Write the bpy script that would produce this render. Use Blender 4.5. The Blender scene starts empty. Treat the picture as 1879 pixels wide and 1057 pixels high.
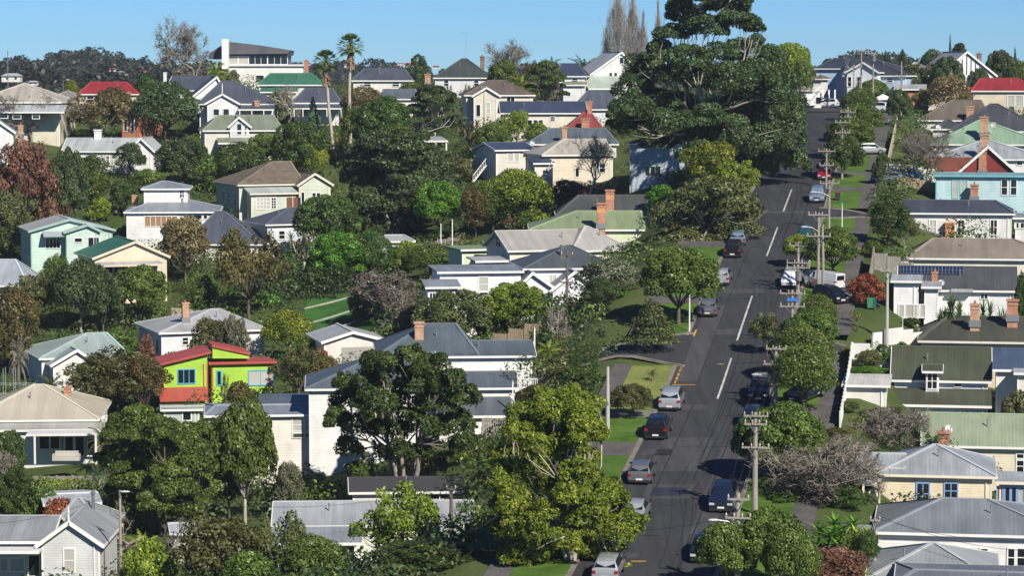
import bpy, math, random
import numpy as np
from mathutils import Vector
R = math.radians
HAZE = 0.0001
# ------------------------------------------------------------------ scene, camera, sky, sun
sc = bpy.context.scene
COL = sc.collection
F = 5000.0; CX = 939.5; CY = 528.5; CZ = 50.0
PITCH = math.atan((CY - 125.0) / F)
cam_d = bpy.data.cameras.new('camera'); cam = bpy.data.objects.new('camera', cam_d); COL.objects.link(cam)
cam_d.sensor_width = 36.0; cam_d.lens = 36.0 * F / 1879.0
cam_d.clip_start = 1.0; cam_d.clip_end = 30000.0
cam.location = (0, 0, CZ); cam.rotation_euler = (math.pi/2 - PITCH, 0, 0)
sc.camera = cam
SUN_EL = R(37.0); SUN_AZ = R(31.0)          # azimuth: to the right of straight behind the camera
sd = Vector((math.sin(SUN_AZ)*math.cos(SUN_EL), -math.cos(SUN_AZ)*math.cos(SUN_EL), math.sin(SUN_EL)))
sun_d = bpy.data.lights.new('sun', 'SUN'); sun_d.energy = 5.0; sun_d.angle = R(0.5); sun_d.color = (1.0, 0.93, 0.82)
sun = bpy.data.objects.new('sun', sun_d); COL.objects.link(sun)
sun.rotation_euler = sd.to_track_quat('Z', 'Y').to_euler()
sun.location = (60, -60, 160)
w = bpy.data.worlds.new('World'); sc.world = w; w.use_nodes = True
nt = w.node_tree; nt.nodes.clear()
sky = nt.nodes.new('ShaderNodeTexSky'); sky.sky_type = 'NISHITA'; sky.sun_disc = False
sky.sun_elevation = SUN_EL; sky.sun_rotation = math.atan2(sd.x, sd.y)
sky.air_density = 0.6; sky.dust_density = 0.0; sky.ozone_density = 4.0; sky.altitude = 200
hs = nt.nodes.new('ShaderNodeHueSaturation'); hs.inputs['Saturation'].default_value = 1.1
mx = nt.nodes.new('ShaderNodeMix'); mx.data_type = 'RGBA'; mx.blend_type = 'MULTIPLY'; mx.inputs[0].default_value = 1.0
mx.inputs[7].default_value = (0.54, 0.80, 1.06, 1)
bg = nt.nodes.new('ShaderNodeBackground'); bg.inputs[1].default_value = 0.068
wo = nt.nodes.new('ShaderNodeOutputWorld')
nt.links.new(sky.outputs[0], hs.inputs['Color']); nt.links.new(hs.outputs[0], mx.inputs[6])
nt.links.new(mx.outputs[2], bg.inputs[0]); nt.links.new(bg.outputs[0], wo.inputs[0])
sc.render.engine = 'CYCLES'
sc.view_settings.view_transform = 'Standard'; sc.view_settings.look = 'None'
sc.view_settings.exposure = 0.38; sc.view_settings.gamma = 1.0
sc.cycles.max_bounces = 5; sc.cycles.diffuse_bounces = 2; sc.cycles.glossy_bounces = 2
sc.cycles.transmission_bounces = 2; sc.cycles.transparent_max_bounces = 4; sc.cycles.volume_bounces = 0

# ------------------------------------------------------------------ pixel <-> world
cp, sp = math.cos(PITCH), math.sin(PITCH)
def at(px, py, D):
    u = (px - CX)/F; v = (CY - py)/F
    dy = cp + v*sp; dz = -sp + v*cp
    return Vector((u/dy*D, D, CZ + dz/dy*D))
def zat(py, D): return at(CX, py, D).z
def kx(px, py): return at(px, py, 1.0).x
def proj(P):
    x, y, z = P[0], P[1], P[2]-CZ
    d = y*cp - z*sp; up = y*sp + z*cp
    return CX + F*x/d, CY - F*up/d

# ------------------------------------------------------------------ mesh builder
class MB:
    def __init__(s): s.v = []; s.f = []; s.m = []; s.uv = []
    def face(s, pts, m=0, uv=None):
        i = len(s.v); s.v += [tuple(p) for p in pts]; s.f.append(tuple(range(i, i+len(pts)))); s.m.append(m)
        if uv is None: uv = [(0, 0)]*len(pts)
        s.uv += uv
    def plane(s, pts, m=0, hdir=None):
        """planar face with metric uv: u horizontal, v up the slope"""
        p = [Vector(q) for q in pts]
        n = (p[1]-p[0]).cross(p[2]-p[0])
        if n.length < 1e-6 and len(p) > 3: n = (p[2]-p[0]).cross(p[3]-p[0])
        n.normalize()
        h = Vector((-n.y, n.x, 0))
        if h.length < 1e-4: h = Vector((1, 0, 0))
        h.normalize(); t = n.cross(h)
        s.face(p, m, [(q.dot(h), q.dot(t)) for q in p])
    def box(s, a, b, m=0, fr=None):
        """box from corner a to corner b in frame fr (O,U,V)"""
        x0, y0, z0 = a; x1, y1, z1 = b
        c = [(x0,y0,z0),(x1,y0,z0),(x1,y1,z0),(x0,y1,z0),(x0,y0,z1),(x1,y0,z1),(x1,y1,z1),(x0,y1,z1)]
        if fr:
            O, U, V = fr; c = [O + U*x + V*y + Vector((0,0,z)) for x, y, z in c]
        for q in ((0,3,2,1),(4,5,6,7),(0,1,5,4),(1,2,6,5),(2,3,7,6),(3,0,4,7)): s.plane([c[i] for i in q], m)
    def bar(s, a, b, w, h=None, m=0):
        a = Vector(a); b = Vector(b); h = h or w
        d = (b-a).normalized(); up = Vector((0,0,1)) if abs(d.z) < .95 else Vector((1,0,0))
        x = d.cross(up).normalized(); y = x.cross(d).normalized()
        ra = [a + x*(i*w/2) + y*(j*h/2) for i, j in ((-1,-1),(1,-1),(1,1),(-1,1))]
        rb = [b + x*(i*w/2) + y*(j*h/2) for i, j in ((-1,-1),(1,-1),(1,1),(-1,1))]
        for k in range(4): s.face([ra[k], ra[(k+1)%4], rb[(k+1)%4], rb[k]], m)
        s.face(ra[::-1], m); s.face(rb, m)
    def tube(s, pts, rad, n=6, m=0, cap=True):
        pts = [Vector(p) for p in pts]; rings = []
        for i, p in enumerate(pts):
            d = (pts[min(i+1, len(pts)-1)] - pts[max(i-1, 0)])
            if d.length < 1e-6: d = Vector((0,0,1))
            d.normalize(); up = Vector((0,0,1)) if abs(d.z) < .9 else Vector((1,0,0))
            x = d.cross(up).normalized(); y = x.cross(d).normalized()
            r = rad[i] if hasattr(rad, '__len__') else rad
            rings.append([p + (x*math.cos(2*math.pi*k/n) + y*math.sin(2*math.pi*k/n))*r for k in range(n)])
        base = len(s.v)
        for ring in rings: s.v += [tuple(q) for q in ring]
        for i in range(len(rings)-1):
            for k in range(n):
                s.f.append((base+i*n+k, base+i*n+(k+1)%n, base+(i+1)*n+(k+1)%n, base+(i+1)*n+k)); s.m.append(m); s.uv += [(0,0)]*4
        if cap:
            s.f.append(tuple(base+(len(rings)-1)*n+k for k in range(n))); s.m.append(m); s.uv += [(0,0)]*n
            s.f.append(tuple(base+k for k in range(n))[::-1]); s.m.append(m); s.uv += [(0,0)]*n
    def cyl(s, c, r, h, n=12, m=0, axis='z', r2=None):
        c = Vector(c); a = {'z':Vector((0,0,1)),'x':Vector((1,0,0)),'y':Vector((0,1,0))}[axis]
        s.tube([c, c+a*h], [r, r if r2 is None else r2], n, m)
    def ball(s, c, r, n=8, m=0):
        c = Vector(c); rr = r if hasattr(r, '__len__') else (r, r, r); k = n//2
        for i in range(k):
            t0 = math.pi*i/k; t1 = math.pi*(i+1)/k
            for j in range(n):
                p0 = 2*math.pi*j/n; p1 = 2*math.pi*(j+1)/n
                q = [(math.sin(t)*math.cos(p)*rr[0]+c.x, math.sin(t)*math.sin(p)*rr[1]+c.y, math.cos(t)*rr[2]+c.z) for t, p in ((t0,p0),(t1,p0),(t1,p1),(t0,p1))]
                if i == 0: q = q[:3]
                elif i == k-1: q = [q[0], q[1], q[3]]
                s.face(q, m)
    def mesh(s, name, mats, smooth=False):
        me = bpy.data.meshes.new(name); me.from_pydata(s.v, [], s.f)
        uvl = me.uv_layers.new(name='UVMap')
        if len(s.uv) == len(me.loops): uvl.data.foreach_set('uv', np.array(s.uv, dtype='f').ravel())
        for m in mats: me.materials.append(m)
        if len(mats) > 1: me.polygons.foreach_set('material_index', s.m)
        if smooth: me.polygons.foreach_set('use_smooth', [True]*len(me.polygons))
        me.update(); return me
    def build(s, name, mats, parent=None, smooth=False):
        if not isinstance(mats, (list, tuple)): mats = [mats]
        o = bpy.data.objects.new(name, s.mesh(name, mats, smooth)); COL.objects.link(o)
        if parent: o.parent = parent
        return o
LABELS = {}
def tag(o, label=None, cat=None, group=None, kind=None):
    if label:
        o['label'] = label
        if cat: LABELS.setdefault(label, []).append(o.name)
    if cat: o['category'] = cat
    if group: o['group'] = group
    if kind: o['kind'] = kind
    return o
def empty(name, loc=(0,0,0), rz=0):
    o = bpy.data.objects.new(name, None); COL.objects.link(o); o.location = loc; o.rotation_euler = (0,0,rz); o.empty_display_size = .5
    return o
def copy_tree(o, parent=None):
    c = o.copy(); COL.objects.link(c)
    if parent: c.parent = parent
    for ch in o.children: copy_tree(ch, c)
    return c

# ------------------------------------------------------------------ materials
MATS = {}
def new_mat(name):
    m = bpy.data.materials.new(name); m.use_nodes = True; n = m.node_tree
    b = n.nodes['Principled BSDF']; return m, n, b
def N(n, t, **k):
    x = n.nodes.new(t)
    for a, v in k.items():
        if hasattr(x, a): setattr(x, a, v)
        else: x.inputs[a].default_value = v
    return x
def rgb(c): return (c[0], c[1], c[2], 1)
def noisy(n, src, scale, lo, hi, detail=4, rough=.6, vec_scale=None, coord='Object', dist=0):
    tc = N(n, 'ShaderNodeTexCoord'); mp = N(n, 'ShaderNodeMapping')
    n.links.new(tc.outputs[coord], mp.inputs[0])
    if vec_scale: mp.inputs['Scale'].default_value = vec_scale
    t = N(n, 'ShaderNodeTexNoise'); t.inputs['Scale'].default_value = scale; t.inputs['Detail'].default_value = detail
    t.inputs['Roughness'].default_value = rough; t.inputs['Distortion'].default_value = dist
    n.links.new(mp.outputs[0], t.inputs['Vector'])
    mr = N(n, 'ShaderNodeMapRange'); mr.inputs[1].default_value = .3; mr.inputs[2].default_value = .7
    mr.inputs[3].default_value = lo; mr.inputs[4].default_value = hi
    n.links.new(t.outputs[0], mr.inputs[0]); return mr
def mulc(n, col, fac):
    m = N(n, 'ShaderNodeMix', data_type='RGBA', blend_type='MULTIPLY'); m.inputs[0].default_value = 1
    if hasattr(col, 'is_linked') or not isinstance(col, tuple): n.links.new(col, m.inputs[6])
    else: m.inputs[6].default_value = col
    cb = N(n, 'ShaderNodeCombineColor')
    for i in range(3): n.links.new(fac, cb.inputs[i])
    n.links.new(cb.outputs[0], m.inputs[7]); return m.outputs[2]
def bump(n, b, h, strength, dist=.05):
    bp = N(n, 'ShaderNodeBump'); bp.inputs['Strength'].default_value = strength; bp.inputs['Distance'].default_value = dist
    n.links.new(h, bp.inputs['Height']); n.links.new(bp.outputs[0], b.inputs['Normal'])
def paint(c, rough=.55, vary=.12):
    k = ('paint', c, rough)
    if k in MATS: return MATS[k]
    m, n, b = new_mat('paint'); mr = noisy(n, None, .7, 1-vary, 1.04, 5)
    n.links.new(mulc(n, rgb(c), mr.outputs[0]), b.inputs['Base Color']); b.inputs['Roughness'].default_value = rough
    MATS[k] = m; return m
def boards(c, period=.19, stain=.22):
    """painted weatherboards: laps as bump along z, light weather stains"""
    k = ('boards', c, period)
    if k in MATS: return MATS[k]
    m, n, b = new_mat('weatherboard')
    mr = noisy(n, None, .55, 1-stain, 1.03, 6, .65)
    ms = noisy(n, None, 1.2, .93, 1.03, 4, .6, (1.4, 1.4, .12))
    col = mulc(n, mulc(n, rgb(c), mr.outputs[0]), ms.outputs[0])
    n.links.new(col, b.inputs['Base Color']); b.inputs['Roughness'].default_value = .6
    tc = N(n, 'ShaderNodeTexCoord'); sx = N(n, 'ShaderNodeSeparateXYZ'); n.links.new(tc.outputs['Object'], sx.inputs[0])
    mu = N(n, 'ShaderNodeMath', operation='MULTIPLY'); mu.inputs[1].default_value = 1/period
    fr = N(n, 'ShaderNodeMath', operation='FRACT'); n.links.new(sx.outputs[2], mu.inputs[0]); n.links.new(mu.outputs[0], fr.inputs[0])
    iv = N(n, 'ShaderNodeMath', operation='SUBTRACT'); iv.inputs[0].default_value = 1; n.links.new(fr.outputs[0], iv.inputs[1])
    bump(n, b, iv.outputs[0], .8, .035)
    MATS[k] = m; return m
def iron(c, rough=.5, streak=.22, rib=.12, rust=0.0):
    """corrugated or folded metal roof, ribs run down the slope"""
    k = ('iron', c, rough, streak, rust)
    if k in MATS: return MATS[k]
    m, n, b = new_mat('roof_metal')
    a = noisy(n, None, 1.3, 1-streak, 1+streak*.45, 5, .65, (1.0, .10, 1), 'UV')
    l = noisy(n, None, .22, 1-streak*.7, 1+streak*.5, 3, .5, None, 'UV')
    col = mulc(n, mulc(n, rgb(c), a.outputs[0]), l.outputs[0])
    # sheets of slightly different age
    tc = N(n, 'ShaderNodeTexCoord'); sx = N(n, 'ShaderNodeSeparateXYZ'); n.links.new(tc.outputs['UV'], sx.inputs[0])
    fl = N(n, 'ShaderNodeMath', operation='FLOOR'); mu = N(n, 'ShaderNodeMath', operation='MULTIPLY'); mu.inputs[1].default_value = 1/.76
    n.links.new(sx.outputs[0], mu.inputs[0]); n.links.new(mu.outputs[0], fl.inputs[0])
    wn = N(n, 'ShaderNodeTexWhiteNoise', noise_dimensions='1D'); n.links.new(fl.outputs[0], wn.inputs['W'])
    mr = N(n, 'ShaderNodeMapRange'); mr.inputs[3].default_value = .93; mr.inputs[4].default_value = 1.05; n.links.new(wn.outputs[0], mr.inputs[0])
    col = mulc(n, col, mr.outputs[0])
    if rust:
        r = noisy(n, None, .9, 0, 1, 8, .75, (1, .25, 1), 'UV')
        rp = N(n, 'ShaderNodeMapRange'); rp.inputs[1].default_value = 1-rust; rp.inputs[2].default_value = min(1, 1.15-rust); n.links.new(r.outputs[0], rp.inputs[0])
        x = N(n, 'ShaderNodeMix', data_type='RGBA'); n.links.new(rp.outputs[0], x.inputs[0]); n.links.new(col, x.inputs[6]); x.inputs[7].default_value = (.16, .055, .025, 1)
        col = x.outputs[2]
    n.links.new(col, b.inputs['Base Color']); b.inputs['Roughness'].default_value = rough
    b.inputs['Specular IOR Level'].default_value = .35
    ml = N(n, 'ShaderNodeMath', operation='MULTIPLY'); ml.inputs[1].default_value = 2*math.pi/.3; n.links.new(sx.outputs[0], ml.inputs[0])
    sn = N(n, 'ShaderNodeMath', operation='SINE'); n.links.new(ml.outputs[0], sn.inputs[0])
    bump(n, b, sn.outputs[0], rib, .03)
    MATS[k] = m; return m
def tiles(c, rough=.8):
    k = ('tiles', c)
    if k in MATS: return MATS[k]
    m, n, b = new_mat('roof_tile')
    tc = N(n, 'ShaderNodeTexCoord'); br = N(n, 'ShaderNodeTexBrick'); n.links.new(tc.outputs['UV'], br.inputs[0])
    br.inputs['Scale'].default_value = 1; br.inputs['Brick Width'].default_value = .9; br.inputs['Row Height'].default_value = .38; br.inputs['Mortar Size'].default_value = .02
    br.inputs['Color1'].default_value = rgb(c); br.inputs['Color2'].default_value = rgb([x*.78 for x in c]); br.inputs['Mortar'].default_value = rgb([x*.7 for x in c])
    a = noisy(n, None, .8, .6, 1.2, 6, .7, None, 'UV')
    n.links.new(mulc(n, br.outputs[0], a.outputs[0]), b.inputs['Base Color']); b.inputs['Roughness'].default_value = rough
    bump(n, b, br.outputs[1], -.4, .03)
    MATS[k] = m; return m
def brick(c=(.36,.13,.06), c2=(.46,.22,.11)):
    k = ('brick', c, c2)
    if k in MATS: return MATS[k]
    m, n, b = new_mat('brick')
    tc = N(n, 'ShaderNodeTexCoord'); br = N(n, 'ShaderNodeTexBrick'); n.links.new(tc.outputs['UV'], br.inputs[0])
    br.inputs['Scale'].default_value = 1; br.inputs['Brick Width'].default_value = .24; br.inputs['Row Height'].default_value = .09; br.inputs['Mortar Size'].default_value = .012
    br.inputs['Color1'].default_value = rgb(c); br.inputs['Color2'].default_value = rgb(c2); br.inputs['Mortar'].default_value = (.35,.3,.25,1)
    a = noisy(n, None, 1.6, .65, 1.15, 5, .7)
    n.links.new(mulc(n, br.outputs[0], a.outputs[0]), b.inputs['Base Color']); b.inputs['Roughness'].default_value = .9
    bump(n, b, br.outputs[1], -.4, .02)
    MATS[k] = m; return m
def wood(c=(.2,.16,.12), vs=(6, 6, .5)):
    k = ('wood', c)
    if k in MATS: return MATS[k]
    m, n, b = new_mat('weathered_wood'); a = noisy(n, None, 1.5, .65, 1.25, 6, .7, vs)
    n.links.new(mulc(n, rgb(c), a.outputs[0]), b.inputs['Base Color']); b.inputs['Roughness'].default_value = .85
    MATS[k] = m; return m
def simple(name, c, rough=.5, metal=0, spec=.5, coat=0):
    k = ('simple', name)
    if k in MATS: return MATS[k]
    m, n, b = new_mat(name); b.inputs['Base Color'].default_value = rgb(c); b.inputs['Roughness'].default_value = rough
    b.inputs['Metallic'].default_value = metal; b.inputs['Specular IOR Level'].default_value = spec; b.inputs['Coat Weight'].default_value = coat
    MATS[k] = m; return m
GLASS = simple('window_glass', (.012,.016,.02), .08, 0, .6)
CURT = paint((.42,.42,.38), .5)
WHITE = paint((.74,.74,.71), .5, .08)
def ground_mat(name, c1, c2, scale=.35, rough=.95, bs=.4, c3=None):
    m, n, b = new_mat(name)
    tc = N(n, 'ShaderNodeTexCoord')
    t = N(n, 'ShaderNodeTexNoise'); t.inputs['Scale'].default_value = scale; t.inputs['Detail'].default_value = 8; t.inputs['Roughness'].default_value = .65
    n.links.new(tc.outputs['Object'], t.inputs['Vector'])
    cr = N(n, 'ShaderNodeValToRGB'); cr.color_ramp.elements[0].position = .38; cr.color_ramp.elements[1].position = .62
    cr.color_ramp.elements[0].color = rgb(c1); cr.color_ramp.elements[1].color = rgb(c2)
    if c3: e = cr.color_ramp.elements.new(.75); e.color = rgb(c3)
    n.links.new(t.outputs[0], cr.inputs[0])
    t2 = noisy(n, None, 3.5, .7, 1.2, 5, .8)
    n.links.new(mulc(n, cr.outputs[0], t2.outputs[0]), b.inputs['Base Color']); b.inputs['Roughness'].default_value = rough
    b.inputs['Specular IOR Level'].default_value = .2
    bump(n, b, t2.outputs[0], bs, .1)
    return m
# ------------------------------------------------------------------ terrain model
ROADP = [(100,38.2),(150,35.4),(178,33.2),(200,31.6),(234,28.5),(266,23.9),(283,21.7),(310,18.6),(335,15.6),(362,12.8),(400,9.8),(425,8.1),(455,6.9),(475,6.5),(520,8.5)]
_ry = np.array([p[0] for p in ROADP], float); _rz = CZ - np.array([p[1] for p in ROADP], float)
def smooth_interp(y):
    acc = 0
    for k in (-6,-3,0,3,6): acc = acc + np.interp(np.asarray(y, float)+k, _ry, _rz)
    return acc/5
def zroad(y): return smooth_interp(y)
RDX = .1615
def xroad(y): return RDX*y - 20.0
COSR = 1/math.sqrt(1+RDX*RDX)
def roff(x, y): return (x - xroad(y))*COSR
CTRL = []      # (x, y, z)
def ctl(px, py, D): p = at(px, py, D); CTRL.append((p.x, p.y, p.z))
for a in [(740,912,232),(560,895,240),(640,1062,215),(125,1065,212),(640,700,292),(150,705,298),(350,650,312),(630,612,322),
          (1000,652,262),(1000,585,285),(900,505,312),(620,520,350),(200,520,355),(130,485,372),(520,420,388),(320,445,372),(820,440,350),
          (960,345,392),(1060,342,380),(1200,352,366),(200,312,430),(450,300,430),(60,262,445),(330,262,450),(640,290,430),(850,235,460),
          (1000,255,440),(600,180,500),(400,165,505),(850,165,500),(1100,165,490),(200,210,480),(40,225,450),(1450,165,500),(300,760,275),
          (880,1062,205),(1000,1062,196),(300,1062,210),(20,560,338),(1700,960,203),(1850,1070,180),(1570,172,478),(1850,172,505),(1750,178,490),(1300,200,450),(250,560,335),
          (700,560,330),(800,610,305),(480,470,365),(700,380,385)]: ctl(*a)
for y in range(150, 521, 20):
    for o in (-9, 0, 9): CTRL.append((xroad(y)+o, y, float(zroad(y))))
TP = {}; STREETS = []
def solve_terrain(lam=25.0):
    P = np.array(CTRL, float); n = len(P); X = P[:, :2]
    d = np.sqrt(((X[:,None]-X[None])**2).sum(2)); K = np.where(d > 0, d*d*np.log(d+1e-9), 0)
    A = np.zeros((n+3, n+3)); A[:n,:n] = K + lam*np.eye(n)*10; A[:n,n] = 1; A[:n,n+1:] = X; A[n,:n] = 1; A[n+1:,:n] = X.T
    w_ = np.linalg.solve(A, np.concatenate([P[:,2], [0,0,0]])); TP['X'] = X; TP['w'] = w_
def sstep(a, b, x): t = np.clip((x-a)/(b-a), 0, 1); return t*t*(3-2*t)
def gzn(x, y):
    x = np.asarray(x, float); y = np.asarray(y, float); sh = x.shape
    xf = x.ravel(); yf = y.ravel(); xc = np.clip(xf, -100, 100); yc = np.clip(yf, 165, 520)
    X = TP['X']; w_ = TP['w']; n = len(X); z = w_[n] + w_[n+1]*xc + w_[n+2]*yc
    for i in range(0, len(xf), 4000):
        s = slice(i, i+4000)
        d2 = (xc[s,None]-X[None,:,0])**2 + (yc[s,None]-X[None,:,1])**2
        z[s] += (np.where(d2 > 0, .5*d2*np.log(d2+1e-9), 0))@w_[:n]
    far = CZ - 14 - (yf-560)*.035
    z = z + (far - z)*sstep(515, 640, yf)
    near = CZ - 38.5
    z = z + (near - z)*sstep(0, 1, np.clip((165-yf)/60, 0, 1))
    r = np.abs((xf-(RDX*yf-20))*COSR); k = (1-sstep(10.6, 19, r))*(1-sstep(470, 500, yf))
    z = z + (zroad(yf) - z)*k
    for st in STREETS:
        xs_, zs_, fy, w0, sd_ = st; yc = fy(xf); ins = (xf >= xs_[0]) & (xf <= xs_[-1]); kk = (1-sstep(w0, w0+5, np.abs(yf-yc)))*ins*np.clip((np.minimum(xf-xs_[0], 99))/3, 0, 1) if st[4] < 0 else (1-sstep(w0, w0+5, np.abs(yf-yc)))*ins*np.clip((xs_[-1]-xf)/3, 0, 1)
        z = z + (np.interp(xf, xs_, zs_) - z)*kk*sstep(5.5, 11.5, r)
    return z.reshape(sh)
def add_street(xa, xb, fy, w0, side):
    xs_ = np.arange(xa, xb+.1, 1.5); z = gzn(xs_, fy(xs_)); zz = z.copy()
    for i in range(len(z)): zz[i] = z[max(0,i-3):i+4].mean()
    STREETS.append((xs_, zz, fy, w0, side))
def gz(x, y): return float(gzn(np.array([x]), np.array([y]))[0])
def hit(px, py, d0=150, d1=560):
    """distance at which the ray through a photo pixel meets the ground"""
    D = np.arange(d0, d1, 1.5); k = at(px, py, 1.0)
    x = k.x*D; z = CZ + (k.z-CZ)*D; g = gzn(x, D); below = np.nonzero(z <= g)[0]
    if len(below) == 0: return d1
    i = below[0]
    return float(D[i]) if i == 0 else float(D[i-1] + 1.5*(z[i-1]-g[i-1])/max(1e-6, (z[i-1]-g[i-1])-(z[i]-g[i])))
def hitp(px, py, dz=0): D = hit(px, py); p = at(px, py, D); return Vector((p.x, p.y, gz(p.x, p.y)+dz))

def build_ground():
    xs = np.concatenate([[-6000,-3000,-1500,-800,-400,-260,-200], np.arange(-160, 161, 2.5), [200,260,400,800,1500,3000,6000]])
    ys = np.concatenate([[-200,-60,20,80,110,130], np.arange(145, 560, 2.5), [580,620,700,850,1100,1500,2200,3500,6000,10000,16000]])
    gx, gy = np.meshgrid(xs, ys); z = gzn(gx, gy)
    z += np.where((gy > 150) & (gy < 540), .12*np.sin(gx*1.3+gy*.7)*np.sin(gy*.9), 0)*sstep(11, 15, np.abs((gx-(RDX*gy-20))*COSR))
    far = CZ - 14 - (640-560)*.035
    z = np.where(gy > 700, -6.0, z); z = np.where((gy > 1500), -10, z)
    z = np.where(gy < 60, 6, z)
    z = z - .16*(1-sstep(10.2, 10.9, np.abs((gx-(RDX*gy-20))*COSR)))   # cut under the road, verges and footpaths
    nx, ny = len(xs), len(ys)
    v = np.stack([gx.ravel(), gy.ravel(), z.ravel()], 1)
    idx = np.arange(nx*ny).reshape(ny, nx)
    f = np.stack([idx[:-1,:-1], idx[:-1,1:], idx[1:,1:], idx[1:,:-1]], 2).reshape(-1, 4)
    me = bpy.data.meshes.new('ground'); me.from_pydata(v.tolist(), [], f.tolist()); me.polygons.foreach_set('use_smooth', [True]*len(f))
    me.materials.append(ground_mat('ground', (.045,.075,.018), (.085,.11,.032), .12, c3=(.09,.15,.03)))
    o = bpy.data.objects.new('ground', me); COL.objects.link(o); tag(o, kind='structure')

def strip(name, o1, o2, dz, mat, y0=120, y1=500, step=2.5, skip=(), thick=0):
    """a ribbon along the road between offsets o1..o2 (metres right of the centre line)"""
    mb = MB(); ys = np.array(sorted(set([float(y) for y in np.arange(y0, y1+.1, step)] + [float(q) for s_ in skip for q in s_ if y0 < q < y1] + [float(y1)])))
    for a, b in zip(ys[:-1], ys[1:]):
        if any(s0 <= (a+b)/2 <= s1 for s0, s1 in skip): continue
        q = []
        for y, o_ in ((a,o1),(a,o2),(b,o2),(b,o1)):
            q.append(Vector((xroad(y)+o_/COSR, y, float(zroad(y))+dz)))
        mb.plane(q)
        if thick:
            for i, j in ((0,3),(2,1)):
                mb.plane([q[i], q[j], q[j]-Vector((0,0,thick)), q[i]-Vector((0,0,thick))])
    o = mb.build(name, mat); tag(o, kind='structure'); return o
def side_strip(name, pts, wd, dz, mat, z0=None, kerb=None, flare=0):
    """a road or path through ground points; pts are world (x,y)"""
    mb = MB(); P = [Vector((a, b, 0)) for a, b in pts]; fine = []
    for a, b in zip(P[:-1], P[1:]):
        k = max(1, int((b-a).length/1.5)); fine += [a.lerp(b, i/k) for i in range(k)]
    fine.append(P[-1]); L = []; Rr = []
    for i, p in enumerate(fine):
        d = (fine[min(i+1, len(fine)-1)] - fine[max(i-1, 0)]).normalized(); nn = Vector((d.y, -d.x, 0))
        zc = gz(p.x, p.y)
        for lst, sg in ((L, -1), (Rr, 1)):
            q = p + nn*(sg*(wd/2 + flare*math.exp(-i/2.2))); lst.append(Vector((q.x, q.y, gz(q.x, q.y)+dz)))
    for i in range(len(fine)-1): mb.plane([L[i], Rr[i], Rr[i+1], L[i+1]][::-1])
    o = mb.build(name, mat); tag(o, kind='structure')
    if kerb:
        kb = MB()
        for E in (L, Rr):
            for a, b in zip(E[:-1], E[1:]): kb.bar(a+Vector((0,0,.03)), b+Vector((0,0,.03)), .3, .2)
        tag(kb.build('kerb', kerb), kind='structure')
    return o

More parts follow.
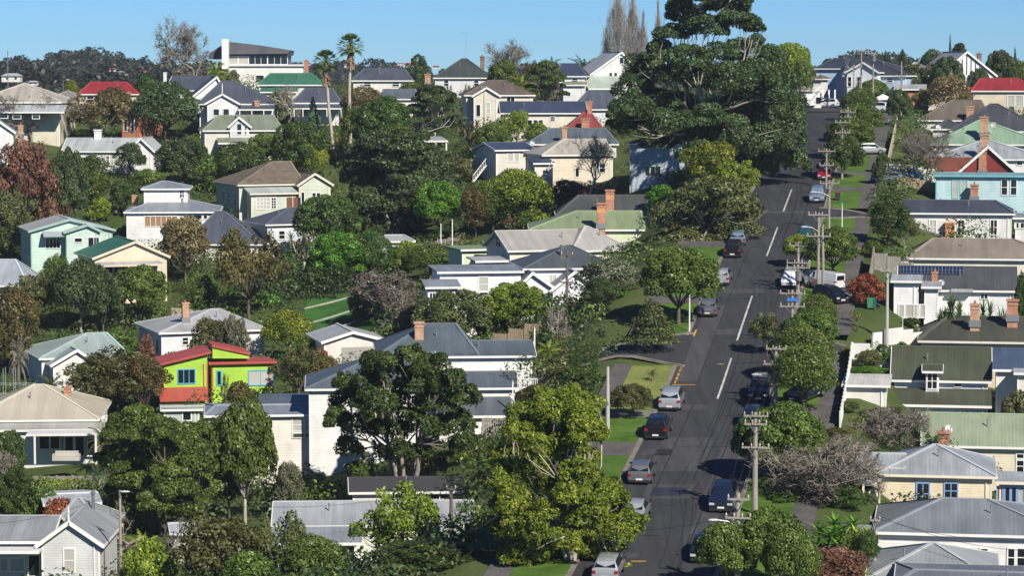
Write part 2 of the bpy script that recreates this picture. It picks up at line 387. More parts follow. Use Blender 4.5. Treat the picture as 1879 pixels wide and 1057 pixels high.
def asphalt(name, c, var=.15):
    m, n, b = new_mat(name)
    a = noisy(n, None, .16, 1-var*1.5, 1+var*1.2, 6, .7, (1, .35, 1)); t = noisy(n, None, 2.2, .88, 1.12, 6, .8)
    tr = noisy(n, None, .8, .74, 1.18, 5, .65, (1.6, .035, 1))
    n.links.new(mulc(n, mulc(n, mulc(n, rgb(c), a.outputs[0]), t.outputs[0]), tr.outputs[0]), b.inputs['Base Color'])
    b.inputs['Roughness'].default_value = .85; b.inputs['Specular IOR Level'].default_value = .25
    bump(n, b, t.outputs[0], .25, .02); return m
def build_road():
    A = asphalt('asphalt', (.042,.043,.048)); PATCH = asphalt('asphalt_patch', (.062,.062,.066), .1); DARKP = asphalt('asphalt_dark', (.028,.032,.055), .1)
    CON = ground_mat('concrete', (.17,.155,.135), (.23,.21,.185), .5, bs=.15); FP = ground_mat('footpath', (.085,.08,.08), (.125,.118,.112), .4, bs=.15)
    GR = ground_mat('grass', (.05,.11,.014), (.095,.165,.026), .35, c3=(.13,.16,.045)); GRD = ground_mat('grass_dry', (.12,.17,.035), (.21,.23,.07), .25)
    MARK = paint((.60,.60,.58), .6, .5); YEL = paint((.58,.33,.04), .6, .5); SEAM = simple('road_seam', (.018,.018,.02), .7)
    H = 4.6
    SIDE_L = (245.5, 256.5); SIDE_R = (249.5, 256.5); SIDE_R2 = (318.5, 325)
    strip('road', -H, H, -.02, A, 120, 486)
    # T top
    skl = [SIDE_L]; skr = [SIDE_R, SIDE_R2]
    strip('kerb', -H-.35, -H, .10, CON, 120, 480, skip=skl, thick=.3); strip('kerb', H, H+.35, .10, CON, 120, 470, skip=skr, thick=.3)
    drives_l = [(182,186),(212.5,217),(226.2,228.8),(270,273),(300,304),(345,349)]; drives_r = [(206,209),(226,230),(268,271),(292,296),(338,341.5),(352,355),(376,380),(405,410)]
    strip('grass_verge', -8.6, -H-.35, .10, GR, 120, 480, skip=skl+drives_l+[(229,245)]); strip('grass_verge', H+.35, 8.7, .10, GR, 120, 470, skip=skr+drives_r)
    strip('grass_verge', -8.6, -H-.35, .10, GRD, 228.8, 245)
    for a, b in drives_l: strip('driveway', -8.6, -H-.35, .105, CON if a in (226.2,) else FP, a, b, 1.0)
    for a, b in drives_r: strip('driveway', H+.35, 8.7, .105, FP if a != 206 else CON, a, b, 1.0)
    strip('footpath', -10.3, -8.6, .11, FP, 120, 480, skip=skl, thick=.25); strip('footpath', 8.7, 10.4, .11, FP, 120, 470, skip=skr, thick=.25)
    # side streets
    side_strip('side_street', [(xroad(251)-4.2, 251), (xroad(251)-12, 252.04), (xroad(251)-26, 253.9), (xroad(251)-44, 256.2)], 8.0, .07, A, kerb=CON, flare=2.2)
    side_strip('side_street', [(xroad(253)+4.2, 253), (xroad(253)+14, 251.7), (xroad(253)+24, 250.4)], 5.6, .07, A, kerb=CON, flare=.8)
    side_strip('side_street', [(xroad(322)+4.2, 322), (xroad(322)+12, 320.9), (xroad(322)+24, 319.3)], 6.0, .07, A, kerb=CON, flare=.6)
    # forecourt at the crest
    mb = MB(); 
    for y0 in range(448, 500, 4):
        for x0 in range(-12, 22, 4):
            q = []
            for dx, dy in ((0,0),(4,0),(4,4),(0,4)):
                y = y0+dy; x = xroad(y)+x0+dx; q.append((x, y, max(float(zroad(y)), gz(x, y))+.09))
            mb.plane(q)
    tag(mb.build('side_street', A), kind='structure')
    # painted marks: each drawn as a sheet on the road surface
    def mark(name, poly, m, dz=.004):
        mb = MB()
        n_ = 8
        a, b, c, d = [Vector(p) for p in poly]        # two long edges a->d and b->c
        for i in range(n_):
            t0, t1 = i/n_, (i+1)/n_; q = [a.lerp(d, t0), b.lerp(c, t0), b.lerp(c, t1), a.lerp(d, t1)]
            mb.plane([(v.x, v.y, float(zroad(v.y))-.02+dz) for v in q])
        tag(mb.build(name, m), kind='structure')
    def rect(name, o1, o2, y0, y1, m, dz=.012): mark(name, [(xroad(y0)+o1, y0, 0), (xroad(y0)+o2, y0, 0), (xroad(y1)+o2, y1, 0), (xroad(y1)+o1, y1, 0)], m, dz)
    def RD(px, py):
        lo, hi = 150., 470.
        for _ in range(40):
            mid = (lo+hi)/2
            if CZ - zroad(mid) > (CZ-zat(py, mid)): hi = mid if False else hi; lo = mid
            else: hi = mid
        return lo
    for yb, yt in ((732,657),(625,543),(470,417),(388,347),(850,838)):
        if yb == 850: continue
        d0, d1 = RD(0, yb), RD(0, yt); rect('lane_marking', -.09, .09, d0, d1, MARK, .02)
    rect('road_patch', -3.2, 1.0, RD(0,865), RD(0,803), PATCH); rect('road_patch', -4.2, -1.9, RD(0,836), RD(0,824), PATCH)
    rect('road_patch', -2.1, .4, RD(0,910), RD(0,895), DARKP); rect('road_patch', -2.6, .9, RD(0,916), RD(0,889), PATCH, .006)
    rect('road_patch', -3.9, -.6, RD(0,752), RD(0,743), PATCH); rect('road_patch', -2.5, 0.2, RD(0,614), RD(0,604), PATCH)
    rect('road_patch', -4.4, -.9, RD(0,1025), RD(0,1015), PATCH); rect('road_patch', -3.5, -1.2, RD(0,968), RD(0,962), PATCH)
    rect('road_patch', -4.3, 1.0, RD(0,538), RD(0,530), PATCH); rect('road_patch', -3, 3.9, RD(0,391), RD(0,387), PATCH, .007)
    rect('road_patch', 1.9, 3.6, RD(0,980), RD(0,820), PATCH, .006); rect('road_patch', -4.2, -2.2, RD(0,700), RD(0,560), PATCH, .006)
    for y in (673,680,688,695,702):
        d = RD(0, y+2); rect('lane_marking', -4.35, -4.15, d, d+1.0, YEL, .02)
    rect('lane_marking', -4.4, -2.4, RD(0,707), RD(0,707)+.25, YEL, .02); rect('lane_marking', -1.2, -.2, RD(0,1032), RD(0,1032)+.35, YEL, .02); rect('lane_marking', -1.1, -.5, RD(0,669), RD(0,669)+.25, YEL, .02)
    for y in (609,615): d = RD(0, y+2); rect('lane_marking', -4.35, -4.15, d, d+1.4, YEL, .02)
    # sealed cracks and trench seams
    rs = np.random.default_rng(3)
    for k in range(26):
        d = 178+k*9.5+rs.uniform(-2,2); o1 = rs.choice([-4.5,-4.5,-1.8,0.1]); o2 = rs.choice([0.1,4.5,4.5,2.2]); rect('road_seam', o1, max(o1+1.5,o2), d, d+rs.uniform(.07,.16), SEAM if k%3 else PATCH, .016)
    for o_, d0, d1 in ((-1.95,180,232),(2.2,178,228),(.6,205,246),(-2.3,240,300),(2.6,250,330),(1.1,300,380),(-1.2,330,400),(3.1,215,260)): rect('road_seam', o_, o_+.09, d0, d1, SEAM, .015)
    # give-way line on the left street
    mb = MB(); x0 = xroad(251)-6
    for i in range(10):
        a = x0-i*1.3; b = a-1.3
        mb.plane([(a,253.2,gz(a,252)+.085),(b,253.4,gz(b,252)+.085),(b,253.62,gz(b,252)+.085),(a,253.42,gz(a,252)+.085)])
    mb.plane([(x0+.2,252.3,gz(x0,252)+.086),(x0-1.1,252.3,gz(x0,252)+.086),(x0-1.1,254.6,gz(x0,252)+.086),(x0+.2,254.6,gz(x0,252)+.086)])
    tag(mb.build('lane_marking', MARK), kind='structure')
    return dict(A=A, CON=CON, FP=FP, GR=GR)

# ------------------------------------------------------------------ houses
BOXES = []
class House:
    def __init__(s, name, label, cat, D, rot=-9.2, wall=(.7,.7,.66), roof=None, trim=None, wh=3.1, group=None, oh=.4, wallmat=None):
        s.name = name; s.label = label; s.cat = cat; s.D = D; s.rot = R(rot); s.wall = wallmat or boards(wall); s.roof = roof; s.trim = trim or WHITE; s.wh = wh
        s.U = Vector((math.cos(s.rot), math.sin(s.rot), 0)); s.V = Vector((-math.sin(s.rot), math.cos(s.rot), 0)); s.group = group; s.oh = oh
        s.walls = {}; s.roofs = {}; s.trimmb = MB(); s.parts = []; s.bl = None; s.root = None; s.first = True
        s.root = empty(name, (0,0,0)); tag(s.root, label, cat, group)
    def ucoord(s, O, v, px, py):
        k = kx(px, py); P = O + s.V*v      # (P.x+u*Ux)/(P.y+u*Uy)=k
        return (k*P.y - P.x)/(s.U.x - k*s.U.y)
    def P(s, u, v, z):
        q = s.O + s.U*u + s.V*v; return Vector((q.x, q.y, z))
    def block(s, x1, x2, ye, dep, kind, yr=None, back=0.0, rx=None, roof=None, wall=None, wh=None, oh=None, ctlpt=None, thick=.16, gut=True, nowall=False, eave2=None):
        """x1,x2,ye: photo pixels of the front eave edge; yr: pixel row of the ridge; dep in metres; back: metres behind the reference plane"""
        roof = roof or s.roof; wall = wall or s.wall; wh = wh or s.wh; oh = s.oh if oh is None else oh
        O = at(x1, ye, s.D)
        if s.first: s.ref = O.copy(); s.first = False
        else:
            # plane parallel to the reference plane, `back` metres behind it
            base = s.ref + s.V*back; k = kx(x1, ye); t = (k*base.y - base.x)/(s.U.x - k*s.U.y); q = base + s.U*t; O = Vector((q.x, q.y, zat(ye, q.y)))
        s.O = O; e = O.z; W = s.ucoord(O, 0, x2, ye); s.W = W; s.dep = dep; s.e = e; s.wall_v = oh; s.ohc = oh
        wb = e - wh - 6.5; s.wb = wb
        if ctlpt is None: ctlpt = (len(s.parts) == 0)
        c = O + s.U*(W/2) + s.V*(dep/2)
        if ctlpt: CTRL.append((c.x, c.y, e - wh))
        s.parts.append((W, dep)); BOXES.append((O.x, O.y, s.U.x, s.U.y, W, dep))
        w_ = s.walls.setdefault(wall.name, [MB(), wall])[0]
        r_ = s.roofs.setdefault(roof.name, [MB(), roof])[0] if roof else MB()
        a0, a1, b0, b1 = oh, W-oh, oh, dep-oh; zt = e - .05
        P = s.P
        def wallbox(zf0, zf1=None):
            zf1 = zf0 if zf1 is None else zf1
            if nowall: return
            w_.plane([P(a0,b0,wb),P(a1,b0,wb),P(a1,b0,zt),P(a0,b0,zt)]); w_.plane([P(a1,b1,wb),P(a0,b1,wb),P(a0,b1,zt),P(a1,b1,zt)])
            w_.plane([P(a1,b0,wb),P(a1,b1,wb),P(a1,b1,zt),P(a1,b0,zt)]); w_.plane([P(a0,b1,wb),P(a0,b0,wb),P(a0,b0,zt),P(a0,b1,zt)])
        T = thick
        def gutter(pairs):
            if gut:
                for (u0,v0),(u1,v1) in pairs: 
                    A_ = P(u0,v0,e-.10); B_ = P(u1,v1,e-.10); s.trimmb.bar(A_, B_, .13, .2)
        def cap(p, q, m=1):
            r_.bar(Vector(p)+Vector((0,0,.03)), Vector(q)+Vector((0,0,.03)), .26, .08, m)
        if kind == 'hip' or kind == 'pyr':
            hv = dep/2; 
            if rx: 
                u0 = s.ucoord(O, hv, rx[0], yr); u1 = s.ucoord(O, hv, rx[1], yr)
            else:
                ins = min(hv, W*.5); u0 = ins; u1 = W-ins
            if kind == 'pyr' and not rx: u0 = u1 = W/2
            yy = (O + s.U*((u0+u1)/2) + s.V*hv).y; zr = zat(yr, yy); s.zr = zr
            a, b, c_, d = P(0,0,e), P(W,0,e), P(W,dep,e), P(0,dep,e); r0, r1 = P(u0,hv,zr), P(u1,hv,zr)
            if u1-u0 > .05:
                r_.plane([a,b,r1,r0]); r_.plane([c_,d,r0,r1]); r_.plane([b,c_,r1]); r_.plane([d,a,r0]); cap(r0, r1)
            else:
                for q in ((a,b),(b,c_),(c_,d),(d,a)): r_.plane([q[0],q[1],r0])
            for q, r in ((a,r0),(b,r1),(c_,r1),(d,r0)): cap(q, r)
            r_.plane([P(0,0,e-T),P(0,dep,e-T),P(W,dep,e-T),P(W,0,e-T)])
            gutter([((0,0),(W,0)),((W,0),(W,dep)),((W,dep),(0,dep)),((0,dep),(0,0))])
            wallbox(zt)
        elif kind == 'gx':
            hv = dep/2; yy = (O+s.U*(W/2)+s.V*hv).y; zr = zat(yr, yy); s.zr = zr
            for t_ in (0, -T):
                f1 = [P(0,0,e+t_),P(W,0,e+t_),P(W,hv,zr+t_),P(0,hv,zr+t_)]; f2 = [P(W,dep,e+t_),P(0,dep,e+t_),P(0,hv,zr+t_),P(W,hv,zr+t_)]
                r_.plane(f1 if t_ == 0 else f1[::-1]); r_.plane(f2 if t_ == 0 else f2[::-1])
            cap(P(0,hv,zr), P(W,hv,zr)); wallbox(zt); k = (zr-e)/hv
            for u, sg in ((a0,1),(a1,-1)):
                if not nowall: w_.plane([P(u,b0,zt),P(u,hv,zr-.14),P(u,b1,zt)] if sg > 0 else [P(u,b1,zt),P(u,hv,zr-.14),P(u,b0,zt)])
            gutter([((0,0),(W,0)),((0,dep),(W,dep))])
            for u in (-.03, W+.03):
                s.trimmb.bar(P(u,0,e-.08), P(u,hv,zr-.08), .06, .26); s.trimmb.bar(P(u,dep,e-.08), P(u,hv,zr-.08), .06, .26)
        elif kind == 'gy':
            um = s.ucoord(O, 0, rx, yr) if rx else W/2
            zr = zat(yr, (O+s.U*um).y); s.zr = zr
            for t_ in (0, -T):
                f1 = [P(0,dep,e+t_),P(0,0,e+t_),P(um,0,zr+t_),P(um,dep,zr+t_)]; f2 = [P(W,0,e+t_),P(W,dep,e+t_),P(um,dep,zr+t_),P(um,0,zr+t_)]
                r_.plane(f1 if t_ == 0 else f1[::-1]); r_.plane(f2 if t_ == 0 else f2[::-1])
            cap(P(um,0,zr), P(um,dep,zr)); wallbox(zt)
            if not nowall: w_.plane([P(a0,b0,zt),P(a1,b0,zt),P(um,b0,zr-.14)]); w_.plane([P(a1,b1,zt),P(a0,b1,zt),P(um,b1,zr-.14)])
            for v in (-.03,):
                s.trimmb.bar(P(-.05,v,e-.1), P(um,v,zr-.07), .07, .3); s.trimmb.bar(P(W+.05,v,e-.1), P(um,v,zr-.07), .07, .3)
            gutter([((0,0),(0,dep)),((W,0),(W,dep))])
        elif kind in ('shed', 'flat', 'slope'):
            # front edge at e, back edge at the height seen at row yr
            zr = zat(yr, (O+s.U*(W/2)+s.V*dep).y) if kind == 'shed' else e+.12; s.zr = zr
            z0, z1 = e, e
            if kind == 'slope': z1 = zat(eave2, (O+s.U*W).y); zr = None
            q = [P(0,0,z0),P(W,0,z1),P(W,dep,z1 if zr is None else zr),P(0,dep,z0 if zr is None else zr)]
            r_.plane(q); r_.plane([x-Vector((0,0,T)) for x in q][::-1])
            for i in range(4):
                j = (i+1)%4; r_.plane([q[i]-Vector((0,0,T)), q[j]-Vector((0,0,T)), q[j], q[i]])
            if not nowall:
                def zz(u, v):
                    if zr is None: return z0+(z1-z0)*u/W-T
                    return z0+(zr-z0)*v/dep-T
                c4 = [(a0,b0),(a1,b0),(a1,b1),(a0,b1)]
                for i in range(4):
                    (u0_,v0_),(u1_,v1_) = c4[i], c4[(i+1)%4]
                    w_.plane([P(u0_,v0_,wb),P(u1_,v1_,wb),P(u1_,v1_,zz(u1_,v1_)),P(u0_,v0_,zz(u0_,v0_))])
            if gut: s.trimmb.bar(P(0,-.03,z0-.1), P(W,-.03,z1-.1), .1, .22)
        if kind in ('hip','gx') and W > 7:
            um, vm = W*(.28+.4*((len(s.parts)*7+int(abs(x1)))%5)/5), dep*.3; zm = e+(zr-e)*.6; vp = MB(); q_ = P(um, vm, zm-.3); vp.cyl(q_, .06, .85, 7); vp.cyl(q_+Vector((0,0,.85)), .1, .08, 7); vp.build('vent_pipe', simple('vent_steel', (.3,.31,.32), .5, .6), s.root)
        if not nowall and gut and W > 3:
            s.trimmb.box((a1-.42, b0-.09, wb), (a1-.33, b0-.01, e-.15), fr=(Vector((O.x,O.y,0)), s.U, s.V))   # downpipe
        if not nowall and gut:   # corner boards
            for u in (a0, a1):
                s.trimmb.box((u-.07, b0-.025, wb), (u+.07, b0+.07, e-.2), fr=(Vector((O.x,O.y,0)), s.U, s.V))
        return s
    # --- windows on the front wall of the current block
    def win(s, x1, y1, x2, y2, nx=1, ny=2, frame=None, pane=None, fw=.11, v=None, name='window'):
        v = s.wall_v if v is None else v
        u0 = s.ucoord(s.O, v, x1, (y1+y2)/2); u1 = s.ucoord(s.O, v, x2, (y1+y2)/2); yy = s.P((u0+u1)/2, v, 0).y
        zt, zb = zat(y1, yy), zat(y2, yy)
        s._win(lambda a, z, d: s.P(u0+a, v-d, z), u1-u0, zb, zt, nx, ny, frame, pane, fw, name); return s
    def swin(s, side, v0, v1, zt, zb, nx=1, ny=2, frame=None, pane=None, fw=.11):
        """window in the left (-1) or right (+1) wall, v in metres from front, z below the eave"""
        oh = s.ohc
        if side < 0: f = lambda a, z, d: s.P(oh-d, v1-a, z)
        else: f = lambda a, z, d: s.P(s.W-oh+d, v0+a, z)
        s._win(f, v1-v0, s.e-zb, s.e-zt, nx, ny, frame, pane, fw, 'window'); return s
    def _win(s, f, W, zb, zt, nx, ny, frame, pane, fw, name):
        fm = frame or WHITE; mb = MB()
        def bx(a0, a1, z0, z1, d0, d1):
            c = [f(a0,z0,d1),f(a1,z0,d1),f(a1,z1,d1),f(a0,z1,d1),f(a0,z0,d0),f(a1,z0,d0),f(a1,z1,d0),f(a0,z1,d0)]
            for q in ((0,1,2,3),(5,4,7,6),(4,0,3,7),(1,5,6,2),(3,2,6,7),(4,5,1,0)): mb.plane([c[i] for i in q])
        bx(-fw, 0, zb-fw, zt+fw, -.02, .07); bx(W, W+fw, zb-fw, zt+fw, -.02, .07); bx(0, W, zt, zt+fw, -.02, .07); bx(0, W, zb-fw, zb, -.02, .09)
        m = .035
        for i in range(1, nx): a = W*i/nx; bx(a-m, a+m, zb, zt, -.01, .055)
        for j in range(1, ny): z = zb+(zt-zb)*j/ny; bx(0, W, z-m, z+m, -.01, .05)
        wo_ = mb.build(name, fm, s.root); g = MB(); g.plane([f(0,zb,.015),f(W,zb,.015),f(W,zt,.015),f(0,zt,.015)])
        g.build('pane', pane or GLASS, wo_)
    def door(s, x1, y1, x2, y2, mat, v=None):
        v = s.wall_v if v is None else v
        u0 = s.ucoord(s.O, v, x1, (y1+y2)/2); u1 = s.ucoord(s.O, v, x2, (y1+y2)/2); yy = s.P(u0, v, 0).y; zt, zb = zat(y1, yy), zat(y2, yy)
        mb = MB(); fr = (Vector((s.O.x, s.O.y, 0)), s.U, s.V); mb.box((u0, v-.06, zb), (u1, v+.01, zt), fr=fr)
        d = mb.build('door', mat, s.root)
        h = MB(); h.box((u1-.18, v-.12, zb+.95), (u1-.1, v-.06, zb+1.05), fr=fr); h.build('handle', simple('door_handle', (.5,.5,.5), .3, 1), d); return s
    def rbox(s, x1, y1, x2, y2, dep, mat, name, v=None, slats=0):
        """a box on the front: pixel rectangle, given depth"""
        v = 0 if v is None else v
        u0 = s.ucoord(s.O, v, x1, (y1+y2)/2); u1 = s.ucoord(s.O, v, x2, (y1+y2)/2); yy = s.P(u0, v, 0).y; zt, zb = zat(y1, yy), zat(y2, yy)
        mb = MB(); fr = (Vector((s.O.x, s.O.y, 0)), s.U, s.V)
        if slats:
            for k in range(slats): z = zb+(zt-zb)*k/slats; mb.box((u0, v, z+.01), (u1, v+dep-.01*(k%2), z+(zt-zb)/slats-.02), fr=fr)
        else: mb.box((u0, v, zb), (u1, v+dep, zt), fr=fr)
        return mb.build(name, mat, s.root)
    def rail(s, x1, x2, y1, y2, v=0, mat=None, step=.16):
        u0 = s.ucoord(s.O, v, x1, (y1+y2)/2); u1 = s.ucoord(s.O, v, x2, (y1+y2)/2); yy = s.P(u0, v, 0).y; zt, zb = zat(y1, yy), zat(y2, yy)
        mb = MB(); fr = (Vector((s.O.x, s.O.y, 0)), s.U, s.V); mb.box((u0,v-.05,zt-.08),(u1,v+.05,zt),fr=fr); mb.box((u0,v-.04,zb),(u1,v+.04,zb+.07),fr=fr)
        n_ = max(2, int((u1-u0)/step))
        for i in range(n_+1): u = u0+(u1-u0)*i/n_; mb.box((u-.025,v-.02,zb+.07),(u+.025,v+.02,zt-.08),fr=fr)
        mb.build('balustrade', mat or s.trim, s.root); return s
    def posts(s, xs, y1, y2, v=0, wd=.14, mat=None):
        for x in xs:
            u = s.ucoord(s.O, v, x, (y1+y2)/2); yy = s.P(u, v, 0).y; mb = MB(); mb.box((u-wd/2,v-wd/2,zat(y2,yy)),(u+wd/2,v+wd/2,zat(y1,yy)),fr=(Vector((s.O.x,s.O.y,0)),s.U,s.V))
            mb.build('veranda_post', mat or s.trim, s.root)
        return s
    def chim(s, x, yt, yb, wpx, v, mat=None, pots=1, band=None, label=None):
        u = s.ucoord(s.O, v, x, (yt+yb)/2); P0 = s.P(u, v, 0); wd = max(.5, wpx*P0.y/F); zt, zb = zat(yt, P0.y), zat(yb, P0.y)-1.2
        mat = mat or brick(); mb = MB(); fr = (P0, s.U, s.V); h = wd/2; t = zt-.12
        mb.box((-h,-h*.8,zb),(h,h*.8,t-.55),fr=fr); mb.box((-h*1.12,-h*.92,t-.55),(h*1.12,h*.92,t-.4),fr=fr); mb.box((-h*.98,-h*.78,t-.4),(h*.98,h*.78,t-.18),fr=fr); mb.box((-h*1.22,-h*1.02,t-.18),(h*1.22,h*1.02,t),fr=fr)
        if band: mb.box((-h-.015,-h*.8-.015,t-1.25),(h+.015,h*.8+.015,t-.6),fr=fr,m=1)
        c = mb.build('chimney', [mat, band or mat], s.root)
        if label: c['label'] = label
        for k in range(pots):
            pm = MB(); q = P0 + s.U*((k-(pots-1)/2)*wd*.45); pm.cyl((q.x,q.y,t), .12, .3, 8, r2=.1); pm.build('chimney_pot', paint((.3,.14,.08), .8), c)
        fl = MB(); fl.box((-h-.12,-h*.8-.12,zb+.6),(h+.12,h*.8+.12,zb+1.25),fr=fr); fl.build('flashing', simple('lead_flashing', (.2,.21,.22), .6, .3), c)
        return s
    def pipe(s, x, yt, yb, v, r=.12):
        u = s.ucoord(s.O, v, x, (yt+yb)/2); P0 = s.P(u, v, 0); mb = MB(); zb = zat(yb,P0.y)-.6; zt = zat(yt,P0.y)
        mb.cyl((P0.x,P0.y,zb), r, zt-zb, 10); mb.cyl((P0.x,P0.y,zt-.05), r*1.7, .12, 10); mb.cyl((P0.x,P0.y,zt+.07), r*1.7, .14, 10, r2=.03); mb.build('flue', simple('flue_steel', (.35,.36,.37), .4, .8), s.root); return s
    def dish(s, x, y, wpx, v, az=20):
        u = s.ucoord(s.O, v, x, y); P0 = s.P(u, v, 0); z = zat(y, P0.y); r = wpx*P0.y/F/2; mb = MB(); c = Vector((P0.x,P0.y,z)); n_ = 14
        d = Vector((math.sin(R(az)),-math.cos(R(az)),.5)).normalized(); sx = d.cross(Vector((0,0,1))).normalized(); sy = sx.cross(d)
        rings = [[c - d*(r*.28*(1-q*q)) + (sx*math.cos(2*math.pi*k/n_)+sy*math.sin(2*math.pi*k/n_))*(r*q) for k in range(n_)] for q in (.05,.4,.75,1)]
        for a_, b_ in zip(rings[:-1], rings[1:]):
            for k in range(n_): mb.face([a_[k],a_[(k+1)%n_],b_[(k+1)%n_],b_[k]])
        mb.face(rings[0]); dd = mb.build('satellite_dish', paint((.5,.5,.5), .5), s.root, True)
        m2 = MB(); m2.bar(c-d*r*.3, c-d*r*.35-Vector((0,0,r*1.9)), .06); m2.bar(c-sy*r*.9, c+d*r*.9, .04); m2.box((c.x+d.x*r*.9-.06,c.y+d.y*r*.9-.06,c.z+d.z*r*.9-.06),(c.x+d.x*r*.9+.06,c.y+d.y*r*.9+.06,c.z+d.z*r*.9+.06)); m2.build('dish_mount', simple('galvanised', (.35,.36,.37), .45, .7), dd); return s
    def aerial(s, x, yt, yb, v=2):
        u = s.ucoord(s.O, v, x, (yt+yb)/2); P0 = s.P(u, v, 0); zt, zb = zat(yt,P0.y), zat(yb,P0.y)-.8; mb = MB(); mb.bar((P0.x,P0.y,zb),(P0.x,P0.y,zt),.05)
        mb.bar((P0.x-.9,P0.y,zt-.05),(P0.x+.9,P0.y,zt-.05),.04)
        for k in range(7): a = P0.x-.85+k*.28; mb.bar((a,P0.y-.35,zt-.05),(a,P0.y+.35,zt-.05),.025)
        mb.build('aerial', simple('galvanised', (.35,.36,.37), .45, .7), s.root); return s
    def finial(s, x, yt, yb, v=-.03):
        u = s.ucoord(s.O, v, x, (yt+yb)/2); P0 = s.P(u, v, 0); mb = MB(); zt, zb = zat(yt,P0.y), zat(yb,P0.y); mb.bar((P0.x,P0.y,zb),(P0.x,P0.y,zt),.12); mb.cyl((P0.x,P0.y,zt),.09,.35,6,r2=.01); mb.build('finial', WHITE, s.root); return s
    def finish(s):
        for k, (mb, m) in s.walls.items():
            if mb.f: mb.build('wall', m, s.root)
        for k, (mb, m) in s.roofs.items():
            if mb.f: mb.build('roof', [m, s.ridge_mat(m)], s.root)
        if s.trimmb.f: s.trimmb.build('gutter', s.trim, s.root)
        return s
    def ridge_mat(s, m):
        c = [k for k, v in MATS.items() if v is m][0]
        if c[0] in ('iron', 'tiles'): return paint(tuple(min(.6, x*1.35+.02) for x in c[1]), .6)
        return m
# ------------------------------------------------------------------ houses, back to front
SLATE = iron((.075,.088,.112)); SLATE2 = iron((.10,.125,.145)); CHAR = iron((.045,.052,.06)); DGREY = iron((.06,.065,.075)); MGREY = iron((.22,.25,.285)); LGREY = iron((.38,.40,.41))
NAVY = iron((.045,.06,.10)); GREENR = iron((.045,.16,.10)); GREENP = iron((.22,.28,.16)); GREYGREEN = iron((.20,.23,.17)); PALEGREEN = iron((.27,.33,.22), rust=.25)
DKGREEN = iron((.072,.080,.050), rust=.12); OLIVEBLK = iron((.07,.072,.055), rust=.2); REDR = iron((.27,.032,.035)); REDB = iron((.42,.085,.065)); BROWN = iron((.13,.105,.085)); CREAMR = iron((.46,.42,.33), streak=.12)
PATCHY = iron((.43,.40,.34), rust=.28); TILEB = tiles((.17,.135,.10)); TAUPE = iron((.24,.205,.165)); GALV = iron((.31,.335,.36), streak=.3); SAGE = iron((.22,.33,.23)); TEALR = iron((.30,.37,.35), rust=.2); RUSTR = iron((.22,.075,.045), rust=.5)
TRIMC = paint((.62,.56,.42)); BLUEF = paint((.22,.36,.60)); CREAMT = paint((.62,.52,.34))
WH = (.72,.73,.73); WW = (.70,.68,.62); CRM = (.66,.58,.43); PCREAM = (.66,.61,.48); GW = (.50,.53,.50)
BRK = brick((.42,.13,.06),(.52,.22,.11)); BRKO = brick((.50,.24,.12),(.56,.32,.18)); BRKD = brick((.10,.06,.05),(.16,.09,.07)); RENDO = paint((.56,.27,.13), .8)
HS = []
def H(*a, **k):
    h = House(*a, **k); HS.append(h); return h
# ---- skyline, left to right
h = H('villa', 'pale corrugated pyramid-roofed villa with a deep veranda at the far left edge', 'house', 440, 0, PCREAM, PATCHY, wh=3.4)
h.block(-55,112,187,17,'pyr',152); h.block(-60,118,205,3,'shed',192,back=-3,roof=LGREY,nowall=True); h.win(0,206,14,216,1,2); h.win(24,206,38,217,1,2); h.win(60,206,72,217)
h = H('cottage', 'small white gabled house end cut by the left edge below the pyramid-roofed villa', 'house', 415, 8, WH, MGREY)
h.block(-45,28,243,8,'gy',219,rx=-6); h.chim(38,228,246,9,4,BRKO)
h = H('house', 'house with a bright red hipped roof and cream walls behind the gold-leaved tree', 'house', 478, 0, (.68,.62,.55), REDR)
h.block(142,256,172,10,'hip',150,rx=(168,230)); h.win(160,177,172,186); h.chim(236,168,189,8,-.6,BRKO); h.aerial(182,134,150,5)
h = H('house', 'grey-roofed house peeping out left of the red hipped roof', 'house', 490, 0, WW, iron((.25,.24,.22)))
h.block(88,146,180,9,'hip',166); h.win(118,182,130,188)
h = H('house', 'terracotta plastered house with pink wall and tall window beside the dark round tree', 'house', 448, -22, (.44,.20,.12), DGREY, wh=5.5, trim=paint((.5,.12,.08)))
h.block(218,256,208,9,'hip',192); h.win(228,216,233,240,1,2); h.win(241,216,246,240,1,2)
h = H('bungalow', 'long low white bungalow with grey roof and a gable at its right end', 'house', 425, -4, WH, LGREY)
h.block(112,262,277,8,'gx',253); h.chim(180,236,258,12,4,WHITE,0); h.win(190,281,214,304,4,2,pane=CURT); h.win(194,286,200,304,1,1)
h.block(236,284,278,9,'gy',253,back=-1.2,rx=258,ctlpt=False); h.win(252,284,268,300,2,1)
h = H('modern_house', 'large modern white house with dark monopitch upper storey on the skyline', 'house', 505, 0, (.72,.70,.66), DGREY, wh=4, wallmat=paint((.70,.69,.65), .7))
h.block(406,560,118,14,'flat',gut=False,roof=paint((.6,.6,.58)),thick=.3); h.win(470,138,484,150,1,1)
h.block(418,530,99,11,'flat',back=1.5,gut=False,wall=paint((.10,.10,.11)),roof=DGREY,thick=.3,wh=1,ctlpt=False)
h.win(421,101,436,117,1,1,pane=CURT); h.win(438,101,455,117,1,1,pane=CURT); h.win(457,101,490,117,3,1); h.win(492,101,527,117,3,1)
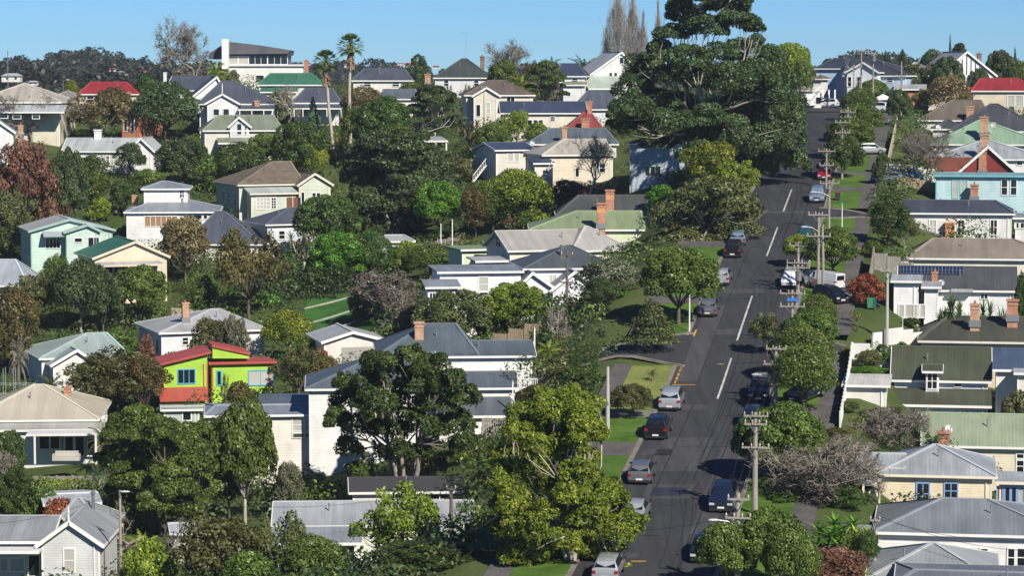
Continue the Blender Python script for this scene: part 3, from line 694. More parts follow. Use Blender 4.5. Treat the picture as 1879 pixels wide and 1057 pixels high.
def wedge(h, pts, dep, back, mat, name):
    """monopitch solid: outline in photo pixels on a plane `back` metres behind the reference front"""
    base = h.ref + h.V*back; mb = MB(); F_ = []
    for x, y in pts:
        k = kx(x, y); t = (k*base.y-base.x)/(h.U.x-k*h.U.y); q = base+h.U*t; F_.append(Vector((q.x,q.y,zat(y,q.y))))
    B_ = [q+h.V*dep for q in F_]; mb.plane(F_[::-1]); mb.plane(B_)
    for i in range(len(F_)): j = (i+1)%len(F_); mb.plane([F_[i],F_[j],B_[j],B_[i]])
    mb.build(name, mat, h.root)
wedge(h, [(419,99),(529,98),(531,92),(470,82),(419,76)], 12, 1.0, iron((.11,.11,.12)), 'roof')
wedge(h, [(383,108),(383,98),(407,82),(407,108)], 9, 1.4, iron((.10,.09,.09)), 'roof')
wedge(h, [(407,126),(407,71),(419,71),(419,126)], 1.6, -1.8, WHITE, 'chimney')
h = H('house', 'house with green metal hipped roof below the modern white house', 'house', 480, 0, (.66,.66,.60), GREENR)
h.block(472,592,155,11,'hip',134,rx=(497,570)); h.chim(562,109,132,8,6,BRK); h.win(490,158,502,166)
h.block(476,545,168,4,'shed',160,back=-4,ctlpt=False)
h = H('villa', 'white villa with dark slate hipped roof and a decorated front gable with finial', 'house', 450, 0, WH, SLATE)
h.block(362,503,190,12,'hip',148,rx=(407,430)); h.win(470,196,482,206); h.chim(472,183,211,9,-.4,BRKO)
h.block(376,440,190,3,'gy',172,back=-2.2,rx=408,ctlpt=False); h.win(392,200,402,211,1,1); h.win(410,200,420,211,1,1); h.finial(408,156,172)
h.block(436,503,200,2.4,'shed',193,back=-2.6,nowall=True,ctlpt=False,oh=.1); h.posts([440,462,484,500],201,212,-2.4)
h = H('house', 'slate-roofed white house with tall white post behind the finial villa', 'house', 475, -6, WH, SLATE)
h.block(303,386,165,11,'gx',139); h.win(352,170,362,178); h.chim(303,131,150,5,2,WHITE,0)
h = H('house', 'white slate-gabled house tucked left of the finial villa behind shrubs', 'house', 462, 12, WH, SLATE)
h.block(352,420,178,9,'gy',140,rx=398); h.win(380,172,388,184)
h = H('cottage', 'cream cottage with grey-green roof and a tall gabled dormer', 'house', 428, 10, (.62,.60,.52), GREYGREEN, wh=3)
h.block(372,522,239,11,'hip',211,rx=(402,500)); h.win(486,241,506,250,2,1,pane=CURT); h.win(402,258,432,270,2,1)
h.block(419,461,233,6,'gy',214,back=-.4,rx=438,ctlpt=False,wh=2.2,wall=boards((.55,.60,.58))); h.win(435,227,443,246,1,1); h.win(449,231,453,246,1,1)
h.block(400,462,262,3,'shed',252,back=-3,ctlpt=False,wh=2.4); h.win(420,266,433,276,2,2)
h.block(372,392,244,8,'gy',212,back=-1.5,rx=380,ctlpt=False,trim=None) if False else None
h = H('villa', 'dark-roofed white villa with a veranda behind the bare white-limbed tree', 'house', 455, 0, WH, SLATE)
h.block(536,625,188,10,'hip',162,rx=(560,610)); h.win(556,197,566,212); h.win(578,197,588,212)
h.block(530,625,198,2.4,'shed',190,back=-2.4,nowall=True,ctlpt=False,oh=.1); h.posts([540,556,575,600],199,214,-2.2)
h = H('house', 'white house with wide slate hipped roof right of the tall palms on the skyline', 'house', 490, 0, WW, SLATE)
h.block(645,757,147,12,'hip',126,rx=(668,742)); h.win(668,150,680,158); h.win(720,150,732,158)
h = H('house', 'low house with faded slate roof under the skyline hipped roof', 'house', 462, 0, WW, SLATE2)
h.block(696,768,181,8,'hip',163,rx=(704,762)); h.win(714,184,724,190)
h = H('villa', 'white villa with charcoal-green pyramid roof, dark chimney and mast on the skyline', 'house', 490, 0, (.66,.67,.68), iron((.055,.068,.066)))
h.block(795,904,142,12,'hip',107,rx=(848,856)); h.chim(885,101,130,8,5,BRKD); h.chim(785,134,152,10,-1,BRKO); h.aerial(855,58,110,6); h.win(815,147,823,157); h.win(870,147,878,157)
h = H('house', 'cream house with brown hipped roof and a front gable facing downhill', 'house', 450, 6, (.62,.58,.47), BROWN, wh=4)
h.block(852,982,174,11,'hip',147,rx=(897,925)); h.win(930,178,944,186,2,1)
h.block(866,919,176,5,'gy',160,back=-3,rx=893,ctlpt=False,wall=boards((.60,.57,.47))); h.win(874,192,881,213,1,1); h.win(892,188,899,208,1,2,pane=CURT)
h = H('bungalow', 'long cream bungalow with near-black roof and navy gable end', 'house', 428, 3, (.64,.60,.50), NAVY, wh=3)
h.block(918,1078,207,8,'gx',186); h.win(968,220,976,232,1,1); h.win(979,220,986,232,1,1); h.win(989,220,996,232,1,1); h.win(1010,214,1018,221)
h = H('house', 'large slate-roofed house mostly hidden left of the giant tree', 'house', 445, 0, WH, SLATE)
h.block(1052,1140,200,10,'hip',165,rx=(1080,1120))
h = H('house', 'white two-storey house with navy hipped roof left of the tall white gable', 'house', 470, -5, WH, NAVY, wh=5)
h.block(1022,1076,139,10,'hip',116,rx=(1030,1060)); h.win(1050,144,1060,150); h.win(1064,160,1070,169,1,2)
h.block(1030,1076,155,2,'shed',149,back=-2,roof=GREYGREEN,ctlpt=False)
h = H('house', 'tall white steep-gabled house on the skyline beside the bare poplars', 'house', 480, 14, (.66,.68,.66), LGREY, wh=6)
h.block(1080,1176,139,12,'gy',95,rx=1141,oh=.3); h.win(1137,105,1144,116,1,1); h.win(1146,105,1152,116,1,1); h.win(1118,133,1123,139,1,1); h.win(1127,133,1132,139,1,1)
h.block(1080,1150,162,6,'shed',139,back=-6,roof=iron((.36,.43,.36)),ctlpt=False)
h = H('cottage', 'little house with steep maroon hipped roof and two brick chimneys', 'house', 415, 0, WW, iron((.22,.055,.05)))
h.block(1040,1106,235,9,'hip',203,rx=(1074,1082)); h.chim(1082,184,212,9,4,BRK); h.chim(1074,215,240,14,-.4,BRK,0)
h = H('villa', 'villa with weathered slate-green hipped roof and slim brick chimney', 'house', 402, 0, WW, SLATE2)
h.block(965,1135,264,11,'hip',235,rx=(1010,1110)); h.chim(1036,231,256,9,-.2,BRKO)
h = H('cottage', 'small navy-roofed cottage with dark green gable and satellite dish', 'house', 392, 22, (.60,.58,.50), NAVY, wh=3)
h.block(908,985,275,9,'gx',261); h.win(932,281,941,296,1,1,pane=CURT); h.win(944,281,952,296,1,1,pane=CURT); h.dish(977,263,10,-.3)
h.block(966,1012,276,8,'shed',268,back=-.5,roof=DGREY,ctlpt=False); h.win(980,285,990,293,2,1)
h = H('cottage', 'cream cottage with patchy lichened roof above the white-limbed bare tree', 'house', 378, 12, (.63,.56,.44), PATCHY, wh=4.6)
h.block(995,1130,284,12,'hip',255,rx=(1035,1110)); h.win(1056,309,1062,324,1,1); h.win(1100,300,1110,316)
h.block(978,1020,299,5,'shed',289,back=-4,roof=NAVY,ctlpt=False,wall=boards((.66,.62,.52)),wh=4); h.win(996,312,1006,326)
h = H('house', 'pale blue weatherboard house in the shade under the giant tree', 'house', 366, -14, (.50,.58,.64), DGREY, wh=4.6)
h.block(1150,1238,263,10,'hip',245); h.win(1184,305,1192,322,1,1); h.win(1194,305,1202,322,1,1); h.win(1204,305,1212,322,1,1)
h = H('shed', 'open grey-roofed carport with timber post among trees', 'shed', 412, 10, (.35,.32,.28), LGREY, wh=2.4, wallmat=wood((.16,.12,.09)))
h.block(774,822,258,6,'shed',250,nowall=True,ctlpt=True); h.posts([778,800,819],259,276,.2,.2); h.rbox(802,262,810,275,.4,simple('orange_door',(.4,.16,.05),.6),'storage_box',1)
# ---- middle left
h = H('villa', 'pale green two-storey villa with brown tiled hipped roof and a right-hand gable', 'house', 390, 22, (.52,.57,.46), TILEB, wh=5.3, trim=paint((.66,.62,.50)))
h.block(436,560,339,13,'hip',296,rx=(500,532)); h.swin(-1,2,3.2,1.3,3,2,2); h.swin(-1,5,6.2,1.3,3,2,2); h.swin(-1,8,9.2,1.3,3,2,2)
h.block(546,612,340,7,'gy',318,back=-1.8,rx=578,ctlpt=False,roof=TILEB); h.win(573,354,579,367,1,2); h.win(581,354,587,367,1,2)
h.block(458,548,355,3.2,'shed',343,back=-3.0,roof=iron((.40,.44,.42)),ctlpt=False,wh=5); h.win(471,363,495,383,4,3,pane=CURT); h.win(498,363,506,382,2,4,pane=GLASS); h.win(553,353,558,378,1,1); h.door(526,362,546,386,wood((.16,.07,.04)))
h = H('house', 'white tiered house with a small upper storey and a lower pale grey hipped roof', 'house', 372, 4, (.72,.72,.70), MGREY, wh=4.2)
h.block(227,402,389,14,'hip',361,rx=(300,322)); h.win(266,397,325,415,6,1,pane=paint((.30,.18,.10))); h.win(342,395,352,401,1,1); h.win(355,395,370,401,1,1); h.win(374,395,380,401,1,1); h.swin(-1,1,4,1,2.4,3,1)
h.block(259,348,346,8,'hip',332,rx=(298,306),back=4,ctlpt=False,wh=3,roof=MGREY); h.win(330,349,338,362,2,2); h.chim(247,356,379,9,3,BRKO,0)
h = H('house', 'mint green bungalow with two overlapping low gables', 'house', 352, 17, (.47,.62,.54), LGREY, wh=4.8, trim=paint((.28,.40,.36)))
h.block(52,212,424,12,'gy',402,rx=128); h.win(84,437,110,455,4,1,frame=paint((.6,.66,.62))); h.swin(-1,2,3.5,1.2,3.4,1,2); h.swin(-1,5,6.5,1.2,3.4,1,2)
h.block(117,188,426,2.0,'gy',412,back=-1.8,rx=161,ctlpt=False); h.win(137,437,150,444,1,1); h.win(162,436,182,456,2,1)
h.block(80,118,432,1.4,'shed',424,back=-1.4,nowall=True,ctlpt=False,oh=.1)
h = H('house', 'cream-gabled house with green metal roof partly behind trees', 'house', 334, 20, (.64,.56,.42), GREENR, wh=3.6, trim=paint((.62,.54,.40)))
h.block(170,312,474,12,'gy',443,rx=249,back=0); h.win(194,490,206,514,1,2); h.win(210,490,235,514,2,1,pane=simple('dark_room',(.03,.03,.03),.8))
h.block(186,300,487,2.2,'shed',480,back=-2.2,ctlpt=False,roof=LGREY,nowall=True,oh=.1); h.posts([190,236,268,298],488,515,-2)
h = H('villa', 'villa with pale blue-grey roof cut by the left edge above the olive tree', 'house', 335, 0, (.62,.64,.66), iron((.33,.37,.41)))
h.block(-60,52,524,12,'hip',476,rx=(-12,28)); h.win(6,531,18,545)
h = H('house', 'house with plain slate hipped roof right of the yellow-tipped tree', 'house', 366, 0, WW, SLATE)
h.block(340,480,448,12,'hip',388,rx=(396,412)); h.win(360,452,374,462)
h = H('cottage', 'blue-white cottage with slate roof half hidden by the dark pohutukawa', 'house', 370, 24, (.60,.64,.70), SLATE, wh=4)
h.block(488,620,412,10,'hip',380,rx=(530,590)); h.win(512,424,522,438)
h = H('garage', 'small white garage with flat grey roof between the round green tree and the fence', 'garage', 356, 12, WH, LGREY, wh=2.7)
h.block(693,762,443,8,'hip',431,rx=(708,740)); h.rbox(712,450,738,464,.05,paint((.5,.5,.5)),'roller_door',.3,5)
h = H('house', 'charcoal-roofed house with two-tone brick chimney behind the green roof', 'house', 338, 0, WH, iron((.075,.08,.078)), wh=4.6)
h.block(1020,1197,396,12,'hip',358,rx=(1062,1184)); h.chim(1119,346,388,15,-.3,BRK,0,RENDO); h.win(1184,402,1190,414)
h = H('house', 'pale lime-cream house with soft green roof and two-tone chimney', 'house', 324, 0, (.60,.66,.44), GREENP, wh=4.8)
h.block(970,1184,421,12,'hip',387,rx=(1058,1176)); h.chim(1103,370,410,15,-.2,BRK,0,RENDO); h.win(1143,444,1158,458,1,1,pane=CURT)
h.block(1180,1214,450,5,'shed',430,back=-.5,ctlpt=False,wh=3); h.win(1186,456,1198,466,2,1)
h.block(1155,1186,470,3,'shed',464,back=-3,ctlpt=False,roof=MGREY,wh=2.4)
h = H('house', 'cream weatherboard house with long grey-cream roof and shaded gable window at its left', 'house', 311, 16, (.68,.64,.53), iron((.36,.34,.31), streak=.15), wh=4)
h.block(932,1122,460,11,'gx',422); h.swin(-1,4.3,6.3,.2-1.6,1.5-1.6,2,2); h.win(964,471,975,485,2,2); h.win(1141,462,1145,466,1,1)
h.block(1050,1160,460,11,'hip',415,rx=(1074,1078),back=-1,ctlpt=False,roof=iron((.38,.37,.35), streak=.15))
h.block(872,934,479,4,'shed',470,back=-2,ctlpt=False,roof=LGREY,wh=3); h.win(887,480,899,497,1,1); h.win(902,480,914,497,1,1); h.win(916,480,928,497,1,1)
h = H('shed', 'lean-to shed with soft green roof and pale green wall behind the conservatory', 'shed', 322, 20, (.60,.66,.44), GREENP, wh=3.2)
h.block(845,914,458,6,'shed',450); 
h = H('villa', 'white villa with dark slate pyramid roof and twin front gables', 'house', 296, 8, (.74,.75,.77), iron((.075,.09,.10)), wh=5.0)
h.block(960,1136,493,11,'hip',450,rx=(1042,1048)); h.pipe(1030,452,487,3); h.win(1008,505,1020,525,2,1,pane=CURT); h.win(1078,507,1088,516,1,1)
h.block(946,1022,532,4,'gy',500,back=-3.6,rx=978,ctlpt=False,roof=MGREY,wh=4); h.block(1010,1104,534,4.5,'gy',498,back=-4,rx=1056,ctlpt=False,roof=MGREY,wh=4); h.win(1043,546,1050,559,1,2); h.win(1052,546,1059,559,1,2)
h.block(802,962,499,9,'flat',back=-1.5,ctlpt=False,wh=6.3,roof=MGREY); h.win(879,509,895,535,1,2,pane=CURT); h.win(880,536,895,541,1,1)
h.block(780,847,527,4,'shed',512,back=-5.5,ctlpt=False,roof=MGREY,wh=3.2); h.win(789,538,798,548,2,1)
h = H('villa', 'white villa with light grey lichen-spotted hipped roof and orange chimney', 'house', 305, 20, (.66,.67,.68), iron((.36,.37,.38), rust=.12), wh=4)
h.block(292,492,611,13,'hip',567,rx=(388,402)); h.chim(340,553,584,12,3,BRKO); h.win(335,620,345,632); h.dish(395,619,15,-.6,-30); h.swin(-1,2,3.2,1,2.6); h.swin(-1,5,6.2,1,2.6)
h = H('cottage', 'white cottage with weathered blue-green roof and small front gable', 'house', 296, 20, (.70,.68,.66), TEALR, wh=3.4)
h.block(72,238,658,12,'hip',611,rx=(160,195)); h.win(155,676,166,690,1,2,pane=CURT)
h.block(93,180,671,3.6,'gy',642,back=-2.6,rx=142,ctlpt=False)
# ---- lime house
LIME = (.33,.57,.03)
h = H('house', 'vivid lime green house with red metal roofs and blue window frames', 'house', 284, 12, LIME, REDB, wh=3.9, trim=paint((.40,.07,.05)))
BF = paint((.08,.36,.60))
h.block(383,508,666,8,'shed',656); h.win(457,681,499,706,2,1,frame=BF,pane=CURT); h.win(399,682,405,706,1,1,frame=BF)
h.block(293,388,668,7,'slope',back=-.8,eave2=645,ctlpt=False,wh=3.6); h.win(327,679,357,703,3,1,frame=BF)
h.block(390,458,655,4,'slope',back=2.5,eave2=655,ctlpt=False,wh=2); 
wedge(h, [(390,658),(390,634),(457,650),(457,658)], 4.5, .9, boards(LIME), 'wall'); wedge(h, [(389,637),(389,633),(459,648),(459,652)], 5.2, .7, REDB, 'roof')
h.block(294,383,734,3,'shed',709,back=-3.2,ctlpt=False,wh=2.5)
h.block(382,441,744,0.4,'flat',back=-1.2,ctlpt=False,wall=paint((.42,.12,.07)),roof=paint((.42,.12,.07)),wh=1) if False else None
h = H('shed', 'small grey-green garden shed below the lime green house', 'shed', 271, 8, (.40,.46,.40), iron((.34,.37,.34)), wh=2.4)
h.block(295,372,752,4,'gx',746); h.win(336,757,350,771,1,1)
h = H('garage', 'grey and white garage with wide roller door beside the green lawn', 'garage', 291, 14, (.66,.63,.58), LGREY, wh=3.4)
h.block(590,714,628,10,'gy',609,rx=648); h.rbox(627,637,692,676,.06,paint((.38,.37,.34)),'roller_door',.36,9); h.win(600,650,600.5,650.5,1,1) if False else None
# ---- big slate villa
h = H('villa', 'big villa with stepped slate-blue roofs, three stacked eaves and a brick chimney', 'house', 252, 4, (.73,.73,.71), SLATE2, wh=5.6)
h.block(800,984,654,9,'gx',625); h.win(953,668,957,680,1,1); h.finial(981,606,640,4)
h.block(690,880,654,13,'hip',594,rx=(782,836),back=.4,ctlpt=False); h.chim(769,588,629,16,3.5,BRKO,0)
h.block(640,952,714,8,'gx',683,back=-6,ctlpt=False,wh=5.2); h.finial(949,676,702,4)
h.block(560,800,714,11,'hip',648,rx=(700,795),back=-5.6,ctlpt=False)
h.block(800,942,764,4,'shed',722,back=-9,ctlpt=False,wh=4.4); h.finial(941,705,735,.3); h.win(915,782,925,800,1,2,pane=CURT); h.rail(950,986,695,712,3)
h.block(628,760,681,7,'gx',660,back=-2,ctlpt=False,wh=4) if False else None
# cream/white two-storey
h = H('house', 'two-storey cream-white house with flat grey roofs behind the spreading tree', 'house', 246, 6, (.70,.67,.60), MGREY, wh=7.6)
h.block(375,598,763,9,'hip',743,rx=(396,590)); h.win(537,769,556,803,1,3,pane=CURT); h.win(560,769,579,803,1,3,pane=CURT); h.win(538,796,556,803,1,1); h.win(561,796,579,803,1,1)
h.block(476,600,746,7,'shed',722,back=6,ctlpt=False,roof=SLATE2,nowall=True)
h.block(592,880,800,8,'shed',780,back=-.6,ctlpt=False,roof=LGREY,wh=6); h.win(594,853,610,900,1,2); h.win(700,822,730,845,2,1)
h = H('garage', 'low garage with flat dark membrane roof and white fascia behind the spreading tree', 'garage', 226, 4, WW, paint((.05,.05,.055), .7), wh=2.8)
h.block(640,882,904,8,'gx',876,back=0); h.win(780,908,860,916,3,1)
h = H('cottage', 'cottage with long light grey roof, white porch and picket fence at bottom centre', 'house', 211, 3, (.70,.70,.66), iron((.33,.345,.37)), wh=3)
h.block(498,872,966,9,'gx',920); h.win(700,980,712,1000)
h.block(496,664,998,3,'shed',966,back=-3,ctlpt=False,wh=3,nowall=True,roof=iron((.24,.265,.29)),oh=.1); h.posts([512,574,652],1000,1050,-2.8,.16); h.win(598,1003,617,1022,2,1,v=.4); h.win(640,1003,650,1030,1,1,v=.4)
h.block(806,862,992,3,'shed',968,back=-3.0,ctlpt=False,wh=2.8,roof=iron((.40,.45,.44))); h.win(818,997,838,1010,2,1)
h.rail(612,668,1036,1057,-3)
# cream pyramid
h = H('villa', 'cream pyramid-roofed villa with a covered deck at the left edge', 'house', 264, 4, (.66,.64,.58), CREAMR, wh=4.2, trim=paint((.68,.67,.62)))
h.block(-60,183,772,15,'hip',706,rx=(62,80)); h.dish(193,768,14,-.5,10); h.chim(124,708,738,12,7,BRK)
h.block(-60,180,790,2.2,'shed',775,back=-2.0,ctlpt=False,roof=iron((.36,.37,.33)),wh=3.5,wall=paint((.62,.61,.58)))
h.block(48,182,797,3.5,'shed',789,back=-5.5,ctlpt=False,nowall=True,roof=paint((.66,.67,.66)),oh=.1); h.posts([64,176],799,852,-5.3,.18)
h.win(73,801,90,824,1,1,v=3.6); h.win(93,801,109,824,1,1,v=3.6); h.win(120,802,134,836,1,1,v=3.6); h.win(139,802,154,836,1,1,v=3.6); h.win(161,806,174,836,1,1,v=3.6)
h = H('villa', 'white-gabled villa with grey roofs and awning in the bottom left corner', 'house', 204, 0, (.55,.57,.55), iron((.25,.265,.28)), wh=4)
h.block(-60,95,994,8,'gx',947); h.win(-12,1026,14,1048,2,1,pane=CURT); h.win(20,1026,44,1048,1,1,pane=CURT); h.win(53,1020,72,1057,1,1)
h.block(66,190,1002,10,'gy',958,back=-1.2,rx=126,ctlpt=False,roof=iron((.27,.285,.30))); h.win(118,1009,136,1050,1,2,pane=CURT); h.finial(126,938,958)
h.block(88,198,978,9,'hip',914,back=5,rx=(140,146),ctlpt=False,roof=iron((.26,.275,.29)),nowall=True); h.pipe(171,906,965,2)
h.block(-60,72,1012,2.4,'shed',1004,back=-2.4,ctlpt=False,nowall=True,roof=paint((.7,.7,.68)),oh=.1)
h = H('shed', 'pale metal-roofed shed behind the bottom left villa', 'shed', 222, 14, (.62,.6,.55), iron((.42,.44,.46)), wh=2.4)
h.block(80,186,926,7,'gx',906); 
h = H('shed', 'small pale-roofed outbuilding behind bare branches at lower left', 'shed', 216, 10, (.5,.46,.38), iron((.40,.43,.46)), wh=2.2)
h.block(312,380,979,5,'gx',960)
# ---- right side
RR = -9.2
h = H('house', 'blue-white two-storey house with charcoal hipped roof at the top of the road', 'house', 472, -26, (.42,.56,.72), iron((.042,.05,.066)), wh=5.6)
h.block(1546,1664,138,14,'hip',106,rx=(1560,1600)); h.win(1600,143,1612,156); h.win(1628,143,1638,150)
h.block(1494,1552,125,16,'hip',107,rx=(1530,1552),back=8,ctlpt=False,wh=7)
h.block(1550,1612,132,3,'gy',114,back=-2.2,rx=1584,ctlpt=False,wall=boards((.70,.74,.80)),wh=6); h.win(1555,141,1562,158,1,2); h.win(1573,141,1580,158,1,2)
h.block(1488,1510,144,4,'hip',137,back=2,ctlpt=False,roof=BROWN,wh=4,wall=boards((.70,.7,.68))); 
h = H('house', 'low white veranda wing with balustrade and stairs left of the blue-white house', 'house', 462, 0, (.70,.72,.74), LGREY, wh=3)
h.block(1462,1512,166,6,'flat',gut=False,roof=LGREY); h.rail(1462,1510,158,166,0); h.posts([1510,1521,1532],164,184,0,.25,WHITE); h.win(1497,178,1506,190,1,1)
h = H('staircase', 'white timber stairs climbing to the veranda wing at the crest', 'staircase', 458, 0, WH, LGREY, wh=.5) if False else None
HS = [x for x in HS if x]
h = H('house', 'white half-timbered gable with black battens on the right skyline', 'house', 482, 12, (.72,.72,.74), GALV, wh=4)
h.block(1722,1830,139,12,'gy',94,rx=1775); h.chim(1797,96,116,7,5,BRKD)
for q in range(9):
    x = 1750+q*8; yb = 137; yt = 95+abs(x-1775)*.83+6
    if yb-yt > 5: h.rbox(x-.8, yt, x+.8, yb, .06, simple('black_batten',(.03,.03,.03),.6), 'batten', .33)
h = H('house', 'long cream house with bright red roof at the right edge', 'house', 450, RR, (.62,.55,.42), REDR, wh=3.6)
h.block(1782,1905,166,10,'hip',143,rx=(1800,1868)); h.win(1849,175,1861,195,1,1,pane=CURT); h.win(1864,175,1877,195,1,1,pane=CURT)
h.block(1700,1796,168,8,'hip',160,rx=(1712,1790),back=1,ctlpt=False)
h = H('house', 'low grey-roofed brick garage beside the power pole near the crest', 'house', 462, RR, (.45,.18,.10), LGREY, wh=2.4)
h.block(1640,1700,163,6,'shed',154)
h = H('house', 'grey-roofed cottage glimpsed between trees on the right skyline', 'house', 492, RR, WH, LGREY)
h.block(1652,1705,126,8,'hip',114)
h = H('house', 'brown tiled roof with slim orange chimney behind the slate-grey hip', 'house', 424, RR, WW, iron((.14,.12,.095)), wh=3.2)
h.block(1684,1820,220,11,'hip',183,rx=(1748,1800)); h.chim(1780,193,216,13,-.2,BRKO)
h = H('house', 'slate-grey hipped roof house below the red roof on the right', 'house', 412, RR, WH, DGREY, wh=3.2)
h.block(1742,1925,240,13,'hip',190,rx=(1818,1830)); h.block(1708,1770,236,6,'hip',218,back=2,ctlpt=False); h.win(1858,246,1870,256)
h = H('villa', 'villa with sage green roof and brick chimney above the corrugated grey roof', 'house', 392, RR, WW, SAGE, wh=3)
h.block(1708,1925,264,13,'hip',220,rx=(1797,1804)); h.chim(1806,212,243,14,1,BRKO); h.dish(1824,229,12,2,-30); h.dish(1722,233,10,-.3,10); h.win(1850,270,1860,280)
h = H('villa', 'villa with silvery corrugated roof between the sage roof and the rusty gable', 'house', 371, RR, WH, GALV, wh=3)
h.block(1700,1925,291,13,'hip',256,rx=(1806,1812)); h.chim(1808,244,272,14,-.2,BRKO,1); h.win(1866,294,1876,302)
h = H('house', 'rusty red corrugated roof house with red and white striped gable', 'house', 352, RR, (.30,.06,.045), RUSTR, wh=2.8, wallmat=iron((.20,.035,.03), rust=.35))
h.block(1758,1868,317,8,'gy',268,rx=1813,back=0,roof=iron((.36,.40,.43))); h.block(1700,1790,315,7,'shed',288,back=1,ctlpt=False,roof=RUSTR)
for q in range(11):
    x = 1768+q*9; yt = 272+abs(x-1813)*.86; h.rbox(x-1.6, yt, x+1.6, 316, .06, paint((.42,.24,.20), .7), 'batten', .33) if 316-yt > 5 else None
h.chim(1803,272,312,14,-.5,BRK)
h = H('house', 'pale turquoise weatherboard house with blue-trimmed windows', 'house', 336, RR, (.44,.62,.65), iron((.20,.36,.38)), wh=3.4, trim=paint((.16,.42,.46)))
h.block(1712,1935,321,7,'shed',316); h.win(1748,331,1758,362,1,2,pane=CURT,frame=paint((.25,.55,.58))); h.win(1763,331,1774,362,1,2,pane=CURT,frame=paint((.25,.55,.58))); h.win(1838,330,1848,357,1,2); h.win(1855,330,1865,357,1,2); h.chim(1788,336,360,14,-.6,BRK,1)
h = H('cottage', 'white cottage with slate hipped roof and three sash windows below the turquoise house', 'house', 318, RR, (.66,.66,.63), iron((.055,.065,.085)), wh=4.2)
h.block(1652,1862,390,9,'hip',367,rx=(1654,1826)); h.win(1706,404,1717,430,2,2,pane=CURT); h.win(1758,404,1769,430,2,2); h.win(1818,404,1829,430,2,2); h.chim(1743,406,440,16,.0,RENDO,0)
h.block(1858,1935,399,7,'shed',391,back=1,ctlpt=False,roof=MGREY,wh=3.4); h.win(1863,409,1869,418,1,1); h.win(1873,409,1879,418,1,1)
h = H('house', 'house with long taupe metal roof and white fascia', 'house', 297, RR, (.66,.62,.52), TAUPE, wh=3.2)
h.block(1664,1950,473,12,'hip',438,rx=(1712,1860))
h = H('carport', 'carport with blue solar panel roof beside the taupe roof', 'carport', 297, RR, (.4,.35,.28), simple('solar_panel',(.015,.03,.075),.15,0,.6), wh=2.6)
h.block(1584,1668,479,6,'shed',468,nowall=True,ctlpt=True); h.posts([1587,1626,1664],480,503,.2,.16); h.rbox(1604,482,1650,485,4,paint((.5,.33,.2)),'stored_timber',1)
h = H('house', 'white house with charcoal roof, a row of solar panels and slim chimney', 'house', 275, RR, (.72,.73,.72), iron((.075,.078,.085)), wh=4.2)
h.block(1646,1868,531,9,'gx',489); h.chim(1715,496,530,10,-.2,BRK,1); h.dish(1727,519,13,-.3,-10); h.win(1800,540,1812,548,2,1); h.rbox(1745,531,1786,536,1,LGREY,'awning',-.6)
sp_ = MB(); O_, U_, V_ = h.O, h.U, h.V
def solar(h, x1, x2, y1, y2, n_):
    """panels lying on the front slope of a gable block"""
    mb = MB(); e, zr, hv = h.e, h.zr, h.dep/2; sl = (zr-e)/hv
    def vrow(y):
        lo, hi = 0, hv
        for _ in range(30):
            m = (lo+hi)/2; q = h.P(h.W/2, m, e+sl*m)
            if proj(q)[1] > y: lo = m
            else: hi = m
        return lo
    v0, v1 = vrow(y2), vrow(y1)
    for i in range(n_):
        xa = x1+(x2-x1)*i/n_; xb = x1+(x2-x1)*(i+1)/n_-.6; ua, ub = h.ucoord(h.O, v0, xa, y2), h.ucoord(h.O, v0, xb, y2)
        b0 = [h.P(ua,v0,e+sl*v0+.06),h.P(ub,v0,e+sl*v0+.06),h.P(ub,v1,e+sl*v1+.06),h.P(ua,v1,e+sl*v1+.06)]; t = [q+Vector((0,0,.08)) for q in b0]
        m = MB(); m.plane(t)
        for k in range(4): m.plane([b0[k],b0[(k+1)%4],t[(k+1)%4],t[k]])
        o = m.build('solar_panel', simple('solar_panel',(.015,.03,.075),.15,0,.6), h.root)
        g = MB()
        for fx in (0,.34,.67,1): g.bar(t[0].lerp(t[1],fx)+Vector((0,0,.01)), t[3].lerp(t[2],fx)+Vector((0,0,.01)), .05, .02)
        for fy in (0,.5,1): g.bar(t[0].lerp(t[3],fy)+Vector((0,0,.01)), t[1].lerp(t[2],fy)+Vector((0,0,.01)), .05, .02)
        g.build('panel_frame', simple('panel_frame',(.25,.27,.3),.4,.5), o)
solar(h, 1651, 1768, 491, 505, 6)
h.block(1634,1692,515,7,'flat',back=-6,ctlpt=False,wh=5.4,roof=LGREY,thick=.25)
for a_, b_ in ((1650,1658),(1662,1685),(1689,1697)): h.win(a_,560,b_,582,1,1,pane=CURT)
h.block(1690,1728,526,6,'flat',back=-5.9,ctlpt=False,wh=5,roof=LGREY,thick=.2)
h = H('villa', 'villa with mossy near-black hipped roof and two brick chimneys', 'house', 256, RR, (.66,.56,.40), OLIVEBLK, wh=3.6, trim=paint((.70,.66,.58)))
h.block(1684,1960,625,13,'hip',581,rx=(1740,1885)); h.chim(1789,555,588,17,3,BRKO,1); h.chim(1858,547,578,19,4,BRK,1)
h = H('house', 'two-storey white house with dark green roofs and a dormer window', 'house', 243, RR, (.62,.66,.72), DKGREEN, wh=5.6)
h.block(1634,1820,697,9,'gx',637); h.win(1752,701,1764,709,1,1)
h.block(1692,1730,681,4,'gx',669,back=-1.1,ctlpt=False,wall=boards((.74,.74,.74)),wh=2.6,roof=DKGREEN); h.win(1702,686,1719,713,2,2)
h.block(1636,1820,742,4,'shed',713,back=-3.9,ctlpt=False,wh=3.6); h.win(1763,755,1770,758,1,1); h.win(1772,755,1779,758,1,1)
h.block(1586,1642,757,3.6,'shed',737,back=-4.2,ctlpt=False,wh=2.4,roof=iron((.085,.09,.08)),nowall=True); h.posts([1590,1612,1638],758,775,-4,.14)
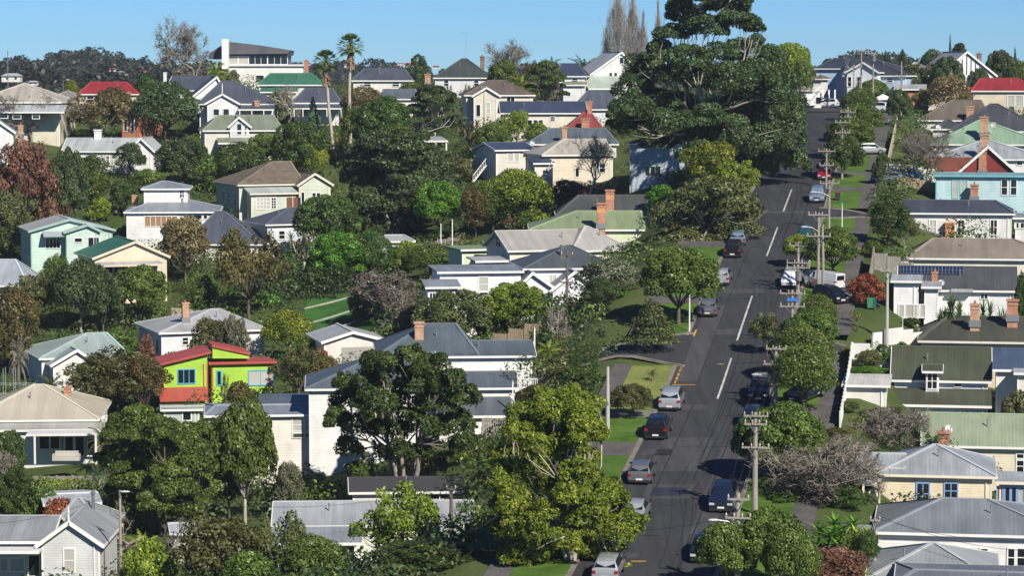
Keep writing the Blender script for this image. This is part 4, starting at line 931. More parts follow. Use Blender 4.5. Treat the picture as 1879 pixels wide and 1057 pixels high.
h = H('house', 'house with slate-blue roof and steep ladder at the right edge', 'house', 241, RR, (.68,.66,.60), iron((.07,.10,.155)), wh=3.4)
h.block(1821,1935,678,9,'shed',638); h.block(1860,1940,684,6,'flat',back=-2.5,ctlpt=False,wall=paint((.64,.62,.55)),roof=LGREY,wh=3.4)
lad = MB(); a_, b_ = h.P(.8,-2.8,h.e-2.9), h.P(1.9,-2.2,h.e)
for o_ in (-.22,.22): lad.bar(a_+h.U*o_, b_+h.U*o_, .06)
for q in range(9): lad.bar((a_+h.U*-.22).lerp(b_+h.U*-.22,(q+.5)/9), (a_+h.U*.22).lerp(b_+h.U*.22,(q+.5)/9), .04)
lad.build('ladder', simple('black_steel',(.03,.03,.03),.5), h.root)
h = H('villa', 'villa with long pale green roof and brick chimney with a dish beside it', 'house', 222, RR, (.66,.59,.45), PALEGREEN, wh=4)
h.block(1690,1970,817,10,'gx',760); h.chim(1731,789,826,22,-.4,BRK,1); h.dish(1741,787,16,.2,25); h.win(1866,846,1878,866,1,2); h.win(1866,834,1878,841,1,1)
h = H('villa', 'cream villa with grey patched pyramid roof, blue window frames and small veranda', 'house', 205, RR, (.72,.62,.44), iron((.32,.345,.37), streak=.3), wh=5.0, trim=paint((.72,.66,.52)))
h.block(1606,1829,870,10,'hip',816,rx=(1714,1719)); 
h.win(1683,888,1704,925,2,2,frame=BLUEF); h.win(1734,888,1756,915,2,2,frame=BLUEF)
h.block(1567,1660,857,8,'gx',832,back=1,ctlpt=False,roof=iron((.34,.37,.39)),wh=4.4)
h.block(1574,1616,886,3,'shed',872,back=-1.6,ctlpt=False,nowall=True,roof=iron((.33,.38,.40)),oh=.1); h.posts([1584,1614],888,948,-1.5,.16); h.rail(1588,1616,933,950,-1.4); h.win(1597,902,1608,921,1,1,v=.5)
h.block(1826,1935,884,6,'shed',866,back=.5,ctlpt=False,wh=4,roof=iron((.36,.39,.42)))
h.win(1831,895,1839,918,1,1,frame=BLUEF,pane=simple('red_curtain',(.2,.02,.02),.8)); h.win(1845,895,1852,920,1,1,frame=BLUEF); h.win(1857,895,1864,921,1,1,frame=BLUEF); h.win(1869,895,1878,922,1,1,frame=BLUEF,pane=CURT)
h = H('villa', 'white villa with broad mid grey hipped roof at the lower right', 'house', 189, RR, (.72,.72,.70), iron((.19,.215,.235)), wh=4.4)
h.block(1602,1966,976,12,'hip',916,rx=(1728,1812)); h.win(1800,1008,1812,1022,1,1); h.win(1850,1008,1861,1040,1,2); h.win(1867,1008,1890,1040,1,2); h.win(1762,1007,1774,1014,1,1)
h.block(1604,1712,977,3,'flat',back=-.2,ctlpt=False,wh=4,roof=LGREY) if False else None
h.block(1570,1606,983,3,'shed',964,back=.5,ctlpt=False,roof=iron((.26,.29,.33)),nowall=True,oh=.1)
h = H('cottage', 'foremost cottage with light grey hipped roof at the bottom right corner', 'house', 177, RR, (.68,.68,.66), iron((.30,.32,.335)), wh=3.4)
h.block(1588,1836,1064,11,'hip',998,rx=(1708,1716)); h.block(1640,1990,1074,8,'hip',1050,rx=(1680,1960),back=-6,ctlpt=False,roof=iron((.16,.18,.20)))
# small white garage roofs beside the right footpath
h = H('garage', 'low white-roofed garage inside the white fence beside the green-roofed house', 'garage', 234, RR, (.68,.66,.62), iron((.56,.55,.52)), wh=2.4)
h.block(1544,1634,706,7,'shed',686)
for h_ in HS: h_.finish()
for h_ in HS:      # put every root at the foot of its house
    b_ = Vector((h_.ref.x, h_.ref.y, h_.ref.z - h_.wh))
    for ch in h_.root.children: ch.location = -b_
    h_.root.location = b_
solve_terrain()
_x1, _x2, _x3 = xroad(251), xroad(253), xroad(322)
add_street(_x1-46, _x1-4, lambda x: 251+(_x1-x)*.13, 4.6, -1); add_street(_x2+4, _x2+26, lambda x: 253-(x-_x2)*.13, 3.4, 1); add_street(_x3+4, _x3+26, lambda x: 322-(x-_x3)*.13, 3.6, 1)
# ------------------------------------------------------------------ vegetation
def leaf_mat(name, c1, c2, c3=None, trans=.25):
    m, n, b = new_mat(name)
    a = N(n, 'ShaderNodeAttribute'); a.attribute_name = 'tint'
    oi = N(n, 'ShaderNodeObjectInfo')
    cr = N(n, 'ShaderNodeValToRGB'); cr.color_ramp.elements[0].color = rgb(c1); cr.color_ramp.elements[1].color = rgb(c2)
    cr.color_ramp.elements[0].position = .12; cr.color_ramp.elements[1].position = .8
    if c3: e = cr.color_ramp.elements.new(1.0); e.color = rgb(c3)
    n.links.new(a.outputs['Fac'], cr.inputs[0])
    h = N(n, 'ShaderNodeHueSaturation'); n.links.new(cr.outputs[0], h.inputs['Color'])
    r = N(n, 'ShaderNodeMapRange'); r.inputs[3].default_value = .485; r.inputs[4].default_value = .515; n.links.new(oi.outputs['Random'], r.inputs[0]); n.links.new(r.outputs[0], h.inputs['Hue'])
    r2 = N(n, 'ShaderNodeMapRange'); r2.inputs[3].default_value = .82; r2.inputs[4].default_value = 1.15; n.links.new(oi.outputs['Random'], r2.inputs[0]); n.links.new(r2.outputs[0], h.inputs['Value'])
    n.links.new(h.outputs[0], b.inputs['Base Color']); b.inputs['Roughness'].default_value = .42; b.inputs['Specular IOR Level'].default_value = .3
    tr = N(n, 'ShaderNodeBsdfTranslucent'); n.links.new(h.outputs[0], tr.inputs[0])
    ms = N(n, 'ShaderNodeMixShader'); ms.inputs[0].default_value = trans
    out = [x for x in n.nodes if x.type == 'OUTPUT_MATERIAL'][0]
    n.links.new(b.outputs[0], ms.inputs[1]); n.links.new(tr.outputs[0], ms.inputs[2]); n.links.new(ms.outputs[0], out.inputs[0])
    return m
LM = dict(
 dark=leaf_mat('foliage_dark', (0.028,0.052,0.019), (0.097,0.146,0.051), (0.193,0.255,0.107)),
 deep=leaf_mat('foliage_deep', (0.030,0.059,0.014), (0.092,0.156,0.033), (0.181,0.268,0.071)),
 mid=leaf_mat('foliage_green', (0.050,0.084,0.017), (0.148,0.217,0.040), (0.270,0.356,0.099)),
 bright=leaf_mat('foliage_bright', (0.051,0.128,0.013), (0.138,0.288,0.030), (0.234,0.418,0.075)),
 lime=leaf_mat('foliage_lime', (0.100,0.149,0.016), (0.293,0.362,0.042), (0.485,0.536,0.093)),
 yellow=leaf_mat('foliage_yellow', (0.074,0.110,0.012), (0.235,0.295,0.030), (0.460,0.470,0.070)),
 olive=leaf_mat('foliage_olive', (0.061,0.070,0.023), (0.158,0.176,0.059), (0.282,0.282,0.121)),
 oliveb=leaf_mat('foliage_brown', (0.063,0.051,0.018), (0.165,0.135,0.044), (0.268,0.220,0.082)),
 gold=leaf_mat('foliage_gold', (0.099,0.085,0.032), (0.290,0.243,0.103), (0.484,0.421,0.214)),
 russet=leaf_mat('foliage_russet', (0.117,0.055,0.037), (0.270,0.137,0.090), (0.391,0.228,0.146)),
 red=leaf_mat('foliage_red', (.16,.035,.02), (.34,.10,.05), (.4,.18,.09)),
 grey=leaf_mat('foliage_grey', (0.090,0.102,0.058), (0.205,0.224,0.128), (0.333,0.346,0.230)),
 blue=leaf_mat('foliage_bluegreen', (0.045,0.083,0.041), (0.115,0.192,0.090), (0.205,0.294,0.154)),
 dist=leaf_mat('foliage_distant', (.03,.038,.028), (.06,.07,.048), (.09,.085,.06)),
 twig=leaf_mat('foliage_twigs', (.13,.115,.09), (.25,.225,.18), (.38,.35,.30)),
)
BARK = dict(brown=wood((.12,.095,.07), (3,3,.8)), grey=wood((.24,.21,.17), (3,3,.8)), pale=wood((.42,.38,.32), (3,3,.8)), dark=wood((.05,.042,.035), (3,3,.8)), fibre=wood((.26,.17,.10), (8,8,1)))
rng = np.random.default_rng(7)
def pnoise(p, f, seed):
    """cheap smooth pseudo noise in -1..1"""
    r = np.random.default_rng(seed); s = np.zeros(len(p))
    for k in range(5):
        d = r.normal(size=3); d /= np.linalg.norm(d); fr = f*(.7+.9*k*.45); s += np.sin(p@d*fr*6.28 + r.uniform(0, 6.28))*(1/(1+.4*k))
    return s/2.6
def leaves_mesh(name, pos, nrm, size, tint, elong=1.35, asp=1):
    n = len(pos); r = rng
    t = np.cross(nrm, r.normal(size=(n,3))); t /= np.linalg.norm(t, axis=1)[:,None]+1e-9; b = np.cross(nrm, t)
    a = size[:,None]*elong*.5; c = size[:,None]*.5; bend = nrm*size[:,None]*.12
    v = np.stack([pos-t*a-bend, pos+b*c*.8+bend*.5-t*a*.1, pos+t*a-bend, pos-b*c*.8+bend*.5-t*a*.1], 1).reshape(-1,3); v[:,2] /= asp
    me = bpy.data.meshes.new(name); me.vertices.add(4*n); me.vertices.foreach_set('co', v.astype('f').ravel())
    me.loops.add(4*n); me.loops.foreach_set('vertex_index', np.arange(4*n, dtype='i')); me.polygons.add(n)
    me.polygons.foreach_set('loop_start', np.arange(0, 4*n, 4, dtype='i')); me.polygons.foreach_set('loop_total', np.full(n, 4, 'i'))
    at_ = me.attributes.new('tint', 'FLOAT', 'FACE'); at_.data.foreach_set('value', np.clip(tint, 0, 1).astype('f'))
    me.update(calc_edges=True); return me
def sphere_dirs(n, up=-.35):
    d = rng.normal(size=(int(n*1.9)+20, 3)); d /= np.linalg.norm(d, axis=1)[:,None]; d = d[d[:,2] > up - .25*rng.random(len(d))]
    while len(d) < n: d = np.concatenate([d, d])
    return d[:n]
def lobe_leaves(lobes, n, leaf, seed, rough=.16, shell=.13, up=-.35, cull=.72, gap=.0, wild=.55):
    lobes = np.array(lobes, float); area = (lobes[:,3]*lobes[:,4]+lobes[:,5]*(lobes[:,3]+lobes[:,4])/2)**.9; cnt = rng.multinomial(n, area/area.sum())
    P = []; Nn = []; T = []; S = []
    for i, L in enumerate(lobes):
        k = cnt[i]
        if k == 0: continue
        d = sphere_dirs(k, up); rr = 1 - np.abs(rng.normal(size=k))*shell
        rr = rr*(1 + rough*pnoise(d*1.0+i*3.1, .55, seed+i)) + rng.normal(size=k)*.03
        p = L[:3] + d*rr[:,None]*L[3:6]
        nn = d/L[3:6]; nn /= np.linalg.norm(nn, axis=1)[:,None]; nn = nn + rng.normal(size=(k,3))*wild; nn /= np.linalg.norm(nn, axis=1)[:,None]
        P.append(p); Nn.append(nn); T.append(np.full(k, rng.uniform(.2,.6)) + rng.uniform(-.22,.4,size=k)); S.append(leaf*rng.uniform(.45,1.5,size=k))
    P = np.concatenate(P); Nn = np.concatenate(Nn); T = np.concatenate(T); S = np.concatenate(S)
    keep = np.ones(len(P), bool)
    for L in lobes:
        q = ((P-L[:3])/L[3:6]); keep &= (q**2).sum(1) > cull**2*rng.uniform(.5,1.0,size=len(P))
    T = T + .18*pnoise(P, 1.6, seed+99)
    if gap: keep &= pnoise(P/max(.01,float(lobes[:,3].mean()))*.12, 1.5, seed+55) > -1+gap*1.6
    return P[keep], Nn[keep], S[keep], T[keep]
def branch(mb, a, b, r0, r1, bend=.12, n=5, k=5):
    a = np.array(a, float); b = np.array(b, float); L = np.linalg.norm(b-a); o = rng.normal(size=3)*bend*L; pts = []
    for i in range(k): t = i/(k-1); pts.append(tuple(a*(1-t)+b*t + o*math.sin(math.pi*t)))
    mb.tube(pts, [r0+(r1-r0)*i/(k-1) for i in range(k)], n); return pts
# prototypes: unit width (x,y in -.5..+.5), unit height
PROTO = {}
def trunk_mesh(name, lobes, z0, r=.03, limbs=8, mats=None, multi=1, spread=.05):
    mb = MB(); idx = list(range(len(lobes))); rng.shuffle(idx)
    for m in range(multi):
        ox, oy = (rng.normal(size=2)*spread if multi > 1 else (0,0)); top = (ox*3, oy*3, z0)
        pts = branch(mb, (ox,oy,-.06), top, r/math.sqrt(multi)*1.15, r/math.sqrt(multi)*.75, .05)
        for i in idx[m::multi][:limbs]:
            L = lobes[i]; q = branch(mb, top, (L[0],L[1],L[2]), r*.5/math.sqrt(multi), r*.1, .10)
            for _ in range(2):
                d = rng.normal(size=3)*.6; branch(mb, q[2], (L[0]+d[0]*L[3],L[1]+d[1]*L[4],L[2]+d[2]*L[5]+.02), r*.2, r*.04, .1, 4, 4)
    return mb.mesh(name, [BARK['brown']], True)
def proto(name, lobes, n, leaf, seed, z0=.25, r=.028, limbs=8, multi=1, asp=1, **k):
    P, Nn, S, T = lobe_leaves([(a,b,c*asp,d,e,f*asp) for a,b,c,d,e,f in lobes], n, leaf, seed, **k)
    PROTO[name] = (leaves_mesh('crown', P, Nn, S, T, asp=asp), trunk_mesh('trunk', lobes, z0, r, limbs, multi=multi)); PROTO[name][0].materials.append(LM['mid'])
def round_lobes(nl, zc=.58, rz=.42, rxy=.5, lr=.19, seed=0, low=-.5, jit=.15):
    r = np.random.default_rng(seed); out = [(0,0,zc,rxy*.62,rxy*.62,rz*.66)]
    for i in range(nl):
        z = low + (1-low)*((i+.5)/nl); ph = i*2.39996 + r.uniform(-.3,.3); q = math.sqrt(max(0,1-z*z)); l = lr*r.uniform(.75,1.3)
        rr = 1-l/rxy*.85 + r.uniform(-jit, jit*.6)
        out.append((math.cos(ph)*q*rr*rxy, math.sin(ph)*q*rr*rxy, zc+z*(rz-l*.6), l, l, l*r.uniform(.75,1)))
    return out
for i in range(4): proto('round%d' % i, round_lobes(26+4*i, seed=10+i, lr=.14+.01*i), 17000, .027, 20+i, .22, .028)
for i in range(3): proto('loose%d' % i, round_lobes(22, seed=40+i, lr=.14, jit=.34), 11000, .029, 50+i, .22, .022, 14, rough=.25, shell=.3, gap=.35)
for i in range(3): proto('dense%d' % i, round_lobes(34, seed=60+i, lr=.12, jit=.06, zc=.54, rz=.46), 18000, .0245, 70+i, .15, .026, rough=.1)
for i in range(3): proto('tall%d' % i, round_lobes(30, seed=80+i, lr=.15, zc=.55, rz=.45, jit=.3, low=-.8), 15000, .034, 90+i, .2, .024, 12, asp=1.6, rough=.25, shell=.22, gap=.25)
for i in range(3): proto('bush%d' % i, round_lobes(20, seed=110+i, lr=.17, zc=.42, rz=.56, jit=.25, low=-.6), 7500, .039, 120+i, .1, .014, 10, multi=3, rough=.25)
proto('cone0', [(rng.normal()*.02,rng.normal()*.02,.1+.85*k/14,.36*(1-k/15)+.04,.36*(1-k/15)+.04,.09) for k in range(15)], 6000, .035, 130, .9, .03, 4, rough=.25)
proto('cone1', [(rng.normal()*.03,rng.normal()*.03,.22+.75*k/12,.5*(1-k/13)**.7+.04,.5*(1-k/13)**.7+.04,.08) for k in range(13)], 7000, .035, 131, .9, .03, 4, rough=.3)
# umbrella crowns: flattened pads on spreading limbs
def pads(nl, seed, rxy=.5, z0=.5, z1=.93, pr=.13, flat=.42):
    r = np.random.default_rng(seed); out = []
    for i in range(nl):
        q = math.sqrt((i+.5)/nl); ph = i*2.39996+r.uniform(-.35,.35); l = pr*r.uniform(.7,1.25); rr = q*(rxy-l*.8)
        z = z0+(z1-z0)*(1-q**2.2*r.uniform(.55,1.15)); out.append((math.cos(ph)*rr, math.sin(ph)*rr, z, l, l, l*flat*r.uniform(.8,1.3)))
    return out
for i in range(3): proto('umbrella%d' % i, pads(30, 140+i, z0=.35), 14000, .025, 150+i, .3, .03, 16, up=-.15, multi=2)
# bare trees
def bare(name, seed, spreadk=.9, levels=4, lean=0, tw=1700, rfl=.0055, up=.55, z0=.25, r=.02, multi=1):
    global rng
    keep = rng; rng = np.random.default_rng(seed); mb = MB()
    tips = []
    def grow(a, d, L, r_, lv):
        b = a + d*L; mid = (a+b)/2 + rng.normal(size=3)*L*.07; r_ = max(r_, .0030)
        mb.tube([tuple(a), tuple(mid), tuple(b)], [r_, r_*.8, r_*.6], 5 if lv > 1 else 3, cap=False)
        if lv == 0: tips.append(b); return
        r_ = max(r_, rfl)
        for k in range(3 if lv > 1 else 5):
            nd = d + rng.normal(size=3)*.55*spreadk; nd[2] += up*.25; nd /= np.linalg.norm(nd); grow(b if k else mid, nd, L*rng.uniform(.6,.85), max(.0030, r_*.6), lv-1)
    for m in range(multi):
        d = np.array([rng.normal()*.15*multi, rng.normal()*.15*multi, 1.0]); d /= np.linalg.norm(d); grow(np.array([0,0,-.05]), d, z0+.05, r/math.sqrt(multi), levels+1)
    V = np.array(mb.v); zmax = V[:,2].max(); rx = np.percentile(np.abs(V[:,:2]), 98.5); V[:,2] = np.where(V[:,2] > 0, V[:,2]/zmax, V[:,2]); V[:,:2] *= .5/rx; mb.v = [tuple(q) for q in V]
    T_ = np.array(tips); T_[:,2] = np.where(T_[:,2] > 0, T_[:,2]/zmax, T_[:,2]); T_[:,:2] *= .5/rx
    k = tw; ii = rng.integers(0, len(T_), k); P = T_[ii]+rng.normal(size=(k,3))*.028; d = P-np.array([0,0,.25]); d /= np.linalg.norm(d,axis=1)[:,None]+1e-6; nn = rng.normal(size=(k,3)); nn -= (nn*d).sum(1)[:,None]*d; nn /= np.linalg.norm(nn,axis=1)[:,None]
    tm = leaves_mesh('twigs', P, nn, np.full(k, .0062), rng.uniform(0,1,k), elong=11); tm.materials.append(LM['twig'])
    rng = keep; me = mb.mesh('trunk', [BARK['grey']], True); PROTO[name] = (tm, me)
for i in range(3): bare('bare%d' % i, 200+i, 1.0)
for i in range(2): bare('barebush%d' % i, 210+i, 1.25, 4, z0=.08, r=.014, multi=5, tw=8000, rfl=.0036)
bare('barebig0', 222, 1.15, 5, up=.75, z0=.16, r=.02, tw=4200, rfl=.0035)
bare('barespread0', 215, 1.5, 4, up=.2, z0=.2, r=.022)
def poplar_twigs(P, d, L, w_, r):
    s = np.cross(d, r.normal(size=P.shape)); s /= np.linalg.norm(s, axis=1)[:,None]; s[:,2] *= .2
    return np.stack([P-d*L, P+s*w_, P+d*L, P-s*w_], 1).reshape(-1,3)
def poplar(name, seed, n=150):
    r = np.random.default_rng(seed); mb = MB(); mb.tube([(0,0,-.03),(0.01,0,.5),(0,0,1)], [.02,.012,.002], 6)
    for i in range(n):
        z = .06+.9*(i/n); ph = r.uniform(0,6.28); L = (.34*(1-z)**.6+.05)*r.uniform(.7,1.1); w_ = .5*math.sin(math.pi*min(1,(z+.18)))**.8*r.uniform(.4,1)
        a = (0,0,z); b = (math.cos(ph)*w_*.6, math.sin(ph)*w_*.6, z+L*.5); c = (math.cos(ph)*w_, math.sin(ph)*w_, min(1,z+L)); mb.tube([a,b,c], [.006,.004,.0015], 3, cap=False)
        for k in range(7):
            t = r.uniform(.3,1); q = np.array(a)*(1-t)+np.array(c)*t; e = q+np.array([r.normal()*.06, r.normal()*.06, .07+.05*r.random()]); mb.tube([tuple(q), tuple(e)], [.0028,.001], 3, cap=False)
    k = 2600; z = r.uniform(.1,1,k); w_ = .5*np.sin(np.pi*np.minimum(1,z+.12))**.8*np.sqrt(r.uniform(.02,1,k)); ph = r.uniform(0,6.28,k); P = np.stack([np.cos(ph)*w_,np.sin(ph)*w_,z],1); d = P*np.array([.35,.35,0])+np.array([0,0,.5])+r.normal(size=(k,3))*.06; d /= np.linalg.norm(d,axis=1)[:,None]
    t = leaves_mesh('twigs', P, r.normal(size=(k,3))*np.array([1,1,.05]), np.full(k,.004), r.uniform(0,1,k), elong=11); t.vertices.foreach_get('co', (co := np.zeros(len(t.vertices)*3, 'f'))); t.vertices.foreach_set('co', poplar_twigs(P, d, .04, .0038, r).astype('f').ravel()); t.materials.append(LM['twig'])
    PROTO[name] = (t, mb.mesh('trunk', [BARK['grey']], True))
poplar('poplar0', 220)
# palms and cabbage trees: leaf blades as strips
def frond(mb, c, ph, el, L, wd, droop, seg=5, split=0, m=0):
    """arching blade or pinnate frond"""
    c = Vector(c); h = Vector((math.cos(ph), math.sin(ph), 0)); p = c.copy(); pts = [p.copy()]; a = el
    for i in range(seg): p = p + (h*math.cos(a)+Vector((0,0,math.sin(a))))*(L/seg); a -= droop/seg; pts.append(p.copy())
    side = Vector((-h.y, h.x, 0))
    if not split:
        for i in range(seg):
            w0 = wd*math.sin(math.pi*(.18+.8*i/seg)); w1 = wd*math.sin(math.pi*(.18+.8*(i+1)/seg)) if i < seg-1 else .002; mb.face([pts[i]-side*w0/2, pts[i]+side*w0/2, pts[i+1]+side*w1/2, pts[i+1]-side*w1/2], m)
    else:
        mb.tube(pts, [.012*L]*len(pts), 3, m, False)
        for i in range(split):
            t = .12+.86*i/split; k = min(seg-1, int(t*seg)); f = t*seg-k; q = pts[k].lerp(pts[k+1], f); d = (pts[k+1]-pts[k]).normalized(); l = wd*math.sin(math.pi*(.15+.8*t))
            for sg in (-1, 1):
                e = q + (side*sg*.8+d*.6+Vector((0,0,-.25-.3*rng.random()))).normalized()*l; o = d*(L*.022); mb.face([q-o, q+o, e], m)
def palm_mesh(seed, n=34, L=.5, wd=.09, split=0, skirt=0, el0=1.35, c=(0,0,1), droop=1.6, scale=1):
    global rng
    keep = rng; rng = np.random.default_rng(seed); mb = MB(); tint = []
    for i in range(n):
        ph = i*2.39996; el = el0 - 1.9*(i/n)*1.0; n0 = len(mb.f); frond(mb, c, ph, el, L*rng.uniform(.8,1.05), wd, droop*rng.uniform(.7,1.2), 5, split); tint += [rng.uniform(.2,.9)]*(len(mb.f)-n0)
    rng = keep; me = mb.mesh('fronds', [LM['mid']]); a = me.attributes.new('tint', 'FLOAT', 'FACE'); a.data.foreach_set('value', np.array(tint, 'f')); return me
# fan palm head (metres)
def fanpalm_head(seed):
    global rng
    keep = rng; rng = np.random.default_rng(seed); mb = MB(); tint = []
    for i in range(44):
        ph = i*2.39996; el = 1.4-2.1*(i/44); h = Vector((math.cos(ph),math.sin(ph),0)); n0 = len(mb.f)
        st = Vector((0,0,0)); e = st+(h*math.cos(el)+Vector((0,0,math.sin(el))))*1.25; mb.tube([st,e],[.035,.02],3,cap=False)
        d = (e-st).normalized(); s = d.cross(Vector((0,0,1))).normalized(); u = s.cross(d)
        for k in range(13):
            a = (k-6)/6*1.25; l = .95*(1-.25*abs(a)/1.25)*rng.uniform(.85,1.1); dd = d*math.cos(a)+s*math.sin(a); tip = e+dd*l+Vector((0,0,-.18*l-.25*rng.random()*l)); o = (s*math.cos(a)-d*math.sin(a))*.055; mid = e+dd*l*.55; mb.face([e, mid-o, tip, mid+o])
        tint += [rng.uniform(.15,.75)]*(len(mb.f)-n0)
    rng = keep; me = mb.mesh('fronds', [LM['mid']]); a = me.attributes.new('tint','FLOAT','FACE'); a.data.foreach_set('value', np.array(tint,'f')); return me
def fan_palm(px, ytop, ybase, D, label, xt=None, group=None):
    b = at(px, ybase, D); g = gz(b.x, b.y); b.z = min(g, b.z); xt = xt if xt is not None else px; t = at(xt, ytop+16*D/D, D); t.z -= .6
    root = empty('palm_tree', b); tag(root, label, 'palm tree', group); L = t-b; mb = MB(); k = 9
    pts = [tuple(L*(i/k)+Vector((math.sin(i*.9)*.08,0,0))) for i in range(k+1)]; mb.tube([(0,0,-1)]+pts, [.36]+[.30-.09*i/k for i in range(k+1)], 8)
    mb.build('trunk', BARK['pale'], root, True)
    sk = MB(); c = Vector(pts[-1])
    for i in range(90):
        ph = rng.uniform(0,6.28); z = rng.uniform(-3.2,.2); r0 = .3; q = c+Vector((math.cos(ph)*r0,math.sin(ph)*r0,z)); e = q+Vector((math.cos(ph)*.5,math.sin(ph)*.5,-rng.uniform(.5,1.1))); s_ = Vector((-math.sin(ph),math.cos(ph),0))*.14; sk.face([q-s_,q+s_,e+s_*.6,e-s_*.6])
    sk.build('dead_fronds', BARK['fibre'], root)
    hd = bpy.data.objects.new('fronds', fanpalm_head(int(px))); COL.objects.link(hd); hd.parent = root; hd.location = c; hd.scale = (1.22, 1.22, 1.22); hd.data.materials[0] = LM['mid']
    return root
PROTO['palmtuft'] = (palm_mesh(301, 26, .55, .10, 16, droop=1.5, c=(0,0,.55)), None)
def _tuft_stem(h, r=.03):
    mb = MB(); mb.tube([(0,0,-.1),(0.01,0,h*.5),(0,0,h)], [r*1.3,r,r*.8], 7); return mb.mesh('trunk', [BARK['fibre']], True)
PROTO['palmtuft'] = (PROTO['palmtuft'][0], _tuft_stem(.56, .05))
def cabbage(seed, heads=7, yuc=False):
    global rng
    keep = rng; rng = np.random.default_rng(seed); mb = MB(); st = MB(); tint = []
    st.tube([(0,0,-.06),(.02,0,.2),(0,.01,.38)], [.035,.03,.025], 6)
    for i in range(heads):
        ph = i*2.39996; q = math.sqrt((i+.3)/heads)*.33; z = rng.uniform(.62,.84)-q*.3; z = .45+.2*(i%2) if yuc else z; c = (math.cos(ph)*q, math.sin(ph)*q, z); st.tube([(0,.01,.37),(c[0]*.7,c[1]*.7,.37+(z-.37)*.5),c], [.02,.016,.013], 5)
        for k in range(34):
            n0 = len(mb.f); frond(mb, c, k*2.4, 1.45-2.1*k/34, (.36 if yuc else .2)*rng.uniform(.8,1.1), .05 if yuc else .022, 1.1, 3); tint += [rng.uniform(.1,1)]*(len(mb.f)-n0)
    rng = keep; me = mb.mesh('fronds', [LM['olive']]); a = me.attributes.new('tint','FLOAT','FACE'); a.data.foreach_set('value', np.array(tint,'f')); PROTO['yucca0' if yuc else 'cabbage%d' % seed] = (me, st.mesh('trunk', [BARK['grey']], True))
cabbage(0, 8); cabbage(1, 5); cabbage(3, 5, True)
KIND = dict(round=('broadleaf_tree','tree','crown','round',4), loose=('loose_tree','tree','crown','loose',3), dense=('dense_tree','tree','crown','dense',3), tall=('tall_tree','tree','crown','tall',3), bush=('garden_shrub','shrub','crown','bush',3),
            cone=('conifer_tree','tree','crown','cone0',0), cone1=('conifer_tree','tree','crown','cone1',0), umb=('spreading_tree','tree','crown','umbrella',3), bare=('bare_tree','tree','twigs','bare',3), bbush=('bare_shrub','shrub','twigs','barebush',2),
            bspread=('bare_tree','tree','twigs','barespread0',0), barebig=('bare_tree','tree','twigs','barebig0',0), poplar=('poplar_tree','tree','twigs','poplar0',0), palm=('palm_tree','palm tree','fronds','palmtuft',0), cab=('cabbage_tree','tree','fronds','cabbage',2), agave=('spiky_plant','plant','fronds','yucca0',0))
VEG = []; _vc = [0]; KEEPOUT = []
def veg(kind, px, yt, yb, wpx, pal, label, bark=None, D=None, group=None, dz=0, sy=1.0):
    """a plant whose top, foot and width are read in the photograph; the foot stands on the terrain"""
    nm, cat, cn, pn, nv = KIND[kind]; _vc[0] += 1
    p = PROTO[pn + (str(_vc[0] % nv) if nv else '')]
    D = D or hit(px, yb); b = at(px, yb, D); g = gz(b.x, D); zt = zat(yt, D); h = zt-g
    if h < .8: print('VEG low', label, round(h,1), D); h = max(.8, h)
    wd = wpx*D/F*1.05
    root = empty(nm, (b.x, D, g+dz), rng.uniform(0, 6.28)); tag(root, label, cat, group); root.scale = (wd, wd*sy, h)
    if p[0]:
        o = bpy.data.objects.new(cn, p[0]); COL.objects.link(o); o.parent = root; s = o.material_slots[0]; s.link = 'OBJECT'; s.material = LM['twig' if cn == 'twigs' else pal]
    if p[1]:
        o = bpy.data.objects.new('trunk', p[1]); COL.objects.link(o); o.parent = root; s = o.material_slots[0]; s.link = 'OBJECT'; s.material = BARK[bark or 'brown']
    VEG.append((root, px, (yt+yb)/2, wpx)); return root
def hedge(pts, h, wd, pal, label, dens=1.0, leaf=.16, name='hedge', cat='hedge', round_=.35):
    """clipped hedge following ground points; world (x,y) list"""
    P = [Vector((a,b,0)) for a, b in pts]; L = sum((b-a).length for a, b in zip(P[:-1],P[1:])); n = int(L*(wd+2*h)*55*dens*(.16/leaf)**2); pos = np.zeros((n,3)); nr = np.zeros((n,3)); i = 0; c = P[0]
    seg = [((b-a).length/L, a, b) for a, b in zip(P[:-1],P[1:])]
    for f_, a, b in seg:
        k = int(n*f_); t = rng.random(k); d = (b-a).normalized(); s = Vector((d.y,-d.x,0)); face = rng.random(k)*(wd+2*h)
        x = np.where(face < h, -wd/2, np.where(face > wd+h, wd/2, face-h-wd/2)); z = np.where(face < h, face, np.where(face > wd+h, face-wd-h, h))
        base = np.array([a.x,a.y])[None]+t[:,None]*np.array([b.x-a.x,b.y-a.y])[None]; q = base+x[:,None]*np.array([s.x,s.y])[None]; g = gzn(base[:,0], base[:,1]); bump_ = 1+.1*pnoise(np.stack([q[:,0],q[:,1],z],1), .35, 5)
        pos[i:i+k,:2] = q; pos[i:i+k,2] = g+z*bump_; nr[i:i+k] = np.stack([np.where(np.abs(x) >= wd/2-.01, np.sign(x), 0)*s.x, np.where(np.abs(x) >= wd/2-.01, np.sign(x), 0)*s.y, np.where(np.abs(x) < wd/2-.01, 1, .25)],1); i += k
    pos = pos[:i]+rng.normal(size=(i,3))*.09; nr = nr[:i]+rng.normal(size=(i,3))*.5; nr /= np.linalg.norm(nr,axis=1)[:,None]
    o0 = np.array([c.x,c.y,gz(c.x,c.y)]); me = leaves_mesh('hedge', pos-o0, nr, leaf*rng.uniform(.7,1.4,size=i), .4+.3*pnoise(pos,.2,3)+rng.uniform(-.2,.35,size=i)); me.materials.append(LM[pal])
    o = bpy.data.objects.new(name, me); COL.objects.link(o); o.location = o0; tag(o, label, cat); return o
